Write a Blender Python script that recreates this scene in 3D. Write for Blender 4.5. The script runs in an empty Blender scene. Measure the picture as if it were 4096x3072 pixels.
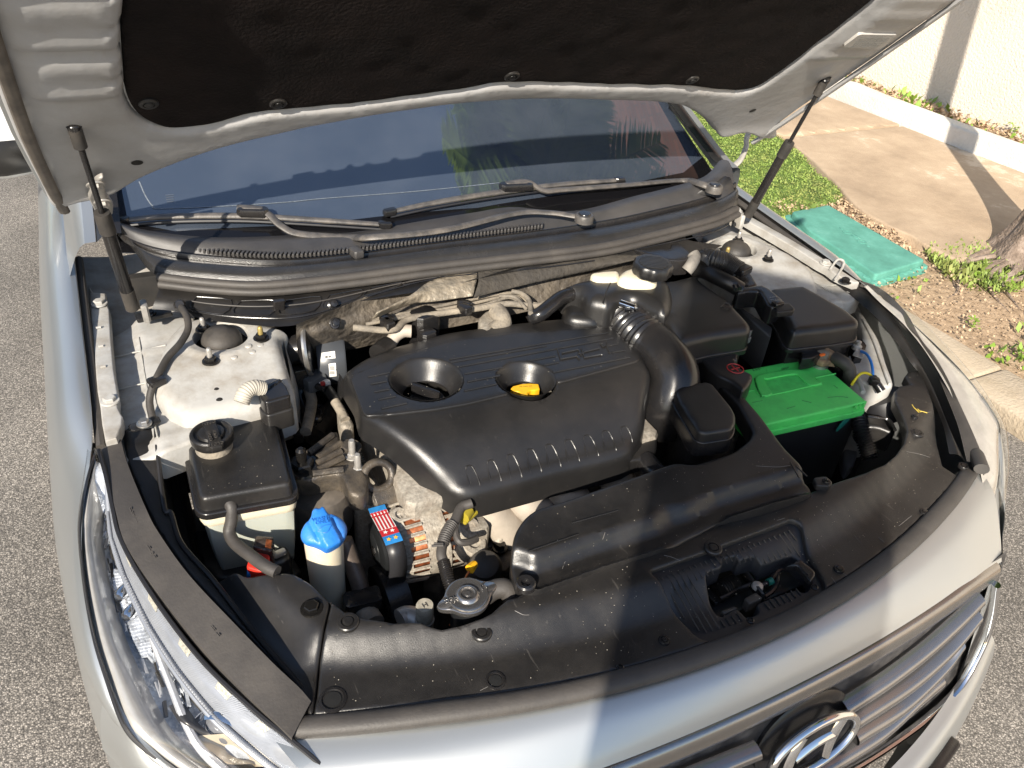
import bpy, bmesh, math, random
import numpy as np
from mathutils import Vector, Matrix, noise
from mathutils.geometry import delaunay_2d_cdt
random.seed(7)
SC = bpy.context.scene
COL = SC.collection
# ------------------------------------------------------------------ camera
CX, CY, CZ = -0.66606, -0.20425, 1.62726
YAW, PITCH, ROLL = math.radians(29.464), math.radians(35.5936), math.radians(5.3651)
FPX = 1647.593 * 4096 / 2212          # focal length in pixels of a 4096 px wide picture
def cam_axes():
    f = Vector((math.sin(YAW)*math.cos(PITCH), math.cos(YAW)*math.cos(PITCH), -math.sin(PITCH)))
    r = Vector((math.cos(YAW), -math.sin(YAW), 0)); u = r.cross(f)
    c, s = math.cos(ROLL), math.sin(ROLL)
    return c*r + s*u, -s*r + c*u, f
RX, UY, FZ = cam_axes()
cd = bpy.data.cameras.new('camera'); cam = bpy.data.objects.new('camera', cd); COL.objects.link(cam)
cam.matrix_world = Matrix(((RX.x, UY.x, -FZ.x, CX), (RX.y, UY.y, -FZ.y, CY), (RX.z, UY.z, -FZ.z, CZ), (0, 0, 0, 1)))
cd.sensor_fit = 'HORIZONTAL'; cd.sensor_width = 36; cd.lens = 36*FPX/4096
cd.clip_start = 0.02; cd.clip_end = 800
SC.camera = cam
# ------------------------------------------------------------------ light
SUN_AZ, SUN_EL = 43.0, 32.0           # azimuth the light travels towards (from +Y to +X), elevation
wd = bpy.data.worlds.new('World'); SC.world = wd; wd.use_nodes = True
wn = wd.node_tree; bg = wn.nodes['Background']
sky = wn.nodes.new('ShaderNodeTexSky'); sky.sky_type = 'NISHITA'; sky.sun_disc = False
sky.sun_elevation = math.radians(SUN_EL); sky.sun_rotation = math.radians(SUN_AZ + 180)
sky.air_density = 1.0; sky.dust_density = 0.8; sky.ozone_density = 1.1
wn.links.new(sky.outputs[0], bg.inputs[0]); bg.inputs[1].default_value = 0.11
sl = bpy.data.lights.new('sun', 'SUN'); sun = bpy.data.objects.new('sun', sl); COL.objects.link(sun)
sl.energy = 5.0; sl.angle = math.radians(0.5); sl.color = (1.0, 0.915, 0.79)
az, el = math.radians(SUN_AZ), math.radians(SUN_EL)
SUND = Vector((math.sin(az)*math.cos(el), math.cos(az)*math.cos(el), -math.sin(el)))
sun.rotation_euler = SUND.to_track_quat('-Z', 'Y').to_euler()
sun.location = (-6, -6, 8)
SC.view_settings.view_transform = 'Standard'; SC.view_settings.look = 'None'
SC.view_settings.exposure = 0.90; SC.view_settings.gamma = 1; SC.view_settings.use_curve_mapping = False
SC.cycles.max_bounces = 8
# ------------------------------------------------------------------ pixel of the survey crops -> point in the place
CROP = {'o': (4096/2212, 0, 0)}
for i in range(9):
    CROP[str(i+1)] = (1400/2212, (0, 1300, 2696)[i % 3], (0, 1000, 2022)[i//3])
for k_, ox_, oy_ in (('A', 1100, 1150), ('B', 600, 1650), ('C', 1350, 1850), ('D', 2500, 2000), ('E', 1900, 950),
                     ('F', 2700, 1000), ('G', 350, 2300), ('H', 2900, 2397)):
    CROP[k_] = (900/2212, ox_, oy_)
def ray(t, x, y):
    s, ox, oy = CROP[t]
    a, b = (x*s + ox - 2048)/FPX, -(y*s + oy - 1536)/FPX
    return RX*a + UY*b + FZ
CAMP = Vector((CX, CY, CZ))
def P(t, x, y, z):
    """point at height z (number or function of x, y)"""
    d = ray(t, x, y)
    if callable(z):
        zz = 0.8
        for _ in range(12):
            q = CAMP + d*((zz - CZ)/d.z); zz = 0.5*zz + 0.5*z(q.x, q.y)
        return q
    return CAMP + d*((z - CZ)/d.z)
def PY(t, x, y, Y):
    d = ray(t, x, y); return CAMP + d*((Y - CY)/d.y)
def PX(t, x, y, X):
    d = ray(t, x, y); return CAMP + d*((X - CX)/d.x)
class Frame:
    def __init__(s, o, u, v):
        s.o, s.u, s.v = Vector(o), Vector(u).normalized(), Vector(v).normalized()
        s.w = s.u.cross(s.v).normalized(); s.v = s.w.cross(s.u)
    def pt(s, t, x, y, w=0):
        d = ray(t, x, y); q = CAMP + d*(((s.o + s.w*w - CAMP).dot(s.w))/d.dot(s.w)) - s.o
        return (q.dot(s.u), q.dot(s.v))
    def wd(s, u, v, w): return s.o + s.u*u + s.v*v + s.w*w
def L(t, pts, z): return [P(t, x, y, z) for x, y in pts]
def XY(ps): return [(p[0], p[1]) for p in ps]
# ------------------------------------------------------------------ objects
def tag(o, label=None, cat=None, group=None, kind=None):
    for k, v in (('label', label), ('category', cat), ('group', group), ('kind', kind)):
        if v: o[k] = v
    return o
def thing(name, label, cat, loc=(0, 0, 0), group=None):
    o = bpy.data.objects.new(name, None); COL.objects.link(o); o.location = loc; o.empty_display_size = .05
    tag(o, label, cat, group); return o
def root_of(o):
    v = Vector((0, 0, 0))
    while o is not None: v += o.location; o = o.parent
    return v
def mesh_obj(name, verts, faces, mat, parent=None, smooth=True, loc=None, sharp=None):
    me = bpy.data.meshes.new(name)
    off = root_of(parent) if parent else Vector(loc or (0, 0, 0))
    vs = np.array([tuple(v) for v in verts], dtype=float) - np.array(off)
    me.from_pydata(vs.tolist(), [], [tuple(f) for f in faces])
    if mat: me.materials.append(mat)
    me.update()
    if smooth:
        me.polygons.foreach_set('use_smooth', [True]*len(me.polygons))
        me.set_sharp_from_angle(angle=math.radians(sharp or 38))
    o = bpy.data.objects.new(name, me); COL.objects.link(o)
    if parent: o.parent = parent
    elif loc: o.location = loc
    return o
def copy_tree(o, parent=None):
    c = o.copy(); COL.objects.link(c); c.parent = parent
    for ch in list(o.children): copy_tree(ch, c)
    return c
class MB:
    """collects shapes that become ONE mesh"""
    def __init__(s): s.v, s.f = [], []
    def add(s, v, f):
        n = len(s.v); s.v += [Vector(p) for p in v]; s.f += [tuple(i+n for i in q) for q in f]; return s
    def put(s, name, mat, parent=None, **k): return mesh_obj(name, s.v, s.f, mat, parent, **k)
def box_vf(c, u, v, w, b=0.0):
    """box with centre c and half axes u, v, w (vectors); b chamfers the w edges"""
    c, u, v, w = Vector(c), Vector(u), Vector(v), Vector(w)
    if b <= 0:
        vs = [c + u*i + v*j + w*k for k in (-1, 1) for i, j in ((-1, -1), (1, -1), (1, 1), (-1, 1))]
        return vs, [(3, 2, 1, 0), (4, 5, 6, 7), (0, 1, 5, 4), (1, 2, 6, 5), (2, 3, 7, 6), (3, 0, 4, 7)]
    un, vn, wn_ = u.normalized()*b, v.normalized()*b, w.normalized()*b
    vs = []
    def ring(ins, k):
        uu, vv = u - un*ins, v - vn*ins; q = b
        for a, bb, du, dv in ((-1, -1, 0, 1), (-1, -1, 1, 0), (1, -1, -1, 0), (1, -1, 0, 1), (1, 1, 0, -1), (1, 1, -1, 0), (-1, 1, 1, 0), (-1, 1, 0, -1)):
            vs.append(c + uu*a + vv*bb + un*du + vn*dv + k)
    ring(.9, -w); ring(.25, -w + wn_*.3); ring(0, -w + wn_); ring(0, w - wn_); ring(.25, w - wn_*.3); ring(.9, w)
    fs = [tuple(range(7, -1, -1)), tuple(range(40, 48))]
    for r in range(5):
        for i in range(8): fs.append((r*8+i, r*8+(i+1) % 8, r*8+8+(i+1) % 8, r*8+8+i))
    return vs, fs
def catmull(pts, n=8, closed=False):
    P_ = [Vector(p) for p in pts]; m = len(P_); out = []
    if m < 3 and not closed: return [P_[0].lerp(P_[-1], i/n) for i in range(n+1)]
    segs = m if closed else m-1
    for i in range(segs):
        p1, p2 = P_[i % m], P_[(i+1) % m]
        p0 = P_[(i-1) % m] if closed or i > 0 else p1*2 - p2
        p3 = P_[(i+2) % m] if closed or i < m-2 else p2*2 - p1
        for j in range(n):
            t = j/n; t2, t3 = t*t, t*t*t
            out.append(0.5*((2*p1) + (p2-p0)*t + (2*p0-5*p1+4*p2-p3)*t2 + (3*p1-p0-3*p2+p3)*t3))
    if not closed: out.append(P_[-1].copy())
    return out
def resample(pts, n):
    pts = [Vector(p) for p in pts]; d = [0]
    for a, b in zip(pts, pts[1:]): d.append(d[-1] + (b-a).length)
    out, j = [], 0
    for i in range(n):
        s = d[-1]*i/(n-1)
        while j < len(d)-2 and d[j+1] < s: j += 1
        out.append(pts[j].lerp(pts[j+1], (s-d[j])/max(1e-9, d[j+1]-d[j])))
    return out
def tube_vf(pts, r, n=12, cap=True, smooth=6, flat=None):
    """tube along pts; r number or function of 0..1; flat scales the second axis"""
    c = catmull(pts, smooth) if smooth else [Vector(p) for p in pts]
    m = len(c); vs, fs = [], []
    t = (c[1]-c[0]).normalized(); a = t.orthogonal().normalized() if abs(t.z) > .98 else t.cross(Vector((0, 0, 1))).normalized()
    for i in range(m):
        t = (c[min(i+1, m-1)] - c[max(i-1, 0)]).normalized()
        a = (a - t*a.dot(t)).normalized(); b = t.cross(a)
        rr = r(i/(m-1)) if callable(r) else r
        for k in range(n):
            an = 2*math.pi*k/n; vs.append(c[i] + a*(rr*math.cos(an)) + b*(rr*(flat or 1)*math.sin(an)))
    for i in range(m-1):
        for k in range(n): fs.append((i*n+k, i*n+(k+1) % n, (i+1)*n+(k+1) % n, (i+1)*n+k))
    if cap: fs += [tuple(range(n-1, -1, -1)), tuple(range((m-1)*n, m*n))]
    return vs, fs
def tube(name, pts, r, mat, parent=None, **k):
    kw = {q: k.pop(q) for q in ('n', 'cap', 'smooth', 'flat') if q in k}
    v, f = tube_vf(pts, r, **kw); return mesh_obj(name, v, f, mat, parent, **k)
def lathe_vf(prof, c, axis=(0, 0, 1), n=32, sx=1.0, sy=1.0, a0=0.0, ref=None, wob=None, caps=True):
    """profile [(r, h)] turned round axis at c"""
    c, w = Vector(c), Vector(axis).normalized()
    u = Vector(ref) if ref else (w.orthogonal() if abs(w.z) < .99 else Vector((1, 0, 0)))
    u = (u - w*u.dot(w)).normalized(); v = w.cross(u)
    vs, fs, m = [], [], len(prof)
    for r, h in prof:
        for k in range(n):
            an = 2*math.pi*k/n + a0; q = r*(wob(an) if wob else 1)
            vs.append(c + u*(q*sx*math.cos(an)) + v*(q*sy*math.sin(an)) + w*h)
    for i in range(m-1):
        for k in range(n): fs.append((i*n+k, i*n+(k+1) % n, (i+1)*n+(k+1) % n, (i+1)*n+k))
    if caps and prof[0][0] > 1e-6: fs.append(tuple(range(n-1, -1, -1)))
    if caps and prof[-1][0] > 1e-6: fs.append(tuple(range((m-1)*n, m*n)))
    return vs, fs
def lathe(name, prof, c, mat, parent=None, axis=(0, 0, 1), **k):
    kw = {q: k.pop(q) for q in ('n', 'sx', 'sy', 'a0', 'ref', 'wob', 'caps') if q in k}
    v, f = lathe_vf(prof, c, axis, **kw); return mesh_obj(name, v, f, mat, parent, **k)
def loft_vf(rows, n=24, sub=4, smooth_rows=True, smooth_cols=True):
    """grid through rows of 3-D points"""
    R_ = [resample(catmull(r, 6) if smooth_cols and len(r) > 2 else [Vector(p) for p in r], n) for r in rows]
    cols = [catmull([R_[i][j] for i in range(len(R_))], sub) if smooth_rows and len(R_) > 2 else [R_[i][j] for i in range(len(R_))] for j in range(n)]
    m = len(cols[0]); vs = [cols[j][i] for i in range(m) for j in range(n)]
    fs = [(i*n+j, i*n+j+1, (i+1)*n+j+1, (i+1)*n+j) for i in range(m-1) for j in range(n-1)]
    return vs, fs
def loft(name, rows, mat, parent=None, thick=0.0, flip=False, **k):
    kw = {q: k.pop(q) for q in ('n', 'sub', 'smooth_rows', 'smooth_cols') if q in k}
    v, f = loft_vf(rows, **kw)
    if flip: f = [q[::-1] for q in f]
    o = mesh_obj(name, v, f, mat, parent, **k)
    if thick:
        m = o.modifiers.new('s', 'SOLIDIFY'); m.thickness = abs(thick); m.offset = -1 if thick > 0 else 1
    return o
# ---- polygons
def pdist(pts, poly):
    """distance of each point to the closed polygon"""
    a = np.array(poly); b = np.roll(a, -1, 0); p = np.array(pts)[:, None, :]
    ab = b-a; t = np.clip(((p-a)*ab).sum(2)/np.maximum((ab*ab).sum(1), 1e-12), 0, 1)
    return np.sqrt((((a + t[..., None]*ab) - p)**2).sum(2)).min(1)
def pin(pts, poly):
    p = np.array(pts); x, y = p[:, 0], p[:, 1]; r = np.zeros(len(p), bool); n = len(poly); j = n-1
    for i in range(n):
        xi, yi = poly[i]; xj, yj = poly[j]
        if yi != yj: r ^= ((yi > y) != (yj > y)) & (x < (xj-xi)*(y-yi)/(yj-yi) + xi)
        j = i
    return r
def ccw(poly):
    a = sum(p[0]*q[1] - q[0]*p[1] for p, q in zip(poly, poly[1:] + poly[:1]))
    return poly if a > 0 else poly[::-1]
def dense(poly, step):
    out = []
    for p, q in zip(poly, poly[1:] + poly[:1]):
        l = math.hypot(q[0]-p[0], q[1]-p[1])
        if l < 1e-7: continue
        k = max(1, int(l/step + .5)); out += [(p[0]+(q[0]-p[0])*i/k, p[1]+(q[1]-p[1])*i/k) for i in range(k)]
    return out
def rounded(poly, r, seg=5):
    """corners of a polygon rounded with radius r"""
    out = []; n = len(poly)
    for i in range(n):
        a, b, c = Vector(poly[i-1][:2]), Vector(poly[i][:2]), Vector(poly[(i+1) % n][:2])
        u, v = a-b, c-b; k = min(r, u.length*.48, v.length*.48)
        s, e = b + u.normalized()*k, b + v.normalized()*k
        for j in range(seg+1):
            t = j/seg; q = s*(1-t)**2 + b*(2*t*(1-t)) + e*t*t; out.append((q.x, q.y))
    return out
def smoothpoly(poly, n=6): return [(p.x, p.y) for p in catmull([Vector((p[0], p[1], 0)) for p in poly], n, True)]
def inset(poly, d):
    n = len(poly); out = []
    for i in range(n):
        a, b, c = poly[i-1], poly[i], poly[(i+1) % n]
        tx, ty = c[0]-a[0], c[1]-a[1]; l = math.hypot(tx, ty) or 1e-9
        out.append((b[0] - ty/l*d, b[1] + tx/l*d))
    return out
def slab_vf(poly, zt, zb, r=0.004, holes=(), step=0.012, flare=0.0, hr=0.0, bottom=False, T=None, hdepth=None, nr=4):
    """solid lid: top zt(x,y), edge rounded with radius r, walls down to zb; poly must be a closed xy outline"""
    poly = dense(ccw([tuple(p[:2]) for p in poly]), step)
    holes = [dense(ccw([tuple(p[:2]) for p in h]), step*.6) for h in holes]
    ztf = zt if callable(zt) else (lambda x, y: zt)
    zbf = zb if callable(zb) else (lambda x, y: zb)
    pts, edges = list(poly), [(i, (i+1) % len(poly)) for i in range(len(poly))]
    for h in holes:
        n0 = len(pts); pts += h; edges += [(n0+i, n0+(i+1) % len(h)) for i in range(len(h))]
    extra = []
    if r > 0:
        for q in range(1, nr+1):
            extra += inset(poly, r*(1-math.cos(math.pi/2*q/nr)))
    for h in holes:
        if hr > 0:
            for q in (.15, .5, 1.0): extra += inset(h, -hr*q)
    xs, ys = [p[0] for p in poly], [p[1] for p in poly]
    gx, gy = np.meshgrid(np.arange(min(xs)+step*.37, max(xs), step), np.arange(min(ys)+step*.41, max(ys), step))
    g = np.stack([gx.ravel(), gy.ravel()], 1)
    if len(g):
        ok = pin(g, poly); g = g[ok]
    if len(g):
        d = pdist(g, poly); g = g[d > max(r*1.15, step*.4)]
    if len(extra):
        e = np.array(extra); ok = pin(e, poly); e = e[ok]
        if r > 0 and len(e): e = e[pdist(e, poly) > r*.02]
        g = np.concatenate([g, e]) if len(g) else e
    for h in holes:
        if len(g): g = g[(~pin(g, h)) & (pdist(g, h) > step*.1 + hr*.1)]
    pts += [tuple(q) for q in g]
    vo, eo, fo, ov, oe, of = delaunay_2d_cdt([Vector(p) for p in pts], edges, [], 0, 1e-6)
    vv = np.array([(p.x, p.y) for p in vo]); cen = np.array([vv[list(f)].mean(0) for f in fo])
    keep = pin(cen, poly)
    for h in holes: keep &= ~pin(cen, h)
    d = pdist(vv, poly)
    z = np.array([ztf(x, y) for x, y in vv])
    if r > 0:
        dd = np.clip(d, 0, r); z = z - (r - np.sqrt(np.maximum(0, r*r - (r-dd)**2)))
    for h in holes:
        if hr > 0:
            dd = np.clip(pdist(vv, h), 0, hr); z = z - (hr - np.sqrt(np.maximum(0, hr*hr - (hr-dd)**2)))
    vs = [Vector((x, y, zz)) for (x, y), zz in zip(vv, z)]
    fs = []
    for f, k in zip(fo, keep):
        if k:
            a, b, c = [vv[i] for i in f[:3]]
            fs.append(tuple(f) if (b[0]-a[0])*(c[1]-a[1]) - (b[1]-a[1])*(c[0]-a[0]) > 0 else tuple(f[::-1]))
    # walls from the boundary edges
    cnt = {}
    for f in fs:
        for a, b in zip(f, f[1:] + f[:1]): cnt[(a, b)] = cnt.get((a, b), 0) + 1
    bnd = [(a, b) for (a, b) in cnt if (b, a) not in cnt]
    nxt = {a: b for a, b in bnd}; prv = {b: a for a, b in bnd}
    low = {}
    hp = [pdist(vv, h) < 1e-5 for h in holes]
    for a in nxt:
        x, y = vv[a]; ishole = any(q[a] for q in hp)
        fl = 0 if ishole else flare
        p0, p1 = vv[prv.get(a, a)], vv[nxt[a]]; tx, ty = p1-p0; l = math.hypot(tx, ty) or 1e-9
        bx, by = x + ty/l*fl, y - tx/l*fl
        zz = (vs[a].z - hdepth) if (ishole and hdepth) else min(zbf(x, y), vs[a].z - 1e-4)
        low[a] = len(vs); vs.append(Vector((bx, by, zz)))
    for a, b in bnd: fs.append((b, a, low[a], low[b]))
    if T: vs = [T(v.x, v.y, v.z) for v in vs]
    return vs, fs
def slab(name, poly, zt, zb, mat, parent=None, **k):
    kw = {q: k.pop(q) for q in ('r', 'holes', 'step', 'flare', 'hr', 'T', 'hdepth', 'nr') if q in k}
    v, f = slab_vf(poly, zt, zb, **kw); return mesh_obj(name, v, f, mat, parent, **k)
def circle(c, rx, ry=None, n=28, rot=0):
    ry = ry or rx; ca, sa = math.cos(rot), math.sin(rot)
    return [(c[0] + rx*math.cos(t)*ca - ry*math.sin(t)*sa, c[1] + rx*math.cos(t)*sa + ry*math.sin(t)*ca) for t in [2*math.pi*i/n for i in range(n)]]
def ring_from(t, pts, z): return XY(L(t, pts, z))
# ------------------------------------------------------------------ materials
def nodes_of(m): m.use_nodes = True; return m.node_tree.nodes, m.node_tree.links
def M(name, col, rough=.5, metal=0.0, var=.12, vs=14., bump=0.0, bs=600., dust=None, coat=0.0, spec=.5, trans=0.0, ior=1.5,
      sss=0.0, rv=.0, emit=None, bd=4.0, scratch=0.0, anis=None, coatr=.03):
    m = bpy.data.materials.new(name); N, K = nodes_of(m); b = N['Principled BSDF']
    b.inputs['Roughness'].default_value = rough; b.inputs['Metallic'].default_value = metal
    b.inputs['Coat Weight'].default_value = coat; b.inputs['Coat Roughness'].default_value = coatr
    b.inputs['Specular IOR Level'].default_value = spec; b.inputs['IOR'].default_value = ior
    b.inputs['Transmission Weight'].default_value = trans
    if sss: b.inputs['Subsurface Weight'].default_value = sss; b.inputs['Subsurface Radius'].default_value = (.02, .015, .01)
    tc = N.new('ShaderNodeTexCoord')
    no = N.new('ShaderNodeTexNoise'); no.inputs['Scale'].default_value = vs; no.inputs['Detail'].default_value = bd; no.inputs['Roughness'].default_value = .6
    K.new(tc.outputs['Object'], no.inputs['Vector'])
    mr = N.new('ShaderNodeMapRange'); mr.inputs['From Min'].default_value = .3; mr.inputs['From Max'].default_value = .7
    mr.inputs['To Min'].default_value = 1-var; mr.inputs['To Max'].default_value = 1+var; K.new(no.outputs['Fac'], mr.inputs['Value'])
    mx = N.new('ShaderNodeMix'); mx.data_type = 'RGBA'; mx.blend_type = 'MULTIPLY'; mx.inputs['Factor'].default_value = 1
    mx.inputs['A'].default_value = (*col, 1); K.new(mr.outputs[0], mx.inputs['B']); out = mx.outputs['Result']
    if dust:
        dc, amt, ds = dust
        n2 = N.new('ShaderNodeTexNoise'); n2.inputs['Scale'].default_value = ds; n2.inputs['Detail'].default_value = 8; n2.inputs['Roughness'].default_value = .68
        K.new(tc.outputs['Object'], n2.inputs['Vector'])
        r2 = N.new('ShaderNodeMapRange'); r2.inputs['From Min'].default_value = .42; r2.inputs['From Max'].default_value = .68
        r2.inputs['To Min'].default_value = amt*.15; r2.inputs['To Max'].default_value = amt; K.new(n2.outputs['Fac'], r2.inputs['Value'])
        m2 = N.new('ShaderNodeMix'); m2.data_type = 'RGBA'; m2.inputs['B'].default_value = (*dc, 1)
        K.new(r2.outputs[0], m2.inputs['Factor']); K.new(out, m2.inputs['A']); out = m2.outputs['Result']
        r3 = N.new('ShaderNodeMapRange'); r3.inputs['To Min'].default_value = rough; r3.inputs['To Max'].default_value = min(1, rough+.35)
        K.new(r2.outputs[0], r3.inputs['Value']); K.new(r3.outputs[0], b.inputs['Roughness'])
    if scratch:
        vo = N.new('ShaderNodeTexNoise'); vo.inputs['Scale'].default_value = 160; vo.inputs['Detail'].default_value = 2
        mp = N.new('ShaderNodeMapping'); mp.inputs['Scale'].default_value = (1, .12, 1); mp.inputs['Rotation'].default_value = (0, 0, .7)
        K.new(tc.outputs['Object'], mp.inputs['Vector']); K.new(mp.outputs[0], vo.inputs['Vector'])
        r4 = N.new('ShaderNodeMapRange'); r4.inputs['From Min'].default_value = .70; r4.inputs['From Max'].default_value = .74; r4.inputs['To Max'].default_value = scratch
        K.new(vo.outputs['Fac'], r4.inputs['Value'])
        m3 = N.new('ShaderNodeMix'); m3.data_type = 'RGBA'; m3.inputs['B'].default_value = (.25, .23, .2, 1)
        K.new(r4.outputs[0], m3.inputs['Factor']); K.new(out, m3.inputs['A']); out = m3.outputs['Result']
    K.new(out, b.inputs['Base Color'])
    if bump:
        n3 = N.new('ShaderNodeTexNoise'); n3.inputs['Scale'].default_value = bs; n3.inputs['Detail'].default_value = 3
        K.new(tc.outputs['Object'], n3.inputs['Vector'])
        bn = N.new('ShaderNodeBump'); bn.inputs['Strength'].default_value = bump; bn.inputs['Distance'].default_value = .4/bs
        K.new(n3.outputs['Fac'], bn.inputs['Height']); K.new(bn.outputs[0], b.inputs['Normal'])
        if coat: K.new(bn.outputs[0], b.inputs['Coat Normal']) if coat < 0 else None
    if emit: b.inputs['Emission Color'].default_value = (*emit[0], 1); b.inputs['Emission Strength'].default_value = emit[1]
    return m
DUST = (.22, .17, .12)
m_plastic = M('textured black plastic', (.010, .0098, .010), .29, var=.15, bump=.5, bs=850, dust=((.058, .051, .044), .30, 9), scratch=.06)
m_cover = M('engine cover plastic', (.013, .0128, .013), .29, var=.12, bump=.55, bs=950, dust=((.050, .043, .037), .20, 7), scratch=.04)
m_shield = M('dusty black shield plastic', (.012, .0115, .0115), .31, var=.2, bump=.6, bs=950, dust=((.062, .055, .047), .34, 6), scratch=.10)
m_gloss = M('gloss black plastic', (.010, .010, .011), .22, var=.1, bump=.15, bs=500, dust=((.08, .065, .05), .16, 12))
m_rubber = M('black rubber', (.022, .021, .020), .55, var=.2, bump=.3, bs=300, dust=((.12, .10, .08), .35, 18))
m_greyrub = M('weathered grey rubber', (.042, .038, .035), .55, var=.15, bump=.25, bs=300, dust=((.10, .088, .075), .35, 16))
m_darkrub = M('shadowed rubber', (.012, .012, .014), .5, var=.2)
m_paint = M('pearl white paint', (.70, .70, .685), .30, var=.015, vs=3, coat=1.0, bump=.03, bs=1500, spec=.5)
m_silver = M('silver metallic paint', (.50, .515, .51), .42, metal=.8, var=.03, vs=3, coat=.5, bump=.10, bs=1500, coatr=.05)
m_inner = M('matt inner body paint', (.42, .415, .395), .45, var=.10, vs=9, bump=.12, bs=60, dust=((.20, .165, .12), .70, 17), coat=.2, coatr=.3)
m_hoodin = M('inner hood paint', (.37, .37, .372), .40, var=.06, vs=7, bump=.1, bs=40, dust=((.20, .18, .155), .45, 7), coat=.25, coatr=.3)
m_edge = M('dark hem', (.10, .085, .07), .6, var=.4, vs=30)  # darker mottled colour, used along one bonnet edge only
m_felt = M('black felt insulation', (.0070, .0056, .0055), .93, var=.4, vs=20, bump=1.0, bs=190, dust=((.021, .014, .012), .5, 7), spec=.15)
m_heat = M('foil and felt heat shield', (.028, .025, .023), .5, var=.5, vs=18, bump=1.0, bs=60, dust=((.24, .20, .15), .65, 8), metal=.2)
m_foil = M('dusty foil', (.27, .24, .19), .38, metal=.35, var=.35, vs=40, bump=1.0, bs=45, dust=((.30, .24, .17), .6, 20))
m_dusty = M('dust caked hose', (.13, .115, .095), .75, var=.4, vs=60, bump=.8, bs=200, dust=((.34, .29, .22), .8, 25))
m_alu = M('cast aluminium with dust', (.34, .31, .26), .58, metal=.25, var=.35, vs=150, bump=1.0, bs=300, dust=((.20, .16, .12), .7, 40))
m_alud = M('dark oily casting', (.035, .032, .030), .35, metal=.3, var=.4, vs=60, bump=.9, bs=350, dust=((.25, .20, .14), .45, 22))
m_runner = M('sandy manifold casting', (.38, .335, .28), .62, metal=.15, var=.1, vs=60, bump=.7, bs=600, dust=((.36, .30, .24), .4, 14))
m_copper = M('copper winding', (.55, .20, .09), .35, metal=.9, var=.5, vs=90)
m_steel = M('plain steel', (.45, .44, .42), .35, metal=.9, var=.15, vs=50, bump=.1, bs=300)
m_zinc = M('pale zinc', (.42, .40, .37), .45, metal=.6, var=.15, vs=60)
m_chrome = M('chrome', (.78, .78, .79), .06, metal=1.0, var=.02)
m_satin = M('satin chrome', (.36, .345, .33), .24, metal=.9, var=.05, vs=20)
m_slat = M('smoked satin slat', (.30, .29, .285), .22, metal=.85, var=.05, vs=20, coat=.3)
m_grille = M('grille black', (.018, .018, .02), .4, var=.3, vs=60, dust=((.16, .15, .14), .5, 40))
m_bolt = M('oiled black bolt', (.03, .028, .026), .25, metal=.7, var=.3)
m_cream = M('cream translucent tank', (.66, .60, .46), .38, var=.05, sss=.35, dust=((.42, .35, .25), .35, 8))
m_tank = M('grey white tank with coolant', (.40, .42, .37), .35, var=.06, sss=.3, vs=5)
m_blue = M('blue washer cap', (.012, .17, .58), .42, var=.1, bump=.3, bs=120, dust=((.16, .22, .3), .35, 20))
m_green = M('green battery top', (.075, .66, .12), .45, var=.08, vs=10, bump=.25, bs=500, dust=((.05, .22, .07), .45, 12))
m_brassn = M('yellow passivated stud', (.38, .29, .10), .4, metal=.5)
m_darkcase = M('black battery case', (.012, .013, .014), .35, var=.2)
m_yellow = M('yellow dipstick plastic', (.80, .42, .01), .4, var=.08, dust=((.25, .13, .03), .35, 60))
m_yel2 = M('yellow wire', (.75, .60, .01), .35)
m_wblue = M('blue wire', (.02, .20, .62), .35)
m_wwhite = M('white wire', (.7, .68, .62), .4)
m_red = M('red connector', (.52, .030, .018), .4, var=.1)
m_redm = M('red mark', (.35, .02, .02), .5)
m_smoke = M('smoked clear relay', (.045, .035, .03), .12, var=.5, vs=70)
m_label = M('white label', (.72, .71, .68), .5, var=.04)
m_ink = M('black ink', (.02, .02, .02), .6)
m_grink = M('grey ink', (.25, .25, .24), .6)
m_belt = M('belt band', (.02, .02, .022), .4)
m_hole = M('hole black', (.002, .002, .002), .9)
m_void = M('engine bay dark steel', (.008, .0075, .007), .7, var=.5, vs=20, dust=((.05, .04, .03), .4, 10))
m_orange = M('orange plastic', (.8, .15, .02), .4)
m_copperw = M('orange wire', (.42, .12, .04), .4)
m_teal = M('teal tape', (.01, .12, .09), .4)
m_brass = M('corroded clamp', (.30, .20, .12), .5, metal=.5, var=.5, vs=120, bump=.8, bs=200, dust=((.4, .33, .25), .5, 50))
m_wiper = M('weathered wiper arm', (.055, .053, .052), .42, metal=.1, var=.3, vs=35, bump=.3, bs=200, dust=((.22, .19, .16), .5, 30))
m_cowl = M('cowl plastic', (.020, .0195, .0195), .24, var=.1, bump=.9, bs=650, dust=((.10, .09, .08), .15, 10))
m_cowlg = M('weathered cowl plastic', (.036, .035, .036), .42, var=.2, vs=20, bump=.6, bs=900, dust=((.10, .09, .08), .3, 9))
m_tyre = M('tyre', (.02, .02, .02), .8)
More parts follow.
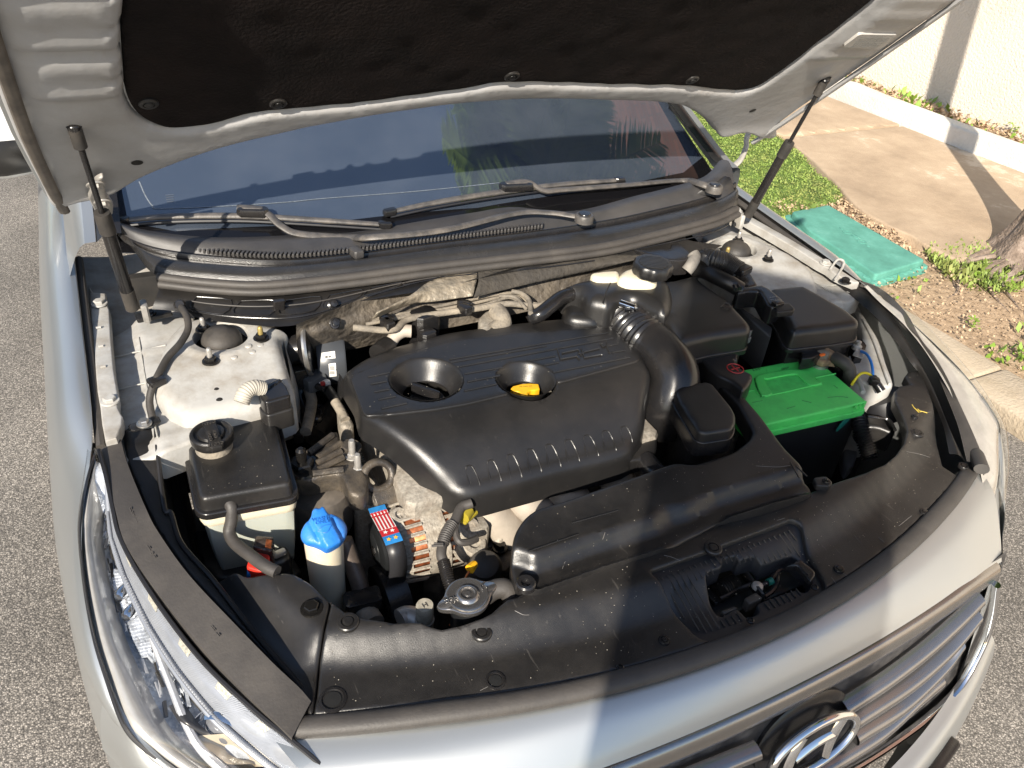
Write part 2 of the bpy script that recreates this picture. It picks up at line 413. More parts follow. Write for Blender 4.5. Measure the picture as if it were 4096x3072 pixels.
# ------------------------------------------------------------------ ground and surroundings
def gmat(name, cols, sc, rough=.85, bump=.6, bsc=None, vor=False):
    m = bpy.data.materials.new(name); N, K = nodes_of(m); b = N['Principled BSDF']; b.inputs['Roughness'].default_value = rough
    tc = N.new('ShaderNodeTexCoord')
    if vor:
        v = N.new('ShaderNodeTexVoronoi'); v.inputs['Scale'].default_value = sc; K.new(tc.outputs['Object'], v.inputs['Vector'])
        wn_ = N.new('ShaderNodeTexNoise'); wn_.inputs['Scale'].default_value = 40; wn_.inputs['Detail'].default_value = 3; K.new(tc.outputs['Object'], wn_.inputs['Vector'])
        sep = N.new('ShaderNodeSeparateColor'); K.new(v.outputs['Color'], sep.inputs[0]); fac = sep.outputs[0]
        cr = N.new('ShaderNodeValToRGB'); K.new(fac, cr.inputs[0])
        ed = N.new('ShaderNodeMapRange'); ed.inputs['From Min'].default_value = .25; ed.inputs['From Max'].default_value = .62
        ed.inputs['To Min'].default_value = 1; ed.inputs['To Max'].default_value = .42; K.new(v.outputs['Distance'], ed.inputs['Value'])
        w2 = N.new('ShaderNodeTexNoise'); w2.inputs['Scale'].default_value = 1.7; w2.inputs['Detail'].default_value = 7; K.new(tc.outputs['Object'], w2.inputs['Vector'])
        w3 = N.new('ShaderNodeMapRange'); w3.inputs['From Min'].default_value = .35; w3.inputs['From Max'].default_value = .65; w3.inputs['To Min'].default_value = .72; w3.inputs['To Max'].default_value = 1.15; K.new(w2.outputs['Fac'], w3.inputs['Value'])
        mw = N.new('ShaderNodeMix'); mw.data_type = 'RGBA'; mw.blend_type = 'MULTIPLY'; mw.inputs['Factor'].default_value = 1; K.new(cr.outputs[0], mw.inputs['A']); K.new(w3.outputs[0], mw.inputs['B'])
        mx = N.new('ShaderNodeMix'); mx.data_type = 'RGBA'; mx.blend_type = 'MULTIPLY'; mx.inputs['Factor'].default_value = 1
        K.new(mw.outputs['Result'], mx.inputs['A']); K.new(ed.outputs[0], mx.inputs['B']); K.new(mx.outputs['Result'], b.inputs['Base Color'])
        h = N.new('ShaderNodeMath'); h.operation = 'MULTIPLY_ADD'; K.new(v.outputs['Distance'], h.inputs[0]); h.inputs[1].default_value = -1; K.new(fac, h.inputs[2])
        hs = h.outputs[0]; dist = .35/sc
    else:
        n = N.new('ShaderNodeTexNoise'); n.inputs['Scale'].default_value = sc; n.inputs['Detail'].default_value = 9; n.inputs['Roughness'].default_value = .7
        K.new(tc.outputs['Object'], n.inputs['Vector']); cr = N.new('ShaderNodeValToRGB'); K.new(n.outputs['Fac'], cr.inputs[0]); K.new(cr.outputs[0], b.inputs['Base Color'])
        n2 = N.new('ShaderNodeTexNoise'); n2.inputs['Scale'].default_value = bsc or sc*8; n2.inputs['Detail'].default_value = 6
        K.new(tc.outputs['Object'], n2.inputs['Vector']); hs = n2.outputs['Fac']; dist = .8/(bsc or sc*8)
    e = cr.color_ramp.elements
    while len(e) < len(cols): e.new(.5)
    for i, (p_, c_) in enumerate(cols): e[i].position = p_; e[i].color = (*c_, 1)
    bn = N.new('ShaderNodeBump'); bn.inputs['Strength'].default_value = bump; bn.inputs['Distance'].default_value = dist
    K.new(hs, bn.inputs['Height']); K.new(bn.outputs[0], b.inputs['Normal']); return m
g_asph = gmat('coarse asphalt', [(0, (.17, .155, .135)), (.4, (.27, .245, .215)), (.75, (.37, .335, .29)), (1, (.54, .49, .43))], 250, vor=True, bump=1.0)
g_soil = gmat('soil with litter', [(.25, (.16, .115, .075)), (.45, (.32, .225, .14)), (.6, (.45, .33, .215)), (.8, (.56, .46, .33))], 28, bump=1, bsc=130)
g_conc = gmat('stained concrete', [(.28, (.27, .20, .135)), (.46, (.38, .285, .195)), (.60, (.45, .345, .24)), (.66, (.60, .50, .38)), (.8, (.64, .54, .42))], 2.2, bump=.6, bsc=120)
g_kerb = gmat('kerb stone', [(.3, (.36, .29, .20)), (.55, (.46, .38, .28)), (.8, (.54, .46, .35))], 6, bump=.5, bsc=90)
g_white = gmat('white painted kerb', [(.25, (.48, .45, .40)), (.5, (.60, .58, .53)), (.8, (.66, .64, .60))], 3, bump=.5, bsc=60)
g_wall = gmat('cream stucco', [(.25, (.52, .46, .385)), (.5, (.60, .54, .455)), (.8, (.64, .575, .485))], 1.3, bump=.7, bsc=60)
g_teal = gmat('painted teal cover', [(.3, (.06, .21, .165)), (.50, (.085, .28, .22)), (.62, (.11, .33, .265)), (.80, (.30, .42, .34))], 7, bump=.15, bsc=260)
g_bark = gmat('palm bark', [(.3, (.09, .065, .045)), (.5, (.20, .15, .115)), (.75, (.36, .29, .24))], 16, bump=1, bsc=60)
m_leaf = M('palm leaf', (.09, .13, .03), .4, var=.4, vs=3); m_leaf.node_tree.nodes['Principled BSDF'].inputs['Roughness'].default_value = .4
lN, lK = m_leaf.node_tree.nodes, m_leaf.node_tree.links
tr_ = lN.new('ShaderNodeBsdfTranslucent'); tr_.inputs[0].default_value = (.20, .30, .06, 1); ml = lN.new('ShaderNodeMixShader'); ml.inputs[0].default_value = .45
lK.new(lN['Principled BSDF'].outputs[0], ml.inputs[1]); lK.new(tr_.outputs[0], ml.inputs[2]); lK.new(ml.outputs[0], lN['Material Output'].inputs[0])
m_grass = M('lawn leaf', (.17, .26, .045), .6, var=.35, vs=12, dust=((.30, .24, .10), .5, 5))
m_weed = M('weed leaf', (.17, .27, .03), .55, var=.3, vs=9)
m_dry = M('dry litter', (.42, .30, .19), .8, var=.5, vs=30)
m_bricks = bpy.data.materials.new('terracotta brick')
N, K = nodes_of(m_bricks); bt = N.new('ShaderNodeTexBrick'); bt.inputs['Color1'].default_value = (.22, .105, .07, 1); bt.inputs['Color2'].default_value = (.15, .08, .055, 1)
bt.inputs['Mortar'].default_value = (.12, .09, .07, 1); bt.inputs['Scale'].default_value = 1; bt.inputs['Brick Width'].default_value = .5; bt.inputs['Row Height'].default_value = .16; bt.inputs['Mortar Size'].default_value = .014
tc = N.new('ShaderNodeTexCoord'); mp = N.new('ShaderNodeMapping'); mp.inputs['Rotation'].default_value = (math.radians(90), 0, math.radians(90))
sx = N.new('ShaderNodeSeparateXYZ'); cx = N.new('ShaderNodeCombineXYZ'); K.new(tc.outputs['Object'], sx.inputs[0]); K.new(sx.outputs[1], cx.inputs[0]); K.new(sx.outputs[2], cx.inputs[1])
K.new(cx.outputs[0], bt.inputs['Vector']); K.new(bt.outputs[0], N['Principled BSDF'].inputs['Base Color']); N['Principled BSDF'].inputs['Roughness'].default_value = .8

def ground(name, poly, z, mat, zb=None, r=0, wob=0, step=.2, seed=0, label=None):
    f = (lambda x, y: z + wob*noise.noise(Vector((x*3+seed, y*3, 0)))) if wob else z
    v, fc = slab_vf(poly, f, z-.12 if zb is None else zb, r=r, step=step)
    o = mesh_obj(name, v, fc, mat, None, loc=(poly[0][0], poly[0][1], z)); o['kind'] = 'structure'
    if label: o['label'] = label
    return o
o = mesh_obj('road', [(-60, -60, 0), (60, -60, 0), (60, 60, 0), (-60, 60, 0)], [(0, 1, 2, 3)], g_asph, loc=(0, 0, 0)); o['kind'] = 'structure'
far = mesh_obj('ground', [(-400, -400, -.05), (400, -400, -.05), (400, 400, -.05), (-400, 400, -.05)], [(0, 1, 2, 3)], g_soil, loc=(0, 0, -.05)); far['kind'] = 'structure'
ground('verge_soil', [(2.28, -8), (4.62, -8), (4.62, 14), (2.28, 14)], .055, g_soil, wob=.02, step=.09)
ground('planting_bed', [(4.70, -8), (5.14, -8), (5.14, 14), (4.70, 14)], .16, g_soil, wob=.02, step=.1)
# kerb stones along the road
y = -7.0; kb = thing('kerb', 'beige stone kerb between the asphalt and the planted verge', 'kerb', (2.16, 2, 0))
rk = random.Random(3)
while y < 12:
    l = .9
    if -1.5 < y < 5:
        v, f = box_vf((2.16 + rk.uniform(-.004, .004), y+l/2, .035 + rk.uniform(-.003, .003)), (.125, 0, 0), (0, l/2-.004, 0), (0, 0, .045), b=.012)
        mesh_obj('kerb_stone', v, f, g_kerb, kb, sharp=50)
    y += l
# pavement slab with broken edge
jag = [(2.92, 1.80), (2.90, 1.95), (2.93, 2.10), (2.91, 2.25), (2.93, 2.42), (2.98, 2.56), (3.06, 2.72), (3.13, 2.84), (3.22, 3.05), (3.30, 3.25), (3.36, 3.42), (3.44, 3.60)]
jag = [(x + .012*noise.noise(Vector((x*9, y*9, 2))), y) for x, y in dense(jag, .05)[:int(1.9/.05)]]
pav = thing('paved_drive', 'stained brown concrete slab between the lawn patch and the white kerb', 'pavement', (3.8, 3, 0))
slab('slab', [(4.58, 1.86)] + [(4.58, 3.575)] + [(3.43, 3.575)] + [p for p in jag[::-1] if p[1] < 3.55] + [(3.2, 1.84), (3.9, 1.87)], .105, -.02, g_conc, pav, r=.012, step=.1)
slab('slab', [(4.58, 3.60), (4.58, 9), (3.4, 9), (3.0, 5.2), (3.30, 4.2), (3.44, 3.60)], .11, -.02, g_conc, pav, r=.012, step=.15)
# white kerb
wk = thing('white_kerb', 'low white painted kerb curving along the foot of the cream wall', 'kerb', (4.64, 3, 0))
v, f = slab_vf([(4.58, -8), (4.72, -8), (4.715, 2.4), (4.70, 3.2), (4.72, 3.9), (4.84, 4.7), (5.05, 6.0), (5.08, 12), (4.93, 12), (4.90, 6.0), (4.71, 4.8), (4.59, 3.95), (4.56, 3.2), (4.575, 2.4)], .235, -.02, r=.02, step=.12)
mesh_obj('kerb_body', v, f, g_white, wk)
# wall
wl = thing('stucco_wall', 'tall cream stucco garden wall behind the white kerb', 'wall', (5.2, 3, 0))
rows = []
for z in (0.0, .4, 1.2, 2.6, 3.2): rows.append([(5.12 + .01*noise.noise(Vector((y*1.3, z*2, 0))), y, z) for y in np.arange(-9, 14.1, .5)])
v, f = loft_vf(rows, n=60, sub=4); mesh_obj('render_face', v, f, g_wall, wl)
v, f = box_vf((5.27, 2.5, 1.6), (.13, 0, 0), (0, 11.5, 0), (0, 0, 1.6)); mesh_obj('core', v, f, g_wall, wl, smooth=False)
v, f = box_vf((5.25, 2.5, 3.25), (.2, 0, 0), (0, 11.6, 0), (0, 0, .05), b=.01); mesh_obj('coping', v, f, g_wall, wl)
# teal cover with faint cast letters
tcov = thing('utility_cover', 'teal painted utility cover with worn lettering, set in the soil by the lawn', 'cover', (2.58, 2.2, .1))
tz = .115
tp = [tuple(P('3', 745, 1335, tz)[:2]), tuple(P('3', 975, 1292, tz)[:2]), tuple(P('3', 1590, 1642, tz)[:2]), tuple(P('6', 1280, 157, tz)[:2]), tuple(P('6', 1020, -20, tz)[:2]), (2.40, 2.3)]
slab('cover_plate', rounded(tp, .02), tz, 0.0, g_teal, tcov, r=.01, step=.04)
slab('raised_rim', rounded(inset(ccw(tp), -.035), .03), tz-.03, 0.0, g_teal, tcov, r=.008, step=.05, holes=[rounded(inset(ccw(tp), -.004), .02)])
def text(name, s, size, mat, M4, parent, ext=.0008, align='CENTER', sx=1.0, bev=0):
    c = bpy.data.curves.new(name, 'FONT'); c.body = s; c.size = size; c.extrude = ext; c.align_x = align; c.align_y = 'CENTER'; c.bevel_depth = bev; c.resolution_u = 2
    tmp = bpy.data.objects.new(name, c); COL.objects.link(tmp); bpy.context.view_layer.update()
    me = bpy.data.meshes.new_from_object(tmp); bpy.data.objects.remove(tmp); me.materials.clear(); me.materials.append(mat)
    o = bpy.data.objects.new(name, me); COL.objects.link(o)
    if parent: o.parent = parent
    o.matrix_basis = Matrix.Translation(-root_of(parent)) @ M4 @ Matrix.Diagonal((sx, 1, 1, 1)) if parent else M4
    return o
def mat_at(p, xdir, n):
    """matrix with x along xdir and z along n at p"""
    z = Vector(n).normalized(); x = Vector(xdir); x = (x - z*x.dot(z)).normalized(); y = z.cross(x)
    return Matrix(((x.x, y.x, z.x, p[0]), (x.y, y.y, z.y, p[1]), (x.z, y.z, z.z, p[2]), (0, 0, 0, 1)))
text('lettering', '-o=o-', .10, g_teal, mat_at((2.585, 2.17, tz+.0005), P('3', 1180, 1545, tz)-P('3', 1080, 1480, tz), (0, 0, 1)), tcov, ext=.0015)
# scattered low plants: many small leaves, one mesh each
def leafcloud(name, n, area, z, size, mat, label=None, up=.5, kind='stuff', seed=1, long=1.0, hmax=.03, dens=None):
    rr = random.Random(seed); vs, fs = [], []; k = 0
    xs = [p[0] for p in area]; ys = [p[1] for p in area]
    cand = np.array([(rr.uniform(min(xs), max(xs)), rr.uniform(min(ys), max(ys))) for _ in range(n*3)])
    cand = cand[pin(cand, area)]
    for x, y in cand:
        if k >= n: break
        if dens and rr.random() > dens(x, y): continue
        k += 1; s = size*rr.uniform(.5, 1.3); a = rr.uniform(0, 6.28); t = rr.uniform(-up, up)
        zz = (z(x, y) if callable(z) else z) + rr.uniform(0, hmax)
        d = Vector((math.cos(a), math.sin(a), rr.uniform(.1, up*2)))*s*long; w = Vector((-math.sin(a), math.cos(a), t))*s*.45
        p = Vector((x, y, zz)); i = len(vs); vs += [p, p + d*.5 + w, p + d, p + d*.5 - w]; fs.append((i, i+1, i+2, i+3))
    o = mesh_obj(name, vs, fs, mat, None, smooth=False, loc=(xs[0], ys[0], 0)); o['kind'] = kind
    if label: o['label'] = label
    return o
lawn = [(2.33, 2.66), (2.60, 2.60), (2.96, 2.63), (3.10, 2.76), (3.20, 3.02), (3.34, 3.36), (3.44, 3.70), (3.2, 4.3), (2.6, 5.2), (2.33, 5.2)]
lw = ground('lawn', smoothpoly(lawn, 4), .085, M('lawn base', (.10, .16, .03), .8, var=.5, vs=14), zb=0, r=.02, wob=.03, step=.06)
leafcloud('grass', 30000, smoothpoly(lawn, 4), lambda x, y: .08 + .03*noise.noise(Vector((x*3, y*3, 0))), .010, m_grass, 'short bright green clover lawn', seed=2, up=.6, hmax=.014)
leafcloud('grass', 1500, [(4.74, -2), (5.08, -2), (5.08, 8), (4.9, 8), (4.76, 4)], .165, .035, m_weed, 'sparse grass in the bed at the foot of the wall', seed=3, up=.9, dens=lambda x, y: max(0.05, noise.noise(Vector((x*2, y*2.2, 0)))*2))
leafcloud('leaf_litter', 4600, [(4.76, -2), (5.1, -2), (5.1, 8), (4.9, 8)], .165, .028, m_dry, 'dry brown leaves in the bed at the foot of the wall', seed=4, dens=lambda x, y: .15 + .85*((x-4.7)/.4 > .4))
leafcloud('leaf_litter', 11000, [(2.3, -.5), (4.5, -.5), (4.5, 1.86), (2.9, 1.86), (2.3, 1.86)], .06, .011, m_dry, 'wood chips and dry leaves on the soil around the palm roots', seed=5)
leafcloud('grass', 4200, [(2.75, 1.55), (3.3, 1.5), (3.5, 1.95), (2.9, 2.0), (2.78, 1.8)], .055, .017, m_grass, 'grass tuft growing against the palm trunk', seed=6, up=1.2, dens=lambda x, y: max(0, 1.2 - 3.2*math.hypot(x-3.08, y-1.82)))
leafcloud('grass', 900, [(2.3, -.4), (3.4, -.4), (3.4, 1.8), (2.3, 1.8)], .055, .022, m_weed, 'thin weeds scattered over the soil near the kerb', seed=8, up=1.0, dens=lambda x, y: max(0, noise.noise(Vector((x*3.1, y*3.1, 5)))*2.2-.2))
leafcloud('leaf_litter', 1600, [(2.8, 1.9), (3.1, 2.6), (2.9, 2.75), (2.5, 2.72), (2.5, 2.6), (2.82, 2.58), (2.78, 1.9)], .06, .015, m_dry, 'dry debris between the teal cover and the concrete slab', seed=9)
def weed(p, s, seed, label, n=26):
    rr = random.Random(seed); vs, fs = [], []
    for _ in range(n):
        a = rr.uniform(0, 6.28); h = rr.uniform(.1, 1)*s; q = Vector((p[0]+rr.uniform(-.5, .5)*s, p[1]+rr.uniform(-.5, .5)*s, p[2]+h))
        d = Vector((math.cos(a), math.sin(a), rr.uniform(-.1, .5)))*s*.34; w = Vector((-math.sin(a), math.cos(a), 0))*s*.14
        i = len(vs); vs += [q, q+d*.45+w, q+d, q+d*.45-w]; fs.append((i, i+1, i+2, i+3))
    t = thing('weed_plant', label, 'plant', p, 'weeds on the verge and by the wall')
    mesh_obj('leaf_cluster', vs, fs, m_weed, t, smooth=False)
    tube('stem', [p, (p[0]+.01, p[1], p[2]+s*.6), (p[0], p[1]+.01, p[2]+s)], .003, m_weed, t, n=5)
weed(P('3', 1405, 1440, .07), .03, 1, 'small bright weed in the soil strip beside the teal cover')
weed(P('6', 1880, 490, .07), .045, 2, 'bushy weed on the soil left of the palm roots')
weed(P('6', 2120, 270, .10), .05, 3, 'yellow green seedling rooted against the lower palm trunk')
weed(P('6', 2085, 200, .14), .035, 4, 'small seedling higher up beside the palm trunk')
weed(P('3', 2120, 840, .18), .07, 5, 'broad leaved weed at the foot of the cream wall')
weed(P('6', 2190, 700, .07), .05, 6, 'weed at the kerb edge where the soil meets the stone')
# palm with root flare, crown overhead
def frond(base, dirv, length, droop, seed, parent, w=.55):
    rr = random.Random(seed); d = Vector(dirv).normalized(); pts = []
    for i in range(9):
        t = i/8; pts.append(Vector(base) + d*(length*t) + Vector((0, 0, -droop*t*t*length)))
    vs, fs = tube_vf(pts, lambda t: .016*(1-t)+.003, n=5, smooth=0)
    for i in range(3, 66):
        t = i/66; j = min(7, int(t*8)); c = pts[j].lerp(pts[j+1], t*8-j); tg = (pts[j+1]-pts[j]).normalized()
        side = tg.cross(Vector((0, 0, 1))).normalized()
        ln = w*math.sin(math.pi*min(1, .12+t*.86))**.6
        for sg in (-1, 1):
            dd = (side*sg*.85 + tg*.55 + Vector((0, 0, rr.uniform(-.35, .05)))).normalized()
            l = ln*rr.uniform(.8, 1.1); n_ = dd.cross(tg).normalized(); ww = tg*.026
            q = c + dd*l*.5 + Vector((0, 0, -.02)); e = c + dd*l + Vector((0, 0, -.14*l))
            k = len(vs); vs += [c - ww*.6, c + ww*.6, q + ww, q - ww, e]; fs += [(k, k+1, k+2, k+3), (k+3, k+2, k+4)]
    return mesh_obj('frond', vs, fs, m_leaf, parent, smooth=False)
pt = thing('palm_tree', 'palm with flared rooty trunk base on the verge at the right, fronds overhead', 'tree', (3.62, 1.55, 0))
bx, by = 3.40, 1.70
prof = lambda h: .072 + .22*math.exp(-h/.24) + .08*math.exp(-h/.07)
rows = []
for h in (0.0, .05, .12, .2, .3, .45, .65, .9, 1.4, 2.0, 2.8, 3.6, 4.4, 5.3):
    rows.append([(bx - .05*h + (prof(h)*(1 + .05*math.sin(a*7+h) + .03*math.sin(a*13)))*math.cos(a),
                  by + .055*h + (prof(h)*(1 + .05*math.sin(a*7+h) + .03*math.sin(a*13)))*math.sin(a), h) for a in [2*math.pi*i/40 for i in range(41)]])
v, f = loft_vf(rows, n=80, sub=4); mesh_obj('trunk', v, f, g_bark, pt)
rr = random.Random(11)
for i in range(26):
    a = rr.uniform(2.9, 5.4); r0 = .30; ln = rr.uniform(.12, .50)
    pts = [(bx + (r0 + ln*t)*math.cos(a + .25*math.sin(t*3+i)), by + (r0 + ln*t)*math.sin(a + .25*math.sin(t*3+i)), .07*(1-t)**2 + .055) for t in (0, .2, .4, .6, .8, 1)]
    tube('root', pts, lambda t, q=rr.uniform(.008, .017): q*(1.1-t), g_bark, pt, n=6)
top = Vector((bx-.26, by+.29, 5.3))
for i in range(34):
    a = i*2.399; e = rr.uniform(-.2, 1.0)
    frond(top + Vector((0, 0, .1)), (math.cos(a), math.sin(a), e), rr.uniform(1.5, 2.1), rr.uniform(.3, .8), 30+i, pt, w=.55)
# brick house whose upper floors the windscreen mirrors
bh = thing('brick_house', 'tall terracotta brick house behind the wall, seen mirrored in the windscreen', 'building', (9, 4, 0))
v, f = box_vf((11.4, 1.0, 5.6), (2.4, 0, 0), (0, 6.2, 0), (0, 0, 5.6)); mesh_obj('wall', v, f, m_bricks, bh, smooth=False)
for zz in (4.2, 6.2):
    for yy in (-3.6, -.8):
        v, f = box_vf((8.99, yy, zz), (.03, 0, 0), (0, .55, 0), (0, 0, .7)); w_ = mesh_obj('window', v, f, m_white_frame if 'm_white_frame' in globals() else m_label, bh, smooth=False)
        v, f = box_vf((8.955, yy, zz), (.01, 0, 0), (0, .48, 0), (0, 0, .63)); mesh_obj('pane', v, f, m_gloss, w_, smooth=False)
v, f = box_vf((11.4, 1.0, 11.3), (2.6, 0, 0), (0, 6.4, 0), (0, 0, .1)); mesh_obj('roof', v, f, g_conc, bh, smooth=False)
# the added shadow block for the engine bay follows after the hedge

# clipped hedge across the road, mirrored in the left fender
hd = thing('hedge', 'long clipped green hedge across the road on the car left side', 'hedge', (-7.5, 4, 0))
rr = random.Random(21); vs, fs = [], []
for i in range(16000):
    y_ = rr.uniform(-3, 14); z_ = rr.uniform(0, 3.6); x_ = -7.5 + .35*noise.noise(Vector((y_*1.5, z_*1.5, 0))) - rr.uniform(0, .5)
    a = rr.uniform(0, 6.28); b = rr.uniform(-1, 1); d = Vector((math.cos(a), math.sin(a), b))*.10; w = Vector((-math.sin(a), math.cos(a), .3))*.05
    p = Vector((x_, y_, z_)); k = len(vs); vs += [p-d, p+w, p+d, p-w]; fs.append((k, k+1, k+2, k+3))
fo_ = mesh_obj('foliage', vs, fs, M('hedge leaf', (.07, .10, .03), .6, var=.4), hd, smooth=False); fo_['kind'] = 'stuff'
v, f = box_vf((-8.3, 5.5, 1.7), (.35, 0, 0), (0, 8.5, 0), (0, 0, 1.7)); mesh_obj('twigs', v, f, M('hedge shade', (.03, .035, .015), .9), hd, smooth=False)
# ------------------------------------------------------------------ unseen block, added to cast the shadow of the person behind the camera
pd = (math.sin(az), math.cos(az)); pn = (math.cos(az), -math.sin(az))
px_, py_ = pn[0]*-.14 - pd[0]*1.9, pn[1]*-.14 - pd[1]*1.9
up = thing('shadow_block', 'unseen square block added in front of the car only to cast a shadow band over the engine bay', 'pillar', (px_, py_, 0))
def prism(z0, z1, w, nm):
    v, f = box_vf((px_, py_, (z0+z1)/2), (pn[0]*w, pn[1]*w, 0), (pd[0]*w, pd[1]*w, 0), (0, 0, (z1-z0)/2), b=.01); mesh_obj(nm, v, f, g_wall, up)
prism(0, 2.52, .195, 'block_body'); prism(2.52, 2.60, .20, 'block_top')
# ------------------------------------------------------------------ the car
car = thing('car', 'silver saloon car with its bonnet raised over the open engine bay', 'car', (0, 1.5, 0))
car_objs = []
def mirror(o, parent=None):
    """mirrored twin of a mesh across the centre plane of the car"""
    pr = parent or o.parent; off = root_of(pr)
    me = o.data.copy(); co = np.empty(len(me.vertices)*3); me.vertices.foreach_get('co', co); co = co.reshape(-1, 3)
    co[:, 0] = -(co[:, 0] + root_of(o.parent)[0]) - off[0]; co[:, 1] += root_of(o.parent)[1] - off[1]; co[:, 2] += root_of(o.parent)[2] - off[2]
    me.vertices.foreach_set('co', co.ravel()); me.flip_normals(); me.update()
    c = bpy.data.objects.new(o.name, me); COL.objects.link(c); c.parent = pr
    for m in o.modifiers:
        q = c.modifiers.new(m.name, m.type)
        for a in ('thickness', 'offset', 'iterations', 'factor'):
            if hasattr(m, a): setattr(q, a, getattr(m, a))
    return c
def Pn(s, z):   # many points 'x,y' with a list of z
    pass
# headlight outlines (outer and inner edges), tip first
HO = [P('4', 612, 1262, .865), P('4', 560, 1420, .852), P('4', 518, 1620, .842), P('7', 505, 180, .828), P('7', 530, 480, .812), P('7', 590, 820, .795),
      P('7', 670, 1090, .778), P('7', 775, 1380, .757), P('7', 900, 1530, .738), P('7', 1120, 1690, .715), P('7', 1400, 1850, .69)]
HI = [P('4', 622, 1262, .868), P('4', 668, 1420, .858), P('4', 715, 1640, .848), P('7', 752, 180, .838), P('7', 860, 400, .825), P('7', 1060, 705, .805),
      P('7', 1300, 1005, .785), P('7', 1600, 1290, .765), P('7', 1845, 1485, .75), P('7', 2080, 1680, .728), P('7', 2300, 1860, .690)]
# fender: rows run from the rear to the front
def zin(y): return .868 + .045*min(1, max(0, (y-.8)/.6))
ys = [5.0, 3.2, 2.2, 1.7, 1.4, 1.2, 1.0, .86]
def sect(y):
    z = zin(y); k = 1.0 + .004*(y-1)
    return [(-.778, y, z), (-.80*k, y, z+.006), (-.828*k, y, z-.012), (-.850*k, y, z-.055), (-.868*k, y, z-.14), (-.884*k, y, z-.27), (-.886*k, y, .48), (-.87*k, y, .26)]
plan = [(-.866, .79), (-.862, .74), (-.857, .69), (-.852, .64), (-.846, .58), (-.838, .52), (-.826, .465), (-.806, .41), (-.772, .362), (-.725, .318), (-.67, .282)]
st = [sect(y) for y in ys]
for q, (pxx, pyy) in zip(HO, plan):
    a = Vector(q); m_ = Vector((pxx, pyy, min(.745, a.z-.03)))
    b1 = a.lerp(m_, .33) + Vector((-.004, -.003, .006)); b2 = a.lerp(m_, .66) + Vector((-.004, -.003, .006))
    st.append([a, a.lerp(b1, .35), b1, b2, m_, Vector((pxx-.012, pyy-.010, .62)), Vector((pxx-.010, pyy-.010, .45)), Vector((pxx+.03, pyy+.02, .22))])
rows = [[s_[i] for s_ in st] for i in range(8)]
fen = loft('fender', rows, m_silver, car, thick=.0012, n=120, sub=5)
sm = fen.modifiers.new('smooth', 'SMOOTH'); sm.iterations = 14; sm.factor = .5
fen_r = mirror(fen)
# bonnet-front strip of the bumper, between the seal and the chrome bar
def yS(x): return .190 + .335*x*x
def yC(x): return .143 + .14*x*x
xs = np.linspace(-.66, .66, 23)
def rowx(fy, fz, k=1.0): return [(x*k, fy(x*k), fz(x*k)) for x in xs]
rows = [rowx(lambda x: yS(x)+.01, lambda x: .742, .985), rowx(yS, lambda x: .744 - .01*max(0, abs(x)-.5), .975), rowx(lambda x: yS(x)*.66+yC(x)*.34-.002, lambda x: .735 - .02*max(0, abs(x)-.5), .94),
        rowx(lambda x: yS(x)*.28+yC(x)*.72-.002, lambda x: .712 - .02*max(0, abs(x)-.45)/.2, .885), rowx(yC, lambda x: .690 - .03*max(0, abs(x)-.45)/.2, .845)]
bum = loft('bumper', rows, m_silver, car, n=90, sub=5, flip=False)
# nose beside and below the grille
def yG(x, z): return .136 + .14*x*x - .22*(.69-z)
side = []
for (X, Yy), hx in zip(plan[3:], HO[3:]): pass
rows = []
for z, dy in ((.66, .0), (.60, -.01), (.52, -.022), (.42, -.02), (.30, .0), (.2, .05)):
    rows.append([(.50+.0*z, yG(.5, z)+.0 if z > .4 else .08, z), (.56, .182+dy, z), (.62, .222+dy, z), (.68, .266+dy, z), (.735, .308+dy, z), (.79, .365+dy, z), (.825, .43, z)])
nose = loft('nose_panel', rows, m_silver, car, n=40, sub=5, flip=True); mirror(nose)
rows = []
for z, dy in ((.445, .0), (.43, -.03), (.36, -.045), (.26, -.03), (.18, .02)):
    rows.append([(x, .036 + .335*x*x*min(1, 1) + dy, z) for x in np.linspace(-.66, .66, 15)])
loft('lower_bumper', rows, m_silver, car, n=60, sub=5, flip=False)
v, f = box_vf((.33, .03, .395), (.10, .025, 0), (-.003, .012, 0), (0, 0, .02), b=.005); mesh_obj('number_plate_bracket', v, f, m_gloss, car)
# cabin shell so that the car is whole from the side
rows = [[(-.72, 1.45, 1.06), (-.66, 1.9, 1.30), (-.60, 2.4, 1.42), (-.59, 3.2, 1.42), (-.62, 3.9, 1.32), (-.70, 4.5, 1.08)],
        [(-.3, 1.35, 1.08), (-.28, 1.85, 1.34), (-.26, 2.4, 1.47), (-.25, 3.2, 1.47), (-.27, 3.9, 1.36), (-.3, 4.6, 1.10)],
        [(0, 1.32, 1.09), (0, 1.83, 1.35), (0, 2.4, 1.48), (0, 3.2, 1.48), (0, 3.9, 1.37), (0, 4.65, 1.10)],
        [(.3, 1.35, 1.08), (.28, 1.85, 1.34), (.26, 2.4, 1.47), (.25, 3.2, 1.47), (.27, 3.9, 1.36), (.3, 4.6, 1.10)],
        [(.72, 1.45, 1.06), (.66, 1.9, 1.30), (.60, 2.4, 1.42), (.59, 3.2, 1.42), (.62, 3.9, 1.32), (.70, 4.5, 1.08)]]
rows = [[Vector(p) for p in r[2:]] for r in rows]
loft('roof', rows, m_silver, car, n=20, sub=4)
def pane(name, pts, mat): 
    return mesh_obj(name, pts, [tuple(range(len(pts)))], mat, car, smooth=False)
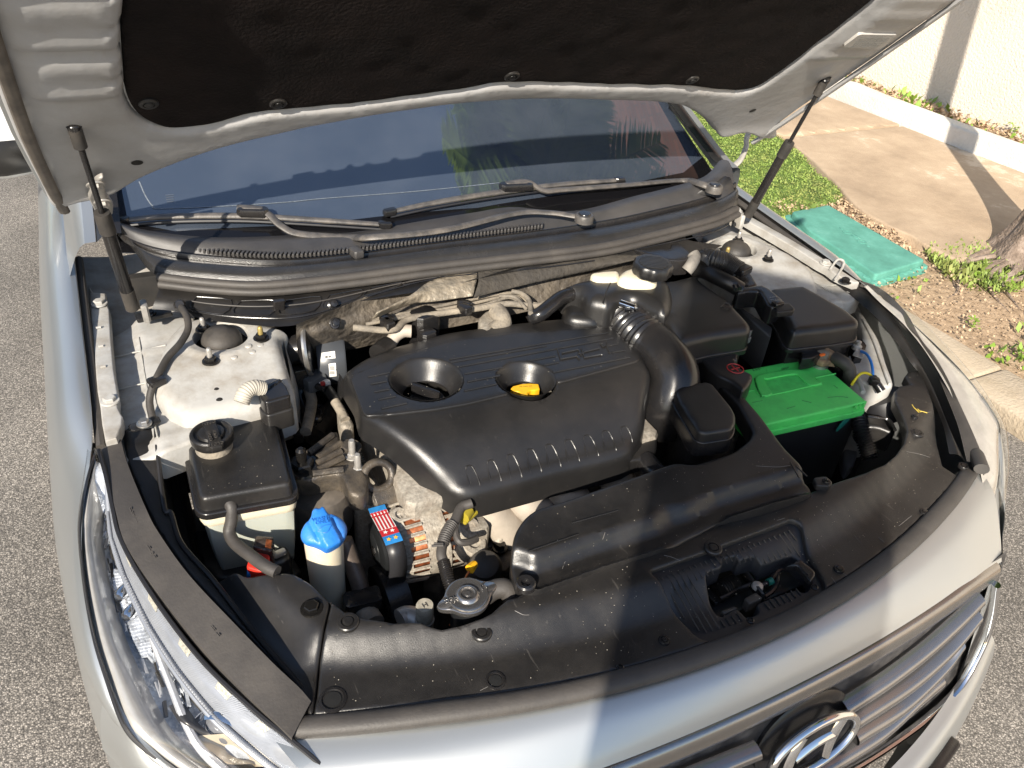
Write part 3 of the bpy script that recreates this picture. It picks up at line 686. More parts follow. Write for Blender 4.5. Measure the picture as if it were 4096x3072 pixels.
for s in (-1, 1):
    pane('side_window', [(s*.775, 1.62, .95), (s*.60, 2.38, 1.40), (s*.59, 3.2, 1.40), (s*.62, 3.85, 1.30), (s*.79, 4.4, .98)], m_gloss)
    v, f = slab_vf([(.775, .97), (3.9, 1.0), (4.9, .95), (4.9, .25), (1.5, .25), (1.4, .8)], .84, .78, r=0, step=.4, T=lambda x, y, z, s=s: Vector((s*(z+.02), x+.2, y-.05)))
pane('tail_panel', [(-.82, 4.95, .3), (.82, 4.95, .3), (.8, 4.9, 1.0), (-.8, 4.9, 1.0)], m_silver)
pane('boot_lid', [(-.8, 4.5, 1.06), (.8, 4.5, 1.06), (.8, 4.92, 1.0), (-.8, 4.92, 1.0)], m_silver)
for s in (-1, 1):
    for yy in (.98, 3.78):
        w = thing('w', '', '', (0, 0, 0)); bpy.data.objects.remove(w)
        v, f = lathe_vf([(.0, -.1), (.22, -.1), (.31, -.095), (.325, -.07), (.325, .07), (.31, .095), (.22, .10), (.21, .07), (0, .06)], (s*.78, yy, .325), (s, 0, 0), n=36)
        t_ = mesh_obj('wheel', v, f, m_tyre, car)
        v, f = lathe_vf([(.0, .08), (.06, .085), (.2, .10), (.215, .10)], (s*.78, yy, .325), (s, 0, 0), n=36); mesh_obj('rim', v, f, m_satin, t_)
# floor of the engine bay and dark inner walls
def box(name, c, hx, hy, hz, mat, parent, b=.004, rz=0, **k):
    ca, sa = math.cos(rz), math.sin(rz)
    v, f = box_vf(c, (hx*ca, hx*sa, 0), (-hy*sa, hy*ca, 0), (0, 0, hz), b=b); return mesh_obj(name, v, f, mat, parent, **k)
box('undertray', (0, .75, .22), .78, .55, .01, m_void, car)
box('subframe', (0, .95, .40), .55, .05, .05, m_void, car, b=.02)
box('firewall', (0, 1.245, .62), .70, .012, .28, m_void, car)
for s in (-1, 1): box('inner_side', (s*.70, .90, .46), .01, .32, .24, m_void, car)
# radiator and crossmember under the shield
loft('tower_wall', [[P('4', 1790, 560, .875), P('4', 1832, 760, .865), P('4', 1835, 870, .85)], [P('4', 1850, 750, .80), P('4', 1885, 930, .78), P('4', 1800, 1060, .76)], [P('4', 1860, 950, .72), P('4', 1905, 1150, .70), P('4', 1750, 1225, .68)]], m_inner, car, n=14, sub=4, flip=False)
rad = box('radiator', (-.02, .285, .50), .36, .022, .22, m_darkcase, car)
box('front_crossmember', (0, .30, .68), .40, .03, .03, m_void, car)
# ---- apron and strut tower (left in the picture), mirrored pieces where the photo shows both
def strut_tower(s):
    cx_, cy_ = s*.572, .991
    def zt(x, y):
        return .893
    return cx_, cy_

# dark wells behind the aprons, under the bonnet hinges
for s in (-1, 1):
    loft('hinge_well', [[(s*.785, 1.06, .835), (s*.785, 1.20, .845), (s*.785, 1.42, .87)], [(s*.70, 1.06, .822), (s*.70, 1.20, .83), (s*.70, 1.42, .86)], [(s*.60, 1.10, .825), (s*.60, 1.20, .84), (s*.60, 1.40, .88)]], m_inner, car, n=20, sub=4, flip=(s < 0))
    loft('well_wall', [[(s*.787, 1.04, .83), (s*.787, 1.42, .86)], [(s*.787, 1.04, .885), (s*.787, 1.42, .905)]], m_plastic, car, n=8, sub=1, smooth_cols=False)
def O(pts, z): return L('o', pts, z)
def bolt(parent, p, r=.011, h=.008, mat=None, axis=(0, 0, 1), name='bolt', flange=1.5):
    m = mat or m_zinc; v, f = lathe_vf([(r*flange, 0), (r*flange*.95, h*.25), (r*1.02, h*.3)], p, axis, n=20)
    mb = MB().add(v, f); v, f = lathe_vf([(r, h*.3), (r, h*.85), (r*.86, h), (0, h)], p, axis, n=6); mb.add(v, f)
    return mb.put(name, m, parent, sharp=25)
def clip(parent, p, r=.013, mat=None, axis=(0, 0, 1), name='clip', n=24):
    r *= .8
    v, f = lathe_vf([(r, -.003), (r, .001), (r*.9, .0025), (r*.62, .0028), (r*.58, .0008), (r*.5, .0008), (r*.46, .003), (r*.2, .0035), (0, .003)], p, axis, n=n)
    return mesh_obj(name, v, f, mat or m_gloss, parent)
# ------------------------------------------------------------ aprons and strut towers
ap = [(-.775, .78), (-.70, .765), (-.64, .78), (-.60, .84), (-.60, 1.14), (-.69, 1.18), (-.735, 1.14), (-.775, 1.10)]
def zap(x, y):
    return .842 + .010*(1/(1+math.exp(-(x+.705)/.004))) + .0035*sum(math.exp(-((y-q)/.006)**2) for q in (.80, .93, 1.05)) + .002*noise.noise(Vector((x*14, y*14, 0)))
apl = slab('apron', ap, zap, .80, m_inner, car, r=.006, step=.009)
mirror(apl)
tw = [(960, 830), (1030, 600), (1080, 520), (1200, 440), (1500, 440), (1800, 500), (1775, 560), (1805, 680), (1830, 760), (1835, 860), (1520, 950), (1210, 1015), (1100, 990), (1010, 930)]
twp = smoothpoly(ring_from('4', tw, .888), 4)
c0 = (-.572, .991)
def ztw(x, y):
    z = .894 - max(0, .93-y)*.16 + .0025*noise.noise(Vector((x*12, y*12, 3)))
    d = math.hypot(x-c0[0], y-c0[1]); z += .004*math.exp(-((d-.062)/.008)**2)
    z -= .012*math.exp(-((x+.515)/.02)**2 - ((y-.80)/.05)**2)
    return z
tl = slab('strut_tower', twp, ztw, .79, m_inner, car, r=.022, step=.008, flare=.0, holes=[circle(c0, .044, .044, 36)], hdepth=.02, hr=.004)
tr = mirror(tl)
for s in (-1, 1):
    cx_, cy_ = s*.572, .991
    cap_ = lathe('strut_cap', [(.034, -.022), (.034, -.006), (.033, -.002), (.030, .003), (.024, .009), (.014, .013), (.010, .016), (0, .016)], (cx_, cy_, .893), m_rubber, car, n=36)
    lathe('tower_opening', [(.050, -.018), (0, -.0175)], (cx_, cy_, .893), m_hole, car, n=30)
    for dx, dy in ((-.028, -.073), (.061, -.034), (-.024, .026)):
        bx_, by_ = cx_ - s*-1*0 + (dx if s < 0 else -dx), cy_ + dy
        b_ = bolt(car, (bx_, by_, .894 - max(0, .93-by_)*.16 + .001), .0095, .010, m_bolt, name='strut_nut', flange=1.45)
        v, f = lathe_vf([(.0046, 0), (.0046, .012), (.0038, .016), (.0025, .0175), (0, .0175)], (bx_, by_, .902), n=12)
        mesh_obj('strut_stud', v, f, m_zinc if not (dx > .05) else m_brassn, b_, sharp=60)
# dimples and holes pressed in the left tower
for x, y, r in ((1368, 876, .0042), (1386, 942, .0055)):
    p = P('4', x, y, ztw); lathe('drain_hole', [(r, 0), (r*.6, .0008), (0, .0008)], (p.x, p.y, ztw(p.x, p.y)-.0002), m_void, car, n=14)
for x, y in ((1570, 605), (1645, 600), (1595, 642), (1480, 675)):
    p = P('4', x, y, ztw); lathe('dimple', [(.0062, -.001), (.005, .001), (.002, .0017), (0, .0018)], (p.x, p.y, ztw(p.x, p.y)), m_inner, car, n=14)
# flange bracket along the fender, left and right
bk = [(560, 225), (590, 268), (668, 275), (672, 330), (692, 380), (704, 560), (722, 760), (750, 930), (746, 1000), (777, 1060), (770, 1110), (735, 1190), (665, 1210), (645, 1100), (635, 1000), (618, 900), (592, 600), (568, 370)]
bkp = ring_from('4', bk, .872)
brl = slab('fender_bracket', bkp, lambda x, y: .873 + .003*math.sin(min(1, max(0, (y-.80)/.4))*3.14), .855, m_paint if False else m_inner, car, r=.003, step=.012)
brr = mirror(brl)
for (x, y) in ((628, 340), (695, 955)):
    p = P('4', x, y, .876); bolt(car, p, .0095, .008, m_inner, name='bracket_bolt'); bolt(car, (-p.x, p.y, p.z), .0095, .008, m_inner, name='bracket_bolt')
for (x, y) in ((622, 490), (637, 608), (652, 738)):
    a, b = P('4', x-16, y+3, .877), P('4', x+16, y-3, .877)
    tube('rib', [a, b], .0022, m_inner, brl, n=8, smooth=2)
# rubber gap strip between fender and bracket
gp = [(-.776, y, zin(y)-.012) for y in (.80, .95, 1.1, 1.25, 1.35)]
gl = tube('gap_seal', gp, .0075, m_greyrub, car, n=8); mirror(gl)
# right apron: slightly raised tray behind the tower
# folded brace from the tower to the fender (right)
tube('apron_brace', [P('6', 985, 125, .875), P('6', 1035, 60, .89), P('6', 1075, 85, .885), P('6', 1020, 185, .87)], .0028, m_inner, car, n=8, smooth=3)
# ------------------------------------------------------------ radiator shield
front = [(-.60 + i*.05, 0) for i in range(25)]
def yF(x): return yS(x) + .026
shl = XY(L('8', [(20, 600), (60, 612), (120, 660), (190, 692), (300, 712), (440, 735), (540, 731), (610, 732), (655, 748), (740, 760), (880, 735), (1000, 700), (1055, 675), (1100, 635), (1150, 595), (1220, 575), (1325, 500), (1700, 375), (1950, 290), (2212, 213)], .79))
shl += XY(L('9', [(300, 110), (650, 0)], .79)) + XY(L('6', [(1015, 1482), (1200, 1420), (1330, 1360), (1400, 1300), (1450, 1230), (1466, 1150), (1440, 1060), (1390, 960), (1392, 895), (1425, 862), (1490, 850), (1458, 800), (1480, 770), (1555, 757), (1650, 1000), (1715, 1190), (1740, 1290), (1915, 1400)], .785))
fr = [(x, yF(x)) for x in np.linspace(.612, -.50, 40)]
seam = XY(L('7', [(1965, 1235), (1992, 1120), (2012, 920), (2062, 760), (2098, 605)], .785))
shp = shl + fr + seam
fcurve = [(x, yF(x)) for x in np.linspace(-.75, .75, 60)]
fa_ = np.array(fcurve)
def dF(x, y):
    return float(np.sqrt(((fa_ - (x, y))**2).sum(1)).min())
def sstep(a, b, t):
    t = min(1, max(0, (t-a)/(b-a))); return t*t*(3-2*t)
def zsh(x, y):
    d = dF(x, y)
    z = .760 + .031*sstep(.050, .102, d) - .012*max(0, abs(x)-.3)
    # recess round the latch
    if lat_in is not None:
        pass
    return z
lat_in = None
LO = [('D', 215, 800), ('D', 300, 770), ('D', 700, 630), ('D', 1100, 480), ('D', 1600, 290), ('D', 1690, 330), ('D', 1790, 480), ('D', 1930, 690), ('D', 1985, 800), ('D', 1960, 890), ('D', 1800, 980), ('D', 1400, 1130), ('D', 1050, 1270), ('D', 870, 1345), ('D', 740, 1320), ('D', 600, 1180), ('D', 350, 920)]
lat_poly = ccw(rounded([tuple(P(t, x, y, .768)[:2]) for t, x, y in LO], .012))
la_ = lat_poly
def pinside(p):
    d = pdist([p], la_)[0]; s = 1 if pin([p], la_)[0] else -1
    return sstep(-.001, .009, s*d)
lat_in = True
latch_hole = [(765, 830), (800, 800), (925, 755), (920, 700), (960, 680), (1060, 652), (1090, 695), (1240, 640), (1290, 655), (1330, 685), (1640, 570), (1700, 585), (1800, 640), (1850, 720), (1830, 850), (1760, 885), (1690, 850), (1340, 975), (1300, 1010), (1335, 1080), (1210, 1140), (1165, 1085), (1100, 1030), (960, 1120), (905, 1095), (860, 1020), (800, 900)]
lhp = rounded([tuple(P('D', x, y, .757)[:2]) for x, y in latch_hole], .006, 3)
shield = thing('radiator_shield', 'wide black plastic shield over the radiator with scratches and push clips', 'engine bay trim', (0, .35, .77))
v, f = slab_vf(shp, zsh, lambda x, y: zsh(x, y)-.02, r=.004, step=.0095, holes=[lat_poly], hr=.004, hdepth=.014)
mesh_obj('panel', v, f, m_shield, shield, sharp=45)
mesh_obj('latch_tray', *slab_vf(inset(lat_poly, -.002), lambda x, y: zsh(x, y)-.009, lambda x, y: zsh(x, y)-.02, r=0, step=.009, holes=[lhp], hr=.003, hdepth=.03), M('satin blue black plastic', (.014, .015, .018), .42, var=.1, bump=.5, bs=900), shield, sharp=45)
# fine ribs in the latch recess
def rib_line(parent, t, a, b, z, r=.0012, mat=None, n=6, name='rib'):
    A, B = P(t, *a, z), P(t, *b, z); return tube(name, [A, B], r, mat or m_shield, parent, n=n, smooth=2, flat=1)
zr_ = lambda x, y: zsh(x, y)-.0078
ribs = [((300, 775), (405, 960)), ((355, 755), (590, 1168)), ((415, 735), (728, 1285)), ((468, 716), (800, 1300)), ((524, 698), (862, 1283)), ((574, 675), (925, 1265)),
        ((630, 655), (713, 790)), ((682, 636), (766, 770)), ((738, 617), (820, 752)), ((788, 600), (872, 732)), ((845, 582), (897, 662)), ((895, 563), (948, 642)), ((948, 543), (1004, 623)), ((1000, 522), (1056, 604)),
        ((1058, 503), (1135, 632)), ((1110, 485), (1188, 613)), ((1160, 466), (1242, 594)), ((1213, 447), (1295, 573)), ((1262, 430), (1388, 625)), ((1312, 411), (1438, 604)), ((1362, 391), (1490, 583)), ((1412, 371), (1540, 563)),
        ((1464, 353), (1590, 542)), ((1515, 335), (1642, 522)), ((1562, 317), (1722, 560)), ((1610, 298), (1688, 400)),
        ((937, 1178), (984, 1248)), ((990, 1155), (1040, 1228)), ((1046, 1133), (1096, 1208)), ((1102, 1110), (1152, 1187)),
        ((1370, 1002), (1424, 1077)), ((1423, 980), (1477, 1055)), ((1475, 957), (1528, 1032)), ((1527, 937), (1580, 1010)), ((1578, 915), (1632, 990)), ((1630, 893), (1682, 960)), ((1682, 872), (1730, 935))]
for a, b in ribs: rib_line(shield, 'D', a, b, zr_)
for t, x, y, r in (('D', 865, 478, .017), ('8', 145, 740, .018), ('8', 990, 805, .017), ('6', 1533, 1158, .016), ('D', 385, 1385, .010), ('D', 2100, 685, .010), ('9', 1578, 45, .009), ('D', 590, 270, .008), ('6', 1828, 1368, .012), ('6', 1520, 1057, .008)):
    p = P(t, x, y, zsh); clip(shield, (p.x, p.y, zsh(p.x, p.y)+.001), r, m_gloss if r < .015 else m_plastic)
for t, x, y, r in (('8', 50, 1228, .013), ('8', 1078, 1108, .010), ('8', 1865, 1027, .004), ('D', 1232, 1187, .004), ('D', 1862, 858, .004)):
    p = P(t, x, y, zsh)
    lathe('clip_hole', [(r*1.35, -.001), (r*1.3, .0015), (r*1.05, .002), (r, .0005), (r*.9, -.001)], (p.x, p.y, zsh(p.x, p.y)), m_gloss, shield, n=20)
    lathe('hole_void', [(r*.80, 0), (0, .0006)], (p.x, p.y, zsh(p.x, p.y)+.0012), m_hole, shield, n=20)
# side cover left of the seam
side_px = [('7', 2085, 600), ('7', 2045, 760), ('7', 1998, 920), ('7', 1975, 1120), ('7', 1950, 1235), ('7', 1900, 1180), ('7', 1640, 850), ('7', 1480, 650), ('7', 1290, 420), ('7', 1180, 250), ('7', 1290, 385), ('7', 1480, 362), ('7', 1560, 420), ('7', 1740, 418), ('7', 1850, 412), ('7', 1950, 470), ('7', 2090, 590)]
scp = [('7', 2088, 602), ('7', 2048, 760), ('7', 2000, 920), ('7', 1980, 1120), ('7', 1960, 1240), ('7', 1640, 830), ('7', 1400, 540), ('7', 1275, 405), ('7', 1330, 385), ('7', 1480, 365), ('7', 1540, 410), ('7', 1600, 425), ('7', 1840, 412), ('7', 1960, 480)]
scw = [tuple(P(t, x, y, .79)[:2]) for t, x, y in scp]
si_xy = np.array(dense([('7', 1005, 175), ('7', 1195, 440), ('7', 1500, 765), ('7', 1740, 1010), ('7', 1890, 1150), ('7', 1966, 1238)] and [tuple(P(t, x, y, .785)[:2]) for t, x, y in (('7', 1195, 440), ('7', 1500, 765), ('7', 1740, 1010), ('7', 1890, 1150), ('7', 1966, 1238))], .01)[:40])
def zsc(x, y):
    d = min(dF(x, y), float(np.sqrt(((si_xy - (x, y))**2).sum(1)).min())*1.0 + .030)
    return .760 + .031*sstep(.050, .102, d) - .012*max(0, abs(x)-.3)
scov = slab('side_cover', rounded(scw, .01, 3), zsc, .70, m_shield, shield, r=.005, step=.01)
p = P('7', 1970, 650, zsc)
bb_ = bolt(shield, (p.x, p.y, zsc(p.x, p.y)), .010, .007, m_bolt)
# ------------------------------------------------------------ liner trough and the wide side seals along both headlights
so = [P('4', 637, 1258, .862), P('4', 672, 1400, .856), P('4', 728, 1640, .850), P('7', 790, 235, .838), P('7', 950, 485, .822), P('7', 1245, 860, .798), P('7', 1500, 1135, .779), P('7', 1700, 1330, .766), P('7', 1845, 1470, .757)]
si = [P('4', 762, 1196, .862), P('4', 805, 1350, .856), P('4', 925, 1640, .850), P('7', 1005, 175, .838), P('7', 1195, 440, .822), P('7', 1500, 765, .800), P('7', 1740, 1010, .782), P('7', 1890, 1150, .770), P('7', 1966, 1238, .762)]
mid = [a.lerp(b, .5) + Vector((0, 0, .0008)) for a, b in zip(so, si)]
o1 = [a + Vector((-.001, -.001, -.012)) for a in so]; i1 = [a + Vector((.001, .001, -.016)) for a in si]
ss = loft('side_seal', [o1, so, mid, si, i1], m_greyrub, car, n=60, sub=3, flip=True, smooth_rows=False)
for k_, s_ in ((.28, '=-==-=='), (.42, '-=- o ='), (.62, '== -=')):
    j_ = int(k_*8); a_, b_ = mid[j_], mid[j_+1]; text('lettering', s_, .008, m_greyrub, mat_at(a_.lerp(b_, k_*8-j_) + Vector((0, 0, .0006)), b_-a_, (-.3, -.3, .9)), ss, ext=.0006)
# the right one is wavy and narrower
so_r = [P('6', 1185, 195, .868), P('6', 1340, 270, .862), P('6', 1470, 400, .85), P('6', 1560, 560, .835), P('6', 1700, 760, .815), P('6', 1820, 1000, .79), P('6', 1930, 1250, .775), P('6', 1975, 1390, .765)]
si_r = [P('6', 1075, 190, .862), P('6', 1225, 215, .856), P('6', 1330, 320, .846), P('6', 1440, 480, .832), P('6', 1600, 620, .812), P('6', 1690, 850, .79), P('6', 1790, 1100, .775), P('6', 1850, 1335, .765)]
mr = [a.lerp(b, .5) + Vector((0, 0, .004)) for a, b in zip(so_r, si_r)]
loft('side_seal', [si_r, mr, so_r, [a + Vector((.001, 0, -.014)) for a in so_r]], m_greyrub, car, n=60, sub=3, flip=True)
# black arched liner pieces on the right between seal and shield
lr_o = [P('6', 1040, 190, .858), P('6', 1180, 235, .852), P('6', 1330, 340, .842), P('6', 1430, 500, .828), P('6', 1545, 690, .806), P('6', 1650, 900, .786), P('6', 1750, 1150, .772), P('6', 1840, 1335, .762)]
lr_i = [P('6', 1015, 200, .850), P('6', 1120, 290, .842), P('6', 1270, 420, .832), P('6', 1390, 560, .818), P('6', 1500, 720, .800), P('6', 1560, 800, .785), P('6', 1690, 1080, .770), P('6', 1740, 1288, .762)]
loft('headlight_trim', [lr_i, [a.lerp(b, .5)+Vector((0, 0, .006)) for a, b in zip(lr_i, lr_o)], lr_o], m_plastic, car, n=50, sub=4, flip=True)
p = P('6', 1082, 200, .868); bolt(car, p, .009, .009, m_bolt)
# left liner: dark panel between the side seal and the bay
def ztr(x, y): return .846 - .222*max(0, .80-y)
tp_ = [('4', 768, 1150), ('4', 830, 1100), ('4', 985, 1085), ('4', 1000, 1300), ('4', 1042, 1640), ('7', 1085, 60), ('7', 1150, 250), ('7', 1350, 480), ('7', 1590, 790), ('7', 1830, 1070), ('7', 1972, 1232),
       ('7', 1890, 1150), ('7', 1740, 1010), ('7', 1500, 765), ('7', 1195, 440), ('7', 1005, 175), ('4', 925, 1640), ('4', 805, 1350)]
tpw = [tuple(P(t, x, y, ztr)[:2]) for t, x, y in tp_]
slab('headlight_trim', tpw, lambda x, y: ztr(x, y) - .016*math.exp(-(pdist([(x, y)], tpw[10:])[0] if False else 0)) + .016, .62, m_plastic, car, r=.004, step=.010)
tube('trim_edge', [Vector((x, y, ztr(x, y)+.003)) for x, y in tpw[2:11]], .0035, m_plastic, car, n=8)
box('trim_tab', P('4', 915, 1100, .862), .022, .010, .003, m_plastic, car, rz=.2)
p = P('4', 912, 1098, .866); bolt(car, p, .0075, .008, m_steel)
# ------------------------------------------------------------ front rubber seal
cl = [(x, yS(x)+.012, .757 - .010*max(0, abs(x)-.45)/.15) for x in np.linspace(-.615, .635, 40)]
v, f = tube_vf(cl, .0145, n=14, smooth=0, flat=.75); mesh_obj('front_seal', v, f, m_greyrub, car)
tube('seal_end', [(.632, yS(.632)+.012, .755), (.640, .345, .766), P('6', 1945, 1385, .775)], .013, m_greyrub, car, n=12, flat=.8)
# ------------------------------------------------------------ grille, chrome bar, slats, emblem
def PG(t, x, y, off=0.0):
    d = ray(t, x, y); k = 1.2
    for _ in range(30):
        q = CAMP + d*k; e = q.y - (yG(q.x, q.z) - off); k -= e/(d.y - .22*d.z - .28*q.x*d.x)*.8
    return CAMP + d*k
gr = thing('x', '', '', (0, 0, 0)); bpy.data.objects.remove(gr)
gx = np.linspace(-.58, .58, 25)
def gz_low(x): return .40 + .09*sstep(.40, .58, abs(x))
rows = [[(x, yG(x, z)+.014, z) for x in gx] for z in (.685, .62, .56, .50, .44, .38)]
gril = loft('grille', rows, m_grille, car, n=60, sub=3, flip=True)
rows = [rowx(lambda x: yC(x)+.004, lambda x: .693 - .03*max(0, abs(x)-.45)/.2), rowx(lambda x: yC(x)-.004, lambda x: .692 - .03*max(0, abs(x)-.45)/.2), rowx(lambda x: yC(x)-.010, lambda x: .683 - .03*max(0, abs(x)-.45)/.2),
        rowx(lambda x: yC(x)-.013, lambda x: .668-.03*max(0, abs(x)-.45)/.2), rowx(lambda x: yC(x)-.010, lambda x: .657-.03*max(0, abs(x)-.45)/.2), rowx(lambda x: yC(x)+.006, lambda x: .652-.03*max(0, abs(x)-.45)/.2)]
rows = [[p for p in r if abs(p[0]) <= .56] for r in rows]
loft('chrome_bar', rows, m_satin, gril, n=90, sub=4, flip=False)
def PGs(t, pts, off): return [PG(t, x, y, off) for x, y in pts]
sl9 = [[(1085, 1268), (1350, 1095), (1600, 905), (1800, 725), (1950, 575)], [(1150, 1350), (1500, 1120), (1750, 900), (1935, 680)], [(1155, 1450), (1450, 1262), (1700, 1025), (1825, 855)], [(900, 1690), (1300, 1440), (1550, 1215), (1700, 1085)]]
def mk_slat(pts, w=46):
    c = PGs('9', pts, .006); r_ = []
    for dz, dy in ((.002, .012), (.001, .002), (-.003, -.006), (-.010, -.008), (-.018, -.004), (-.020, .010)):
        r_.append([p + Vector((0, dy + dz*.22, dz)) for p in c])
    loft('slat', r_, m_slat, gril, n=40, sub=2, flip=False)
for q in sl9: mk_slat(q)
mk_slat([(-200, 1840), (150, 1695), (540, 1535)]); 
frq = PGs('9', [(2038, 500), (2010, 700), (1950, 880), (1800, 1150), (1600, 1345), (1300, 1560), (1000, 1740)], .004)
v, f = tube_vf(frq, .008, n=10, flat=.8); mesh_obj('grille_surround', v, f, m_chrome, gril); mirror(gril.children[-1], gril) if False else None
em = mesh_obj('badge_plate', *lathe_vf([(.092, -.012), (.092, -.004), (.084, 0), (0, .002)], (.065, yG(0, .585)+.004, .585), (0, -1, .22), n=40, sx=1.0, sy=.80, ref=(1, 0, 0)), m_gloss, gril)
EF = Frame((.065, yG(0, .585)-.016, .587), (1, 0, 0), (0, .215, 1))
def EW(a, b, w=0): return EF.wd(a, b, w)
ring = [EW(.083*math.cos(t), .0455*math.sin(t)) for t in np.linspace(0, 2*math.pi, 49)[:-1]]
mb = MB(); pts = ring + ring[:2]
v, f = tube_vf(pts, .0068, n=10, smooth=0, cap=False); mb.add(v, f)
def sliver(a, b, wa, wm, wb, h=.006):
    A, B = Vector(a), Vector(b); n_ = (B-A).normalized(); pr = Vector((-n_.y, n_.x)); vs = []
    for k in range(9):
        t = k/8; c = A.lerp(B, t) + pr*(.006*math.sin(math.pi*t)); w = (wa*(1-t) + wb*t) + wm*math.sin(math.pi*t)
        vs += [EW(*(c - pr*w), 0), EW(*(c - pr*w*.3), h), EW(*(c + pr*w*.3), h), EW(*(c + pr*w), 0)]
    fs = [(k*4+j, k*4+j+1, k*4+j+5, k*4+j+4) for k in range(8) for j in range(3)]; return vs, fs
for q in (sliver((-.052, -.034), (-.028, .036), .010, .001, .007), sliver((.028, -.036), (.052, .034), .007, .001, .010), sliver((-.040, -.006), (.040, .006), .007, .001, .007)):
    mb.add(*q)
mb.put('emblem', m_chrome, gril, sharp=60)
# ------------------------------------------------------------ headlights
m_lens = bpy.data.materials.new('clear headlight lens'); N, K = nodes_of(m_lens); N.remove(N['Principled BSDF'])
tb, gb, ms, frn = N.new('ShaderNodeBsdfTransparent'), N.new('ShaderNodeBsdfGlossy'), N.new('ShaderNodeMixShader'), N.new('ShaderNodeLayerWeight')
tb.inputs[0].default_value = (.97, .98, .98, 1); gb.inputs['Roughness'].default_value = .04; mm0 = N.new('ShaderNodeMath'); mm0.operation = 'POWER'; mm0.inputs[1].default_value = 4.0
mm = N.new('ShaderNodeMath'); mm.operation = 'MULTIPLY_ADD'; mm.inputs[1].default_value = .8; mm.inputs[2].default_value = .06
K.new(frn.outputs['Facing'], mm0.inputs[0]); K.new(mm0.outputs[0], mm.inputs[0]); K.new(mm.outputs[0], ms.inputs[0]); K.new(tb.outputs[0], ms.inputs[1]); K.new(gb.outputs[0], ms.inputs[2]); K.new(ms.outputs[0], N['Material Output'].inputs[0])
m_refl = M('headlight reflector', (.56, .58, .62), .24, metal=.35, var=.35, vs=55, bump=1.0, bs=70)
m_hlpl = M('pale headlight bezel', (.48, .48, .50), .36, metal=.35, var=.12, vs=30, bump=.25, bs=180)
m_ribb = M('ribbed clear light guide', (.34, .35, .38), .25, metal=.4, var=.1, vs=30)
m_hldk = M('dark headlight bezel', (.06, .055, .05), .3, metal=.4, var=.3)
m_streak = M('streaky outer lens wall', (.50, .47, .43), .22, metal=.3, var=.12, vs=34, coat=.6)
hl = mesh_obj('headlight', *loft_vf([HI, [a.lerp(b, .25)+Vector((-.004, -.006, .010)) for a, b in zip(HI, HO)], [a.lerp(b, .55)+Vector((-.010, -.012, .016)) for a, b in zip(HI, HO)], [a.lerp(b, .85)+Vector((-.008, -.010, .008)) for a, b in zip(HI, HO)], HO], n=70, sub=5), m_lens, car)
hl.name = 'headlight'
def HP(t, k, dz):   # point inside the lamp: t along 0..10, k across 0 (inner) .. 1 (outer), depth dz
    i = min(9, int(t)); a = HI[i].lerp(HI[i+1], t-i); b = HO[i].lerp(HO[i+1], t-i); return a.lerp(b, k) + Vector((.3*dz, .3*dz, -dz))
TT = [0.4, 1, 2, 3, 4, 5, 6, 7, 8, 9, 10]
loft('housing', [[HP(t, .0, .006) for t in TT], [HP(t, .32, .030 if t > 1 else .01) for t in TT], [HP(t, .52, .046 if t > 1 else .01) for t in TT], [HP(t, .7, .044 if t > 1 else .01) for t in TT], [HP(t, 1.0, .006) for t in TT]], m_refl, hl, n=70, sub=5)
m_facet = M('lit guide facets', (.46, .43, .36), .3, metal=.2, var=.3, vs=300, bump=.8, bs=400)
# light guide strip along the inner edge with cross ribs
gd = loft('light_guide', [[HP(t, .03, .006) for t in TT[1:]], [HP(t, .16, .009) for t in TT[1:]], [HP(t, .30, .016) for t in TT[1:]]], m_ribb, hl, n=60, sub=3)
mb = MB()
for i in range(230):
    t = 1.3 + 8.6*i/230; mb.add(*tube_vf([HP(t, .04, .0045), HP(t+.05, .27, .0135)], .0009, n=4, smooth=0, cap=False))
for q_ in range(9):
    t = 1.6 + q_*.95; mbl = [[HP(t, .05, .0038), HP(t+.30, .05, .0038)], [HP(t+.10, .13, .0072), HP(t+.38, .13, .0072)]]
    loft('guide_facet', mbl, m_facet, hl, n=4, sub=1, smooth_cols=False, smooth_rows=False)
g2 = mb.put('guide_ribs', m_ribb, hl); g2['kind'] = 'stuff'
for k, mt, r in ((.335, m_hlpl, .0035), (.375, m_ribb, .003), (.305, m_hldk, .002)):
    tube('bezel_line', [HP(t, k, .018) for t in TT[1:]], r, mt, hl, n=8)
mb = MB()
for i in range(150):
    t = 2 + 7.8*i/150; q = HP(t, .34, .013); mb.add(*lathe_vf([(.0022, 0), (.0015, .0015), (0, .002)], q, n=6))
b2 = mb.put('guide_beads', m_ribb, hl); b2['kind'] = 'stuff'
# outer bezel band, projector, turn signal pocket
loft('outer_bezel', [[HP(t, .76, .035) for t in TT], [HP(t, .81, .014) for t in TT], [HP(t, .87, .005) for t in TT], [HP(t, .93, .004) for t in TT], [HP(t, .99, .006) for t in TT]], m_streak, hl, n=60, sub=4)
def hlbox(t0, t1, k0, k1, d0, mat, name, bulge=.01):
    r_ = []
    for k in np.linspace(k0, k1, 4):
        r_.append([HP(t0 + (t1-t0)*q, k, d0 - bulge*math.sin(math.pi*q)*math.sin(math.pi*(k-k0)/(k1-k0))) for q in np.linspace(0, 1, 7)])
    return loft(name, r_, mat, hl, n=20, sub=4)
hlbox(6.6, 7.5, .52, .66, .030, m_hldk, 'dark_insert')
hlbox(8.6, 9.6, .48, .66, .030, m_hldk, 'dark_insert')
hlbox(7.5, 8.7, .40, .64, .030, M('creamy reflector', (.55, .47, .36), .3, metal=.2, var=.1), 'reflector_bowl', -.02)
rs_ = random.Random(9)
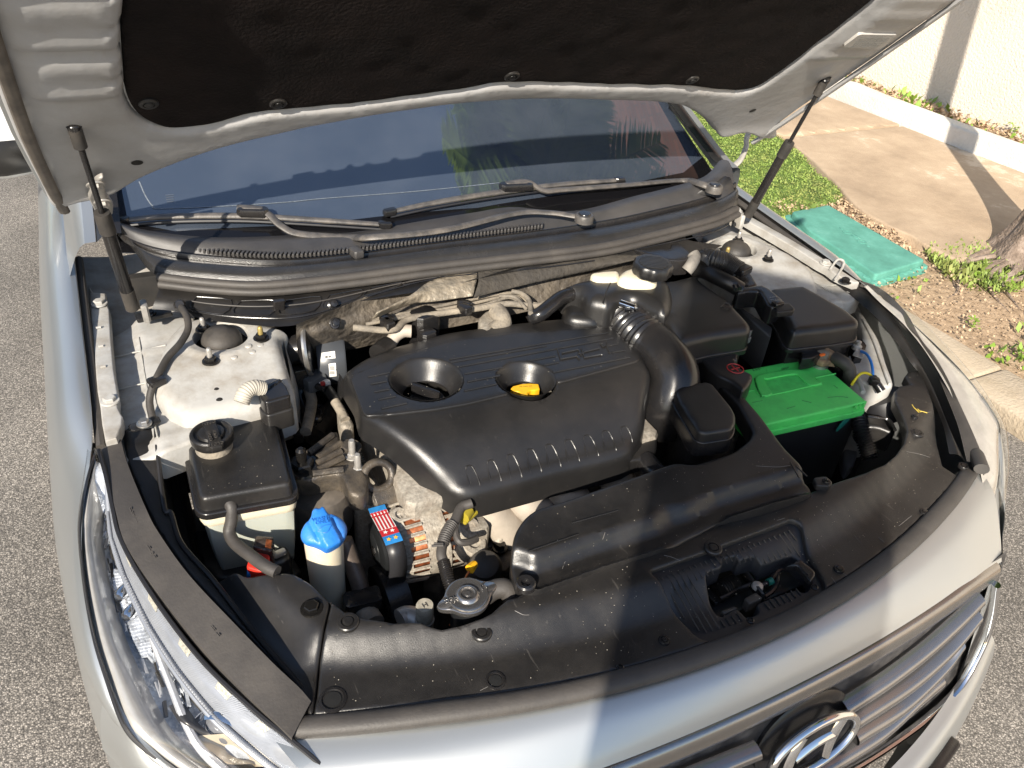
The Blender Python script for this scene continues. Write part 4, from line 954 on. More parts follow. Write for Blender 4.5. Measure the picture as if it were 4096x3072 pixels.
for i_ in range(60):
    t = rs_.uniform(1.6, 6.6); k = rs_.uniform(.42, .76)
    tube('shard', [HP(t, k, .036), HP(t+.35, k+rs_.uniform(-.06, .06), .032)], rs_.uniform(.0012, .003), rs_.choice([m_chrome, m_hlpl, m_hldk, m_refl]), hl, n=5, smooth=2)
tube('divider', [HP(5.2, .40, .02), HP(6.2, .52, .026), HP(7.2, .62, .026), HP(8.4, .70, .024), HP(10, .76, .02)], lambda t: .004+.002*t, m_hlpl, hl, n=8)
mb = MB()
for i in range(26):
    for k in np.linspace(.44, .64, 6):
        t = 3.7 + 1.8*i/26; q = HP(t, k, .034); mb.add(*box_vf(q, (.0028, 0, 0), (0, .0035, 0), (0, 0, .0016)))
fc = mb.put('reflector_facets', m_refl, hl, smooth=False); fc['kind'] = 'stuff'
c_ = HP(7.5, .47, .040); ax = Vector((-.55, -.75, .15))
lathe('projector_ring', [(.036, -.03), (.038, 0), (.034, .006), (.031, .002), (.030, -.02)], c_, m_chrome, hl, axis=ax, n=36)
lathe('projector_lens', [(.027, -.012), (.024, -.004), (.016, .002), (.008, .004), (0, .005)], c_, M('projector glass', (.16, .16, .17), .03, var=.05, coat=1), hl, axis=ax, n=30)
for t in (3.0, 3.4): lathe('bulb_cap', [(.009, -.01), (.009, .004), (.006, .008), (0, .009)], HP(t+1.2, .58, .03), m_orange if False else m_chrome, hl, axis=ax, n=16)
rim_ = tube('lens_rim', HO, .0022, m_darkrub, hl, n=6); tube('lens_rim', HI, .003, m_darkrub, hl, n=6)
# right headlight, seen edge-on
def mirp(L_): return [Vector((-p.x, p.y, p.z)) for p in L_]
HIr, HOr = mirp(HI), mirp(HO)
hr_ = mesh_obj('headlight', *loft_vf([HOr, [a.lerp(b, .15)+Vector((.008, -.010, .008)) for a, b in zip(HIr, HOr)][0:0] or [b.lerp(a, .15)+Vector((.008, -.010, .008)) for a, b in zip(HIr, HOr)], [b.lerp(a, .45)+Vector((.010, -.012, .016)) for a, b in zip(HIr, HOr)], HIr], n=70, sub=5), m_lens, car)
loft('housing', [[q - Vector((0, 0, .004)) for q in HOr], [a.lerp(b, .5)+Vector((.003, -.004, .002)) for a, b in zip(HIr, HOr)], [q - Vector((0, 0, .004)) for q in HIr]], m_streak, hr_, n=60, sub=5)

# seam sealer, spot welds and grime lines on the inner wings
m_seam = M('seam sealer', (.36, .35, .32), .6, var=.2, vs=60)
for s in (-1, 1):
    for pts in ([(-.70, .80), (-.702, .95), (-.70, 1.10)], [(-.765, .84), (-.64, .835)], [(-.765, .96), (-.65, .955)], [(-.76, 1.06), (-.66, 1.055)]):
        tube('seam', [(-s*x, y, zap(x, y)+.0006) for x, y in pts], .0016, m_seam, car, n=5, smooth=4)
    for i in range(9):
        x, y = -.752, .80 + .035*i; lathe('spot_weld', [(.0042, 0), (.003, -.0006), (0, -.0004)], (-s*x, y, zap(x, y)+.0012), m_seam, car, n=10)
# ------------------------------------------------------------ windscreen
def zW(x, y): return 1.030 + .5317*(y-1.30) - .11*x*x
m_glass = M('tinted windscreen', (.030, .040, .058), .012, var=.02, vs=2, spec=1.0, coat=.8, coatr=.01, dust=((.20, .22, .25), .10, 5), ior=1.75)
m_frit = M('windscreen black border', (.005, .005, .006), .05, var=.02, spec=.5)
wsp = [(-.705, 1.255), (-.5, 1.185), (-.25, 1.145), (0, 1.13), (.25, 1.145), (.5, 1.185), (.705, 1.255), (.68, 1.55), (.63, 1.95), (.3, 2.02), (0, 2.04), (-.3, 2.02), (-.63, 1.95), (-.68, 1.55)]
v, f = slab_vf(wsp, zW, lambda x, y: zW(x, y)-.006, r=.001, step=.035)
ws = mesh_obj('windscreen', v, f, m_glass, car, sharp=60)
dl = [P('1', 880, 1150, zW), P('1', 920, 1240, zW), P('1', 962, 1300, zW), P('1', 1010, 1320, zW), P('1', 1400, 1305, zW), P('1', 1800, 1280, zW), P('2', 0, 1255, zW), P('2', 560, 1212, zW), P('2', 1100, 1157, zW)]
tube('frit_line', [p + Vector((0, 0, .0008)) for p in dl], .0011, M('grey frit dots', (.16, .18, .20), .6, var=.6, vs=400), ws, n=4, flat=.3)
# stamp print near the corner
for i in range(4):
    a = P('1', 1045 + i*3, 1235 + i*14, zW) + Vector((0, 0, .0006)); b = P('1', 1098, 1232 + i*14, zW) + Vector((0, 0, .0006))
    tube('glass_stamp', [a, b], .0009, M('faint print', (.14, .16, .19), .6) if i == 0 else bpy.data.materials['faint print'], ws, n=4, smooth=2, flat=.3)
frp = [(-.705, 1.25), (-.5, 1.18), (-.25, 1.14), (0, 1.125), (.25, 1.14), (.5, 1.18), (.705, 1.25), (.70, 1.315), (.60, 1.262), (.35, 1.215), (0, 1.195), (-.35, 1.215), (-.60, 1.262), (-.70, 1.315)]
slab('frit_band', frp, lambda x, y: zW(x, y)+.0012, lambda x, y: zW(x, y)+.0002, m_frit, ws, r=0, step=.03)
for s in (-1, 1):
    pt_ = [(s*.712, 1.235, .985), (s*.708, 1.30, 1.005), (s*.69, 1.55, 1.12), (s*.64, 1.95, 1.33)]
    rows = [[Vector(p) + Vector((-s*.022, 0, .006)) for p in pt_], [Vector(p) + Vector((0, 0, .010)) for p in pt_], [Vector(p) + Vector((s*.022, 0, -.006)) for p in pt_]]
    loft('pillar_trim', rows, m_gloss, car, n=24, sub=3, flip=(s > 0))
    rows = [[Vector(p) + Vector((s*.022, 0, -.004)) for p in pt_], [Vector(p) + Vector((s*.05, 0, -.012)) for p in pt_], [Vector(p) + Vector((s*.085, .03, -.09)) for p in pt_]]
    loft('pillar', rows, m_silver, car, n=24, sub=3, flip=(s > 0))
# ------------------------------------------------------------ cowl
rA = O([(244, 470), (262, 486), (330, 507), (480, 521), (680, 513), (790, 505), (1010, 460), (1110, 452), (1250, 468), (1390, 428), (1470, 408), (1540, 385), (1575, 348)], .985)
for i, p in enumerate(rA): pass
zA = [1.0, .995, .985, .975, .968, .966, .970, .972, .968, .980, .985, .992, 1.004]
pxA = [(244, 470), (262, 486), (330, 507), (480, 521), (680, 513), (790, 505), (1010, 460), (1110, 450), (1250, 462), (1390, 428), (1470, 408), (1540, 385), (1574, 348)]
pxB = [(250, 490), (275, 515), (350, 540), (480, 556), (620, 562), (770, 549), (960, 524), (1170, 499), (1330, 474), (1430, 452), (1500, 435), (1560, 415), (1590, 395)]
zB = [.985, .978, .966, .958, .956, .955, .955, .956, .958, .962, .966, .974, .985]
pxC = [(256, 500), (292, 545), (342, 597), (460, 610), (580, 614), (760, 596), (930, 574), (1150, 549), (1300, 530), (1400, 508), (1480, 488), (1550, 468), (1592, 448)]
zC = [.96, .952, .945, .942, .941, .941, .942, .944, .946, .95, .954, .958, .962]
A_ = [P('o', x, y, z) for (x, y), z in zip(pxA, zA)]; B_ = [P('o', x, y, z) for (x, y), z in zip(pxB, zB)]; C_ = [P('o', x, y, z) for (x, y), z in zip(pxC, zC)]
Az = [a + Vector((0, .03, -.006)) for a in A_]
B2 = [b + Vector((0, -.004, -.010)) for b in B_]
cw = loft('cowl_panel', [C_, [c.lerp(b, .08)+Vector((0, 0, .008)) for c, b in zip(C_, B2)], [c.lerp(b, .22)+Vector((0, 0, .0145)) for c, b in zip(C_, B2)], [c.lerp(b, .55)+Vector((0, 0, .015)) for c, b in zip(C_, B2)], B2], m_cowl, car, n=90, sub=5, flip=False, thick=.002)
loft('cowl_step', [[b + Vector((0, -.005, -.011)) for b in B_], [b + Vector((0, -.001, 0)) for b in B_], [b + Vector((0, .004, .001)) for b in B_]], m_gloss, cw, n=90, sub=2)
cg = loft('vent_panel', [[b + Vector((0, .003, -.003)) for b in B_], [b.lerp(a, .5)+Vector((0, 0, .002)) for a, b in zip(A_, B_)], A_, Az], m_cowlg, cw, n=90, sub=4)
# intake slots: small teeth standing in a dark groove
gro = resample(catmull([P('o', x, y, .9605) for x, y in ((348, 534), (480, 550), (620, 556), (770, 543), (960, 518), (1170, 492))], 8), 100)
tube('vent_groove', [p + Vector((0, .004, .001)) for p in gro], .006, m_void, cw, n=6, smooth=0, flat=.5)
pb = None
for i, p in enumerate(gro):
    t = (gro[min(i+1, 99)] - gro[max(i-1, 0)]).normalized(); w = Vector((-t.y, t.x, 0))
    if pb is None:
        v, f = box_vf(p + w*.003 + Vector((0, 0, .004)), t*.0022, w*.0075, (0, 0, .004), b=.0008)
        pb = mesh_obj('vent_tooth', v, f, m_cowlg, cw); pb0, pp0 = pb, p
    else:
        c = pb0.copy(); COL.objects.link(c); c.parent = cw; c.location = p - pp0
v, f = box_vf(P('o', 770, 545, .962), (.010, .002, 0), (-.003, .014, 0), (0, 0, .008), b=.003); mesh_obj('hinge_cap', v, f, m_cowlg, cw)
# corner pieces beside the glass
loft('cowl_corner', [[P('o', 1540, 398, .99), P('o', 1575, 380, .995), P('o', 1592, 440, .965)], [P('o', 1500, 420, .975), P('o', 1545, 425, .972), P('o', 1560, 462, .956)]], m_cowlg, cw, n=10, smooth_rows=False, flip=True, thick=.003)
# long rubber seal on the front edge of the cowl
sc_ = [(x_, y_+7) for x_, y_ in pxC[2:]]; sz = zC[2:]
S_ = [P('o', x, y, z-.003) for (x, y), z in zip(sc_, sz)]
ms_ = MB(); ms_.add(*tube_vf([s + Vector((0, .003, .003)) for s in S_], .0085, n=10, smooth=6)); ms_.add(*tube_vf([s + Vector((0, -.007, -.006)) for s in S_], .0075, n=10, smooth=6))
ms_.put('cowl_seal', m_greyrub, car)
# black cover under the seal with pressed rectangles
fT = [s + Vector((0, .004, -.016)) for s in S_]
pxD = [(328, 668), (375, 672), (440, 690), (540, 702), (627, 704), (704, 684), (803, 642), (900, 612), (1000, 600), (1150, 585), (1350, 562), (1500, 556), (1560, 530)]
fD = [P('o', x, y, .905 if i < 6 else .918) for i, (x, y) in enumerate(pxD)]
fw = loft('firewall_cover', [fD, [a.lerp(b, .5) + Vector((0, -.008, .004)) for a, b in zip(fD, fT)], fT], m_plastic, car, n=70, sub=5)
loft('heat_shield', [[P('o', x, y, z) for x, y, z in ((640, 780, .80), (760, 755, .81), (900, 722, .82), (1010, 700, .83), (1150, 670, .84), (1300, 630, .85), (1420, 600, .86))],
     [P('o', x, y, .875) for x, y in ((640, 735), (760, 708), (900, 674), (1010, 652), (1150, 626), (1300, 596), (1420, 575))],
     [P('o', x, y, .898) for x, y in ((640, 712), (740, 684), (850, 648), (960, 620), (1080, 604), (1200, 590), (1420, 560))],
     [P('o', x, y, .922) for x, y in ((640, 700), (704, 676), (803, 636), (900, 606), (1030, 588), (1200, 570), (1420, 536))]], m_heat, car, n=70, sub=6)
fo = [('5', 205, 480), ('5', 560, 300), ('5', 700, 190), ('5', 962, 128), ('5', 930, 285), ('5', 700, 320), ('5', 500, 345), ('5', 300, 440)]
for i in range(1):
    F1 = [P('5', x, y, .926) for x, y in ((330, 395), (540, 285), (680, 190), (962, 120))]; F2 = [P('5', x, y, .905) for x, y in ((300, 440), (540, 345), (690, 325), (935, 290))]
    loft('foil_patch', [F2, [a.lerp(b, .5) + Vector((0, -.006, .006)) for a, b in zip(F1, F2)], F1], m_foil, fw, n=30, sub=5, thick=.002)
F1 = [P('5', x, y, .928) for x, y in ((968, 122), (1200, 60), (1500, 30), (1800, 25), (2060, 30))]; F2 = [P('5', x, y, .903) for x, y in ((942, 300), (1180, 240), (1400, 190), (1600, 150), (1700, 130))]
loft('felt_pad', [F2, [a.lerp(b, .5) + Vector((0, -.010, .006)) for a, b in zip(F1, F2)], F1], m_heat if False else M('grey black felt', (.030, .027, .024), .8, var=.35, vs=20, bump=1, bs=90, dust=((.09, .075, .055), .45, 12)), fw, n=40, sub=5, thick=.003)
# pressed rectangle ridges of the cover
def ridge(pts, z=.935, r=.0013, parent=None):
    tube('ridge', [P(t, x, y, z) for t, x, y in pts], r, m_gloss, parent or fw, n=6, smooth=1)
def onface(t, x, y):
    """point on the slanted cover face: intersects the plane through its ends"""
    a = P(t, x, y, .94); return a
fTr, fDr = resample(catmull(fT, 6), 120), resample(catmull(fD, 6), 120)
def face(u, v_):
    k = min(118, int(u*119)); a = fTr[k].lerp(fTr[k+1], u*119-k); b = fDr[k].lerp(fDr[k+1], u*119-k)
    return a.lerp(b, v_) + Vector((0, -.009*math.sin(math.pi*v_)-.0012, .004*math.sin(math.pi*v_)+.0005))
for k in range(7):
    u0 = .055 + k*.062; u1 = u0+.048; hh = .70 - .035*k
    tube('ridge', [face(u0, .22), face(u1, .22), face(u1, hh), face(u0, hh), face(u0, .22)], .0011, m_gloss, fw, n=6, smooth=3)
tube('ridge', [face(u, .44 - .35*u) for u in np.linspace(.05, .5, 24)], .0013, m_greyrub, fw, n=6)
tube('ridge', [face(u, .80 - .25*u) for u in np.linspace(.04, .7, 24)], .0013, m_gloss, fw, n=6)
tube('ridge', [face(u, .30 - .1*u) for u in np.linspace(.72, .98, 12)], .0013, m_gloss, fw, n=6)
for x, y in ((2100, 345), (2117, 470)): p = P('4', x, y, .915 if y < 400 else .895); clip(fw, p, .011, m_gloss, axis=(-.1, -.75, .65))
for t, x, y, z in (('A', 565, 170, .915), ('A', 585, 350, .892), ('5', 760, 235, .905), ('5', 1480, 115, .905), ('5', 60, 465, .885)):
    p = P(t, x, y, z); lathe('push_pin', [(.010, -.01), (.010, .006), (.006, .008), (.006, .018), (0, .019)], p, m_gloss, fw, axis=(0, -.8, .6), n=14)
# side drop of the cover to the tower with bolt tab (left)
box('cover_tab', P('4', 970, 405, .872), .030, .016, .004, m_plastic, car, rz=.1, b=.002); p = P('4', 950, 400, .877); clip(car, p, .013, m_gloss)
v, f = box_vf(P('4', 1765, 400, .905), (.010, 0, 0), (0, .006, 0), (0, -.01, .032), b=.002); mesh_obj('cover_joint', v, f, m_gloss, fw)
# ------------------------------------------------------------ wipers
def wiper(armpts, blade, bridge, pivot, names=''):
    a = tube('wiper_arm', armpts, lambda t: .0085 + .004*max(0, .5-abs(t-.35)), m_wiper, car, n=10, flat=.55)
    bl = tube('wiper_blade', blade, lambda t: .0085*(.75+.25*math.sin(math.pi*t)), m_wiper, a, n=10, flat=.7)
    tube('blade_rubber', [p + Vector((0, -.004, -.009)) for p in blade], .003, m_darkrub, bl, n=6)
    for q, d in ((blade[0], 1), (blade[-1], -1)):
        u = (blade[1]-blade[0]).normalized() if d > 0 else (blade[-1]-blade[-2]).normalized()
        v, f = box_vf(q, u*.014, Vector((-u.y, u.x, 0))*.009, (0, 0, .007), b=.004); mesh_obj('end_cap', v, f, m_gloss, bl)
    u = (bridge[1]-bridge[0]).normalized(); c = (bridge[0]+bridge[1])/2
    v, f = box_vf(c + Vector((0, 0, .006)), u*((bridge[1]-bridge[0]).length/2), Vector((-u.y, u.x, 0)).normalized()*.013, (0, 0, .009), b=.006); mesh_obj('bridge', v, f, m_gloss, bl)
    v, f = box_vf(c + Vector((0, 0, .013)), u*((bridge[1]-bridge[0]).length/3), Vector((-u.y, u.x, 0)).normalized()*.007, (0, 0, .004), b=.003); mesh_obj('bridge_clip', v, f, m_wiper, bl)
    if pivot:
        lathe('pivot_cap', [(.020, -.008), (.020, .004), (.018, .008), (.0, .010)], pivot, m_wiper, a, n=28); lathe('pivot_plug', [(.0135, .0), (.0135, .0095), (.012, .0115), (0, .012)], pivot, m_gloss, a, n=24)
    return a
def ZA(t, x, y, h): return P(t, x, y, lambda a, b: zW(a, max(b, 1.15)) + h)
w1 = wiper([ZA('1', 1500, 1310, .028), ZA('1', 1660, 1330, .028), ZA('1', 1780, 1430, .024), ZA('1', 1900, 1480, .020), ZA('1', 2212, 1500, .018), P('2', 300, 1500, .985), P('2', 750, 1455, .984), P('2', 1200, 1350, .986), P('2', 1420, 1345, .986), P('2', 1600, 1370, .985)],
           [ZA('1', 770, 1395, .016), ZA('1', 1050, 1370, .018), ZA('1', 1500, 1365, .019), ZA('1', 1900, 1385, .018), ZA('2', 380, 1420, .014)],
           [ZA('1', 1500, 1355, .020), ZA('1', 1700, 1360, .020)], P('2', 1638, 1378, .986))
# widen the root of the first arm
w2 = wiper([ZA('2', 1150, 1160, .030), ZA('2', 1280, 1150, .030), ZA('2', 1380, 1205, .026), ZA('2', 1500, 1200, .022), ZA('2', 1900, 1170, .020), ZA('3', 50, 1140, .020), P('3', 160, 1160, 1.0), P('3', 250, 1190, .998)],
           [ZA('2', 410, 1340, .014), ZA('2', 700, 1280, .018), ZA('2', 1100, 1215, .019), ZA('2', 1500, 1165, .018), ZA('2', 1860, 1138, .014)],
           [ZA('2', 1105, 1200, .020), ZA('2', 1310, 1190, .020)], P('3', 255, 1190, .998))
# ------------------------------------------------------------ bonnet (raised)
HF = Frame((0, 1.224, 1.053), (1, 0, 0), (0, -1, .953))      # w points down and forward: the underside
if HF.w.z > 0: HF = Frame((0, 1.224, 1.053), (-1, 0, 0), (0, -1, .953))
sx_ = HF.u.x
def HT(u, v, w): return HF.wd(u, v, w)
hood_px = [('1', 372, 1342), ('1', 400, 1305), ('1', 470, 1262), ('1', 560, 1243), ('1', 700, 1215), ('1', 820, 1170), ('1', 1000, 1090), ('1', 1230, 1000), ('1', 1500, 920), ('1', 1850, 840), ('2', 0, 797), ('2', 700, 682), ('2', 1300, 637), ('2', 1900, 645),
           ('3', 0, 668), ('3', 100, 700), ('3', 200, 765), ('3', 262, 835), ('3', 300, 856), ('3', 400, 838), ('3', 480, 835), ('3', 545, 862), ('3', 600, 880), ('3', 650, 850)]
hp_ = [HF.pt(*q) for q in hood_px]
ux = [p[0] for p in hp_]
# side and front edges drawn symmetrically in the plane of the bonnet
def H_(x, v): return (sx_*x, v)
hp_ = hp_ + ([H_(.775, .10), H_(.775, .35), H_(.755, .70), H_(.70, .98), H_(.56, 1.14), H_(.30, 1.22), H_(0, 1.245), H_(-.30, 1.22), H_(-.56, 1.14), H_(-.70, .98), H_(-.755, .70), H_(-.785, .35), H_(-.785, .10)])
pad_px = [('1', 786, 500), ('1', 795, 600), ('1', 830, 700), ('1', 895, 775), ('1', 1000, 822), ('1', 1110, 838), ('1', 1300, 818), ('1', 1700, 728), ('1', 2212, 682), ('2', 500, 632), ('2', 850, 588), ('2', 1150, 545), ('2', 1600, 550), ('2', 2212, 558), ('3', 200, 575), ('3', 400, 592), ('3', 500, 575), ('3', 620, 508), ('3', 900, 302)]
pd_ = [HF.pt(*q) for q in pad_px]
pd_ = pd_ + [HF.pt('3', 1285, 0), H_(.50, .75), H_(.40, .95), H_(0, 1.02), H_(-.45, .95), H_(-.57, .75), HF.pt('1', 785, 0)]
def cwu(p): return ccw([tuple(q) for q in p])
RB = [(HF.pt('1', 600, 600)[1], .020), (HF.pt('1', 600, 480)[1]-.0, .030), (HF.pt('1', 600, 295)[1], .020), (HF.pt('1', 600, 145)[1], .04), (HF.pt('1', 600, 0)[1]+.03, .04)]
RR_ = [(HF.pt('3', 1050, 360)[1], .020), (HF.pt('3', 1150, 285)[1], .060), (HF.pt('3', 1300, 145)[1], .020), (HF.pt('3', 1400, 80)[1], .05)]
def zh(u, v):
    x = u*sx_; d = 0.0; RB_ = RB if x < 0 else RR_
    # pressed ribs across both side rails, raised lip behind the pad
    a = abs(x)
    if a > .55:
        g = sstep(.575, .60, a)*(1-sstep(.735, .75, a))
        for q in RB_:
            d += .009*g*(sstep(q[0]-.006, q[0]+.006, v) - sstep(q[0]+q[1]+.01, q[0]+q[1]+.022, v))
    d += .010*math.exp(-((v-.04)/.03)**2)*(a < 2)*sstep(.5, .66, a)
    dd = hy.get((round(u, 3), round(v, 3)), 0)
    for (bu, bv) in ball_pads:
        q = math.hypot(u-bu, v-bv); d += .006*math.exp(-(q/.03)**4)
    return d + .0015*noise.noise(Vector((u*8, v*8, 0))) + .05*0
hy = {}
ball_pads = [HF.pt('1', 470, 745), HF.pt('3', 955, 455)]
hood = mesh_obj('bonnet', *slab_vf(smoothpoly(hp_, 3), zh, -.012, r=.010, step=.014, holes=[smoothpoly(pd_, 3)], hr=.016, hdepth=.022, T=HT), m_hoodin, car, sharp=50)
# outer skin
skin = slab_vf(inset(cwu(smoothpoly(hp_, 3)), -.006), lambda u, v: -.014 - .03*max(0, 1-(v/.9-.5)**2*4)*0 , -.018, r=.002, step=.05, T=HT)
mesh_obj('outer_skin', *skin, m_silver, hood, sharp=50)
def zpad(u, v): return -.004 + .0022*noise.noise(Vector((u*5, v*5, 1))) + .002*noise.noise(Vector((u*22, v*22, 1)))
pad = mesh_obj('insulation_pad', *slab_vf(inset(cwu(smoothpoly(pd_, 3)), .001), zpad, -.012, r=.008, step=.012, T=HT), m_felt, hood, sharp=60)
# ragged tear and scratches in the pad
for q in (('1', 942, 668), ('1', 1762, 668), ('2', 1185, 495), ('3', 118, 512)):
    u, v_ = HF.pt(*q); clip(hood, HT(u, v_, zpad(u, v_)+.0008), .0165, m_plastic, axis=HF.w, name='pad_clip')
for t, x, y, r in (('1', 866, 1025, .009), ('3', 497, 700, .008)):
    u, v_ = HF.pt(t, x, y); lathe('frame_hole', [(r, 0), (0, .0006)], HT(u, v_, zh(u, v_)+.0006), m_void, hood, axis=HF.w, n=20)
# folded hem along both edges
for s in (-1, 1):
    pts = [HT(s*sx_*xx, vv, .006) for xx, vv in ((.768, .0), (.772, .12), (.770, .35), (.748, .70), (.695, .96))]
    tube('hem', pts, .009, m_hoodin if s > 0 else m_edge, hood, n=8, flat=.6)
    if False: tube('hem', [HT(s*sx_*xx, vv, .004) for xx, vv in ((.744, .02), (.750, .12), (.746, .35), (.722, .70))], .006, m_hoodin, hood, n=8, flat=.6)
# printed notice
nt = [HF.pt('3', 1160, 175), HF.pt('3', 1400, 180), HF.pt('3', 1290, 275), HF.pt('3', 1055, 255)]
nt = cwu(nt)
mesh_obj('notice_label', *slab_vf(rounded(nt, .006, 3), lambda u, v: .0135, lambda u, v: -.002, r=0, step=.02, T=HT), M('aged label', (.40, .385, .36), .5, var=.03), hood)
n0 = [HF.pt('3', 1160, 175), HF.pt('3', 1395, 180), HF.pt('3', 1060, 258)]
LA = HT(*n0[0], .0140); LB = HT(*n0[1], .0140); LC = HT(*n0[2], .0140)
notice = ['=== ====', '== ====== = ===== ==', '=== == ======= ====', '= ==== === == ======', '==== ======= === =', '=== = ===== ======', '== ====== == ====']
for i, s_ in enumerate(notice):
    t_ = .10 + .8*i/(len(notice)-1); p0 = LA.lerp(LC, t_) + (LB-LA)*.5
    text('print', s_, .0085, m_grink, mat_at(p0, LB-LA, HF.w), hood, ext=.0001, sx=.95)
# hinges
hg = tube('hinge', [P('3', 655, 702, 1.105), P('3', 560, 755, 1.085), P('3', 485, 822, 1.055), P('3', 458, 880, 1.03), P('3', 455, 930, 1.01), P('3', 420, 1010, .975), P('3', 365, 1060, .95)], .011, m_inner, car, n=10, flat=.55)
box('hinge_plate', P('3', 640, 712, 1.105), .018, .012, .004, m_zinc, hg, b=.003); bolt(hg, P('3', 645, 715, 1.104), .009, -.010, m_zinc); bolt(hg, P('3', 527, 828, 1.06), .006, -.008, m_zinc)
u0 = [HF.pt('1', 590, 1075), HF.pt('1', 640, 1050), HF.pt('1', 655, 1160), HF.pt('1', 705, 1240), HF.pt('1', 700, 1300), HF.pt('1', 600, 1305), HF.pt('1', 545, 1190), HF.pt('1', 575, 1120)]
hgl = mesh_obj('hinge', *slab_vf(rounded(cwu(u0), .006, 3), .018, .010, r=.003, step=.01, T=HT), m_zinc, car)
for x, y in ((590, 1100), (635, 1215)): 
    u, v_ = HF.pt('1', x, y); bolt(hgl, HT(u, v_, .018), .0095, .009, m_zinc, axis=HF.w)
tube('hinge_arm', [HT(*HF.pt('1', 660, 1290), .010), P('1', 690, 1400, 1.0), P('1', 720, 1480, .97)], .007, m_inner, hgl, n=8, flat=.6)
# gas struts
def gas_strut(lo, hi, nlo, parent=car):
    lo, hi = Vector(lo), Vector(hi); d = (hi-lo).normalized(); Ln = (hi-lo).length
    s_ = tube('gas_strut', [lo + d*.012, lo + d*(Ln*.50)], .0105, m_gloss, parent, n=20, smooth=2)
    tube('strut_collar', [lo + d*(Ln*.46), lo + d*(Ln*.57)], lambda t: .0125-.001*(t > .9), m_rubber, s_, n=20, smooth=6)
    tube('strut_rod', [lo + d*(Ln*.56), hi - d*.018], .0045, m_gloss, s_, n=12, smooth=2)
    for q, dd in ((lo, 1), (hi, -1)):
        tube('ball_socket', [q - d*.010*dd, q + d*.034*dd], .0095 if dd < 0 else .0115, m_rubber, s_, n=16, smooth=4)
        lathe('ball', [(.0, -.011), (.007, -.009), (.011, 0), (.007, .009), (0, .011)], q, m_gloss, s_, n=16)
    tube('ball_stud', [hi, hi - HF.w*.03], .006, m_bolt, s_, n=10, smooth=2)
    return s_
def meet(t1, x, z): return P(t1, *x, z)
gL = gas_strut((-.699, 1.104, .918), (-.713, 1.009, 1.256), car)
gR = gas_strut((.699, 1.104, .918), (.713, 1.009, 1.256), car)
A_s, B_s = Vector((.699, 1.104, .918)), Vector((.7105, 1.008, 1.258))
box('strut_foot', (-.680, 1.112, .895), .006, .014, .018, m_zinc, gL, b=.003); box('strut_foot', (.680, 1.112, .895), .006, .014, .018, m_inner, gR, b=.003)
# hose of the washer jet and the fender gap seen left: brackets
# ------------------------------------------------------------ door mirror at the left picture edge
mv = [(-1.02, 1.98, 1.02), (-.93, 1.90, 1.03)]
mc = P('o', -8, 306, 1.02)
mir = mesh_obj('door_mirror', *lathe_vf([(0, -.12), (.05, -.11), (.07, -.07), (.080, 0), (.074, .05), (.045, .08), (0, .085)], mc, (1, .12, .0), n=28, sx=1.0, sy=.62, ref=(0, 0, 1)), m_paint, car)
mesh_obj('mirror_base', *lathe_vf([(0, -.115), (.05, -.11), (.074, -.06), (.082, 0), (.076, .05), (.045, .08), (0, .085)], mc + Vector((0, -.002, -.014)), (1, .12, 0), n=28, sx=.72, sy=.66, ref=(0, 0, 1)), m_plastic, mir)
# side marker lens on the fender
lathe('side_marker', [(.022, 0), (.021, .006), (.014, .010), (0, .011)], P('o', 117, 745, .76), M('clear marker lens', (.55, .50, .46), .12, var=.1, coat=1), car, axis=(-1, 0, .25), sx=.5, sy=2.2, ref=(0, 0, 1), n=24)
# ============================================================ things inside the engine bay
def tubes(name, t, pts, z, r, mat, parent=None, **k): return tube(name, [P(t, x, y, z if not isinstance(z, (list, tuple)) else z[i]) for i, (x, y) in enumerate(pts)], r, mat, parent, **k)
# ---- engine block and head, dusty castings under the cover
eng = thing('engine', 'aluminium engine under the black cover with sandy intake runners', 'engine', (-.15, .70, .55))
box('cylinder_head', (-.14, .72, .735), .24, .13, .05, m_alu, eng, b=.012)
box('engine_block', (-.14, .70, .48), .22, .15, .20, m_alud, eng, b=.02)
# ---- engine cover
ec = thing('engine_cover', 'large black plastic engine cover with two round wells and raised ribs', 'engine cover', (-.15, .72, .84))
# outline of the shoulder (top) and plate
def zpl(x, y): return .872
sil = [('5', 98, 905, .80), ('5', 100, 850, .84), ('5', 160, 770, .85), ('5', 250, 708, .85), ('5', 430, 618, .855), ('5', 560, 583, .855), ('5', 750, 533, .855), ('5', 1000, 488, .857), ('5', 1300, 447, .857), ('5', 1560, 418, .857), ('5', 1690, 415, .855), ('5', 1780, 440, .855), ('5', 1860, 520, .855), ('5', 2000, 680, .845),
       ('5', 2015, 800, .83), ('5', 2040, 900, .815), ('5', 2010, 1050, .80), ('5', 2005, 1180, .79), ('5', 1960, 1260, .785), ('5', 1880, 1350, .780), ('5', 1500, 1447, .780), ('5', 1200, 1528, .780), ('5', 1010, 1580, .780), ('5', 920, 1596, .780), ('5', 830, 1590, .780), ('5', 700, 1540, .780), ('5', 500, 1430, .782), ('5', 300, 1315, .785), ('5', 235, 1250, .79), ('5', 205, 1130, .79), ('5', 150, 1020, .795)]
ec_poly = ccw([tuple(P(*q)[:2]) for q in sil])
ec_poly = [(p.x, p.y) for p in catmull([Vector((a, b, 0)) for a, b in ec_poly], 3, True)]
plate_px = [(160, 812), (172, 785), (430, 678), (800, 568), (1200, 518), (1500, 497), (1700, 489), (1810, 492), (1840, 510), (1985, 668), (1992, 682), (1975, 700), (1700, 775), (1450, 842), (1100, 920), (900, 968), (700, 1003), (400, 1038), (265, 1045), (240, 1025)]
pl_poly = ccw(XY(L('5', plate_px, .872)))
pa_ = pl_poly
edge_front = .0
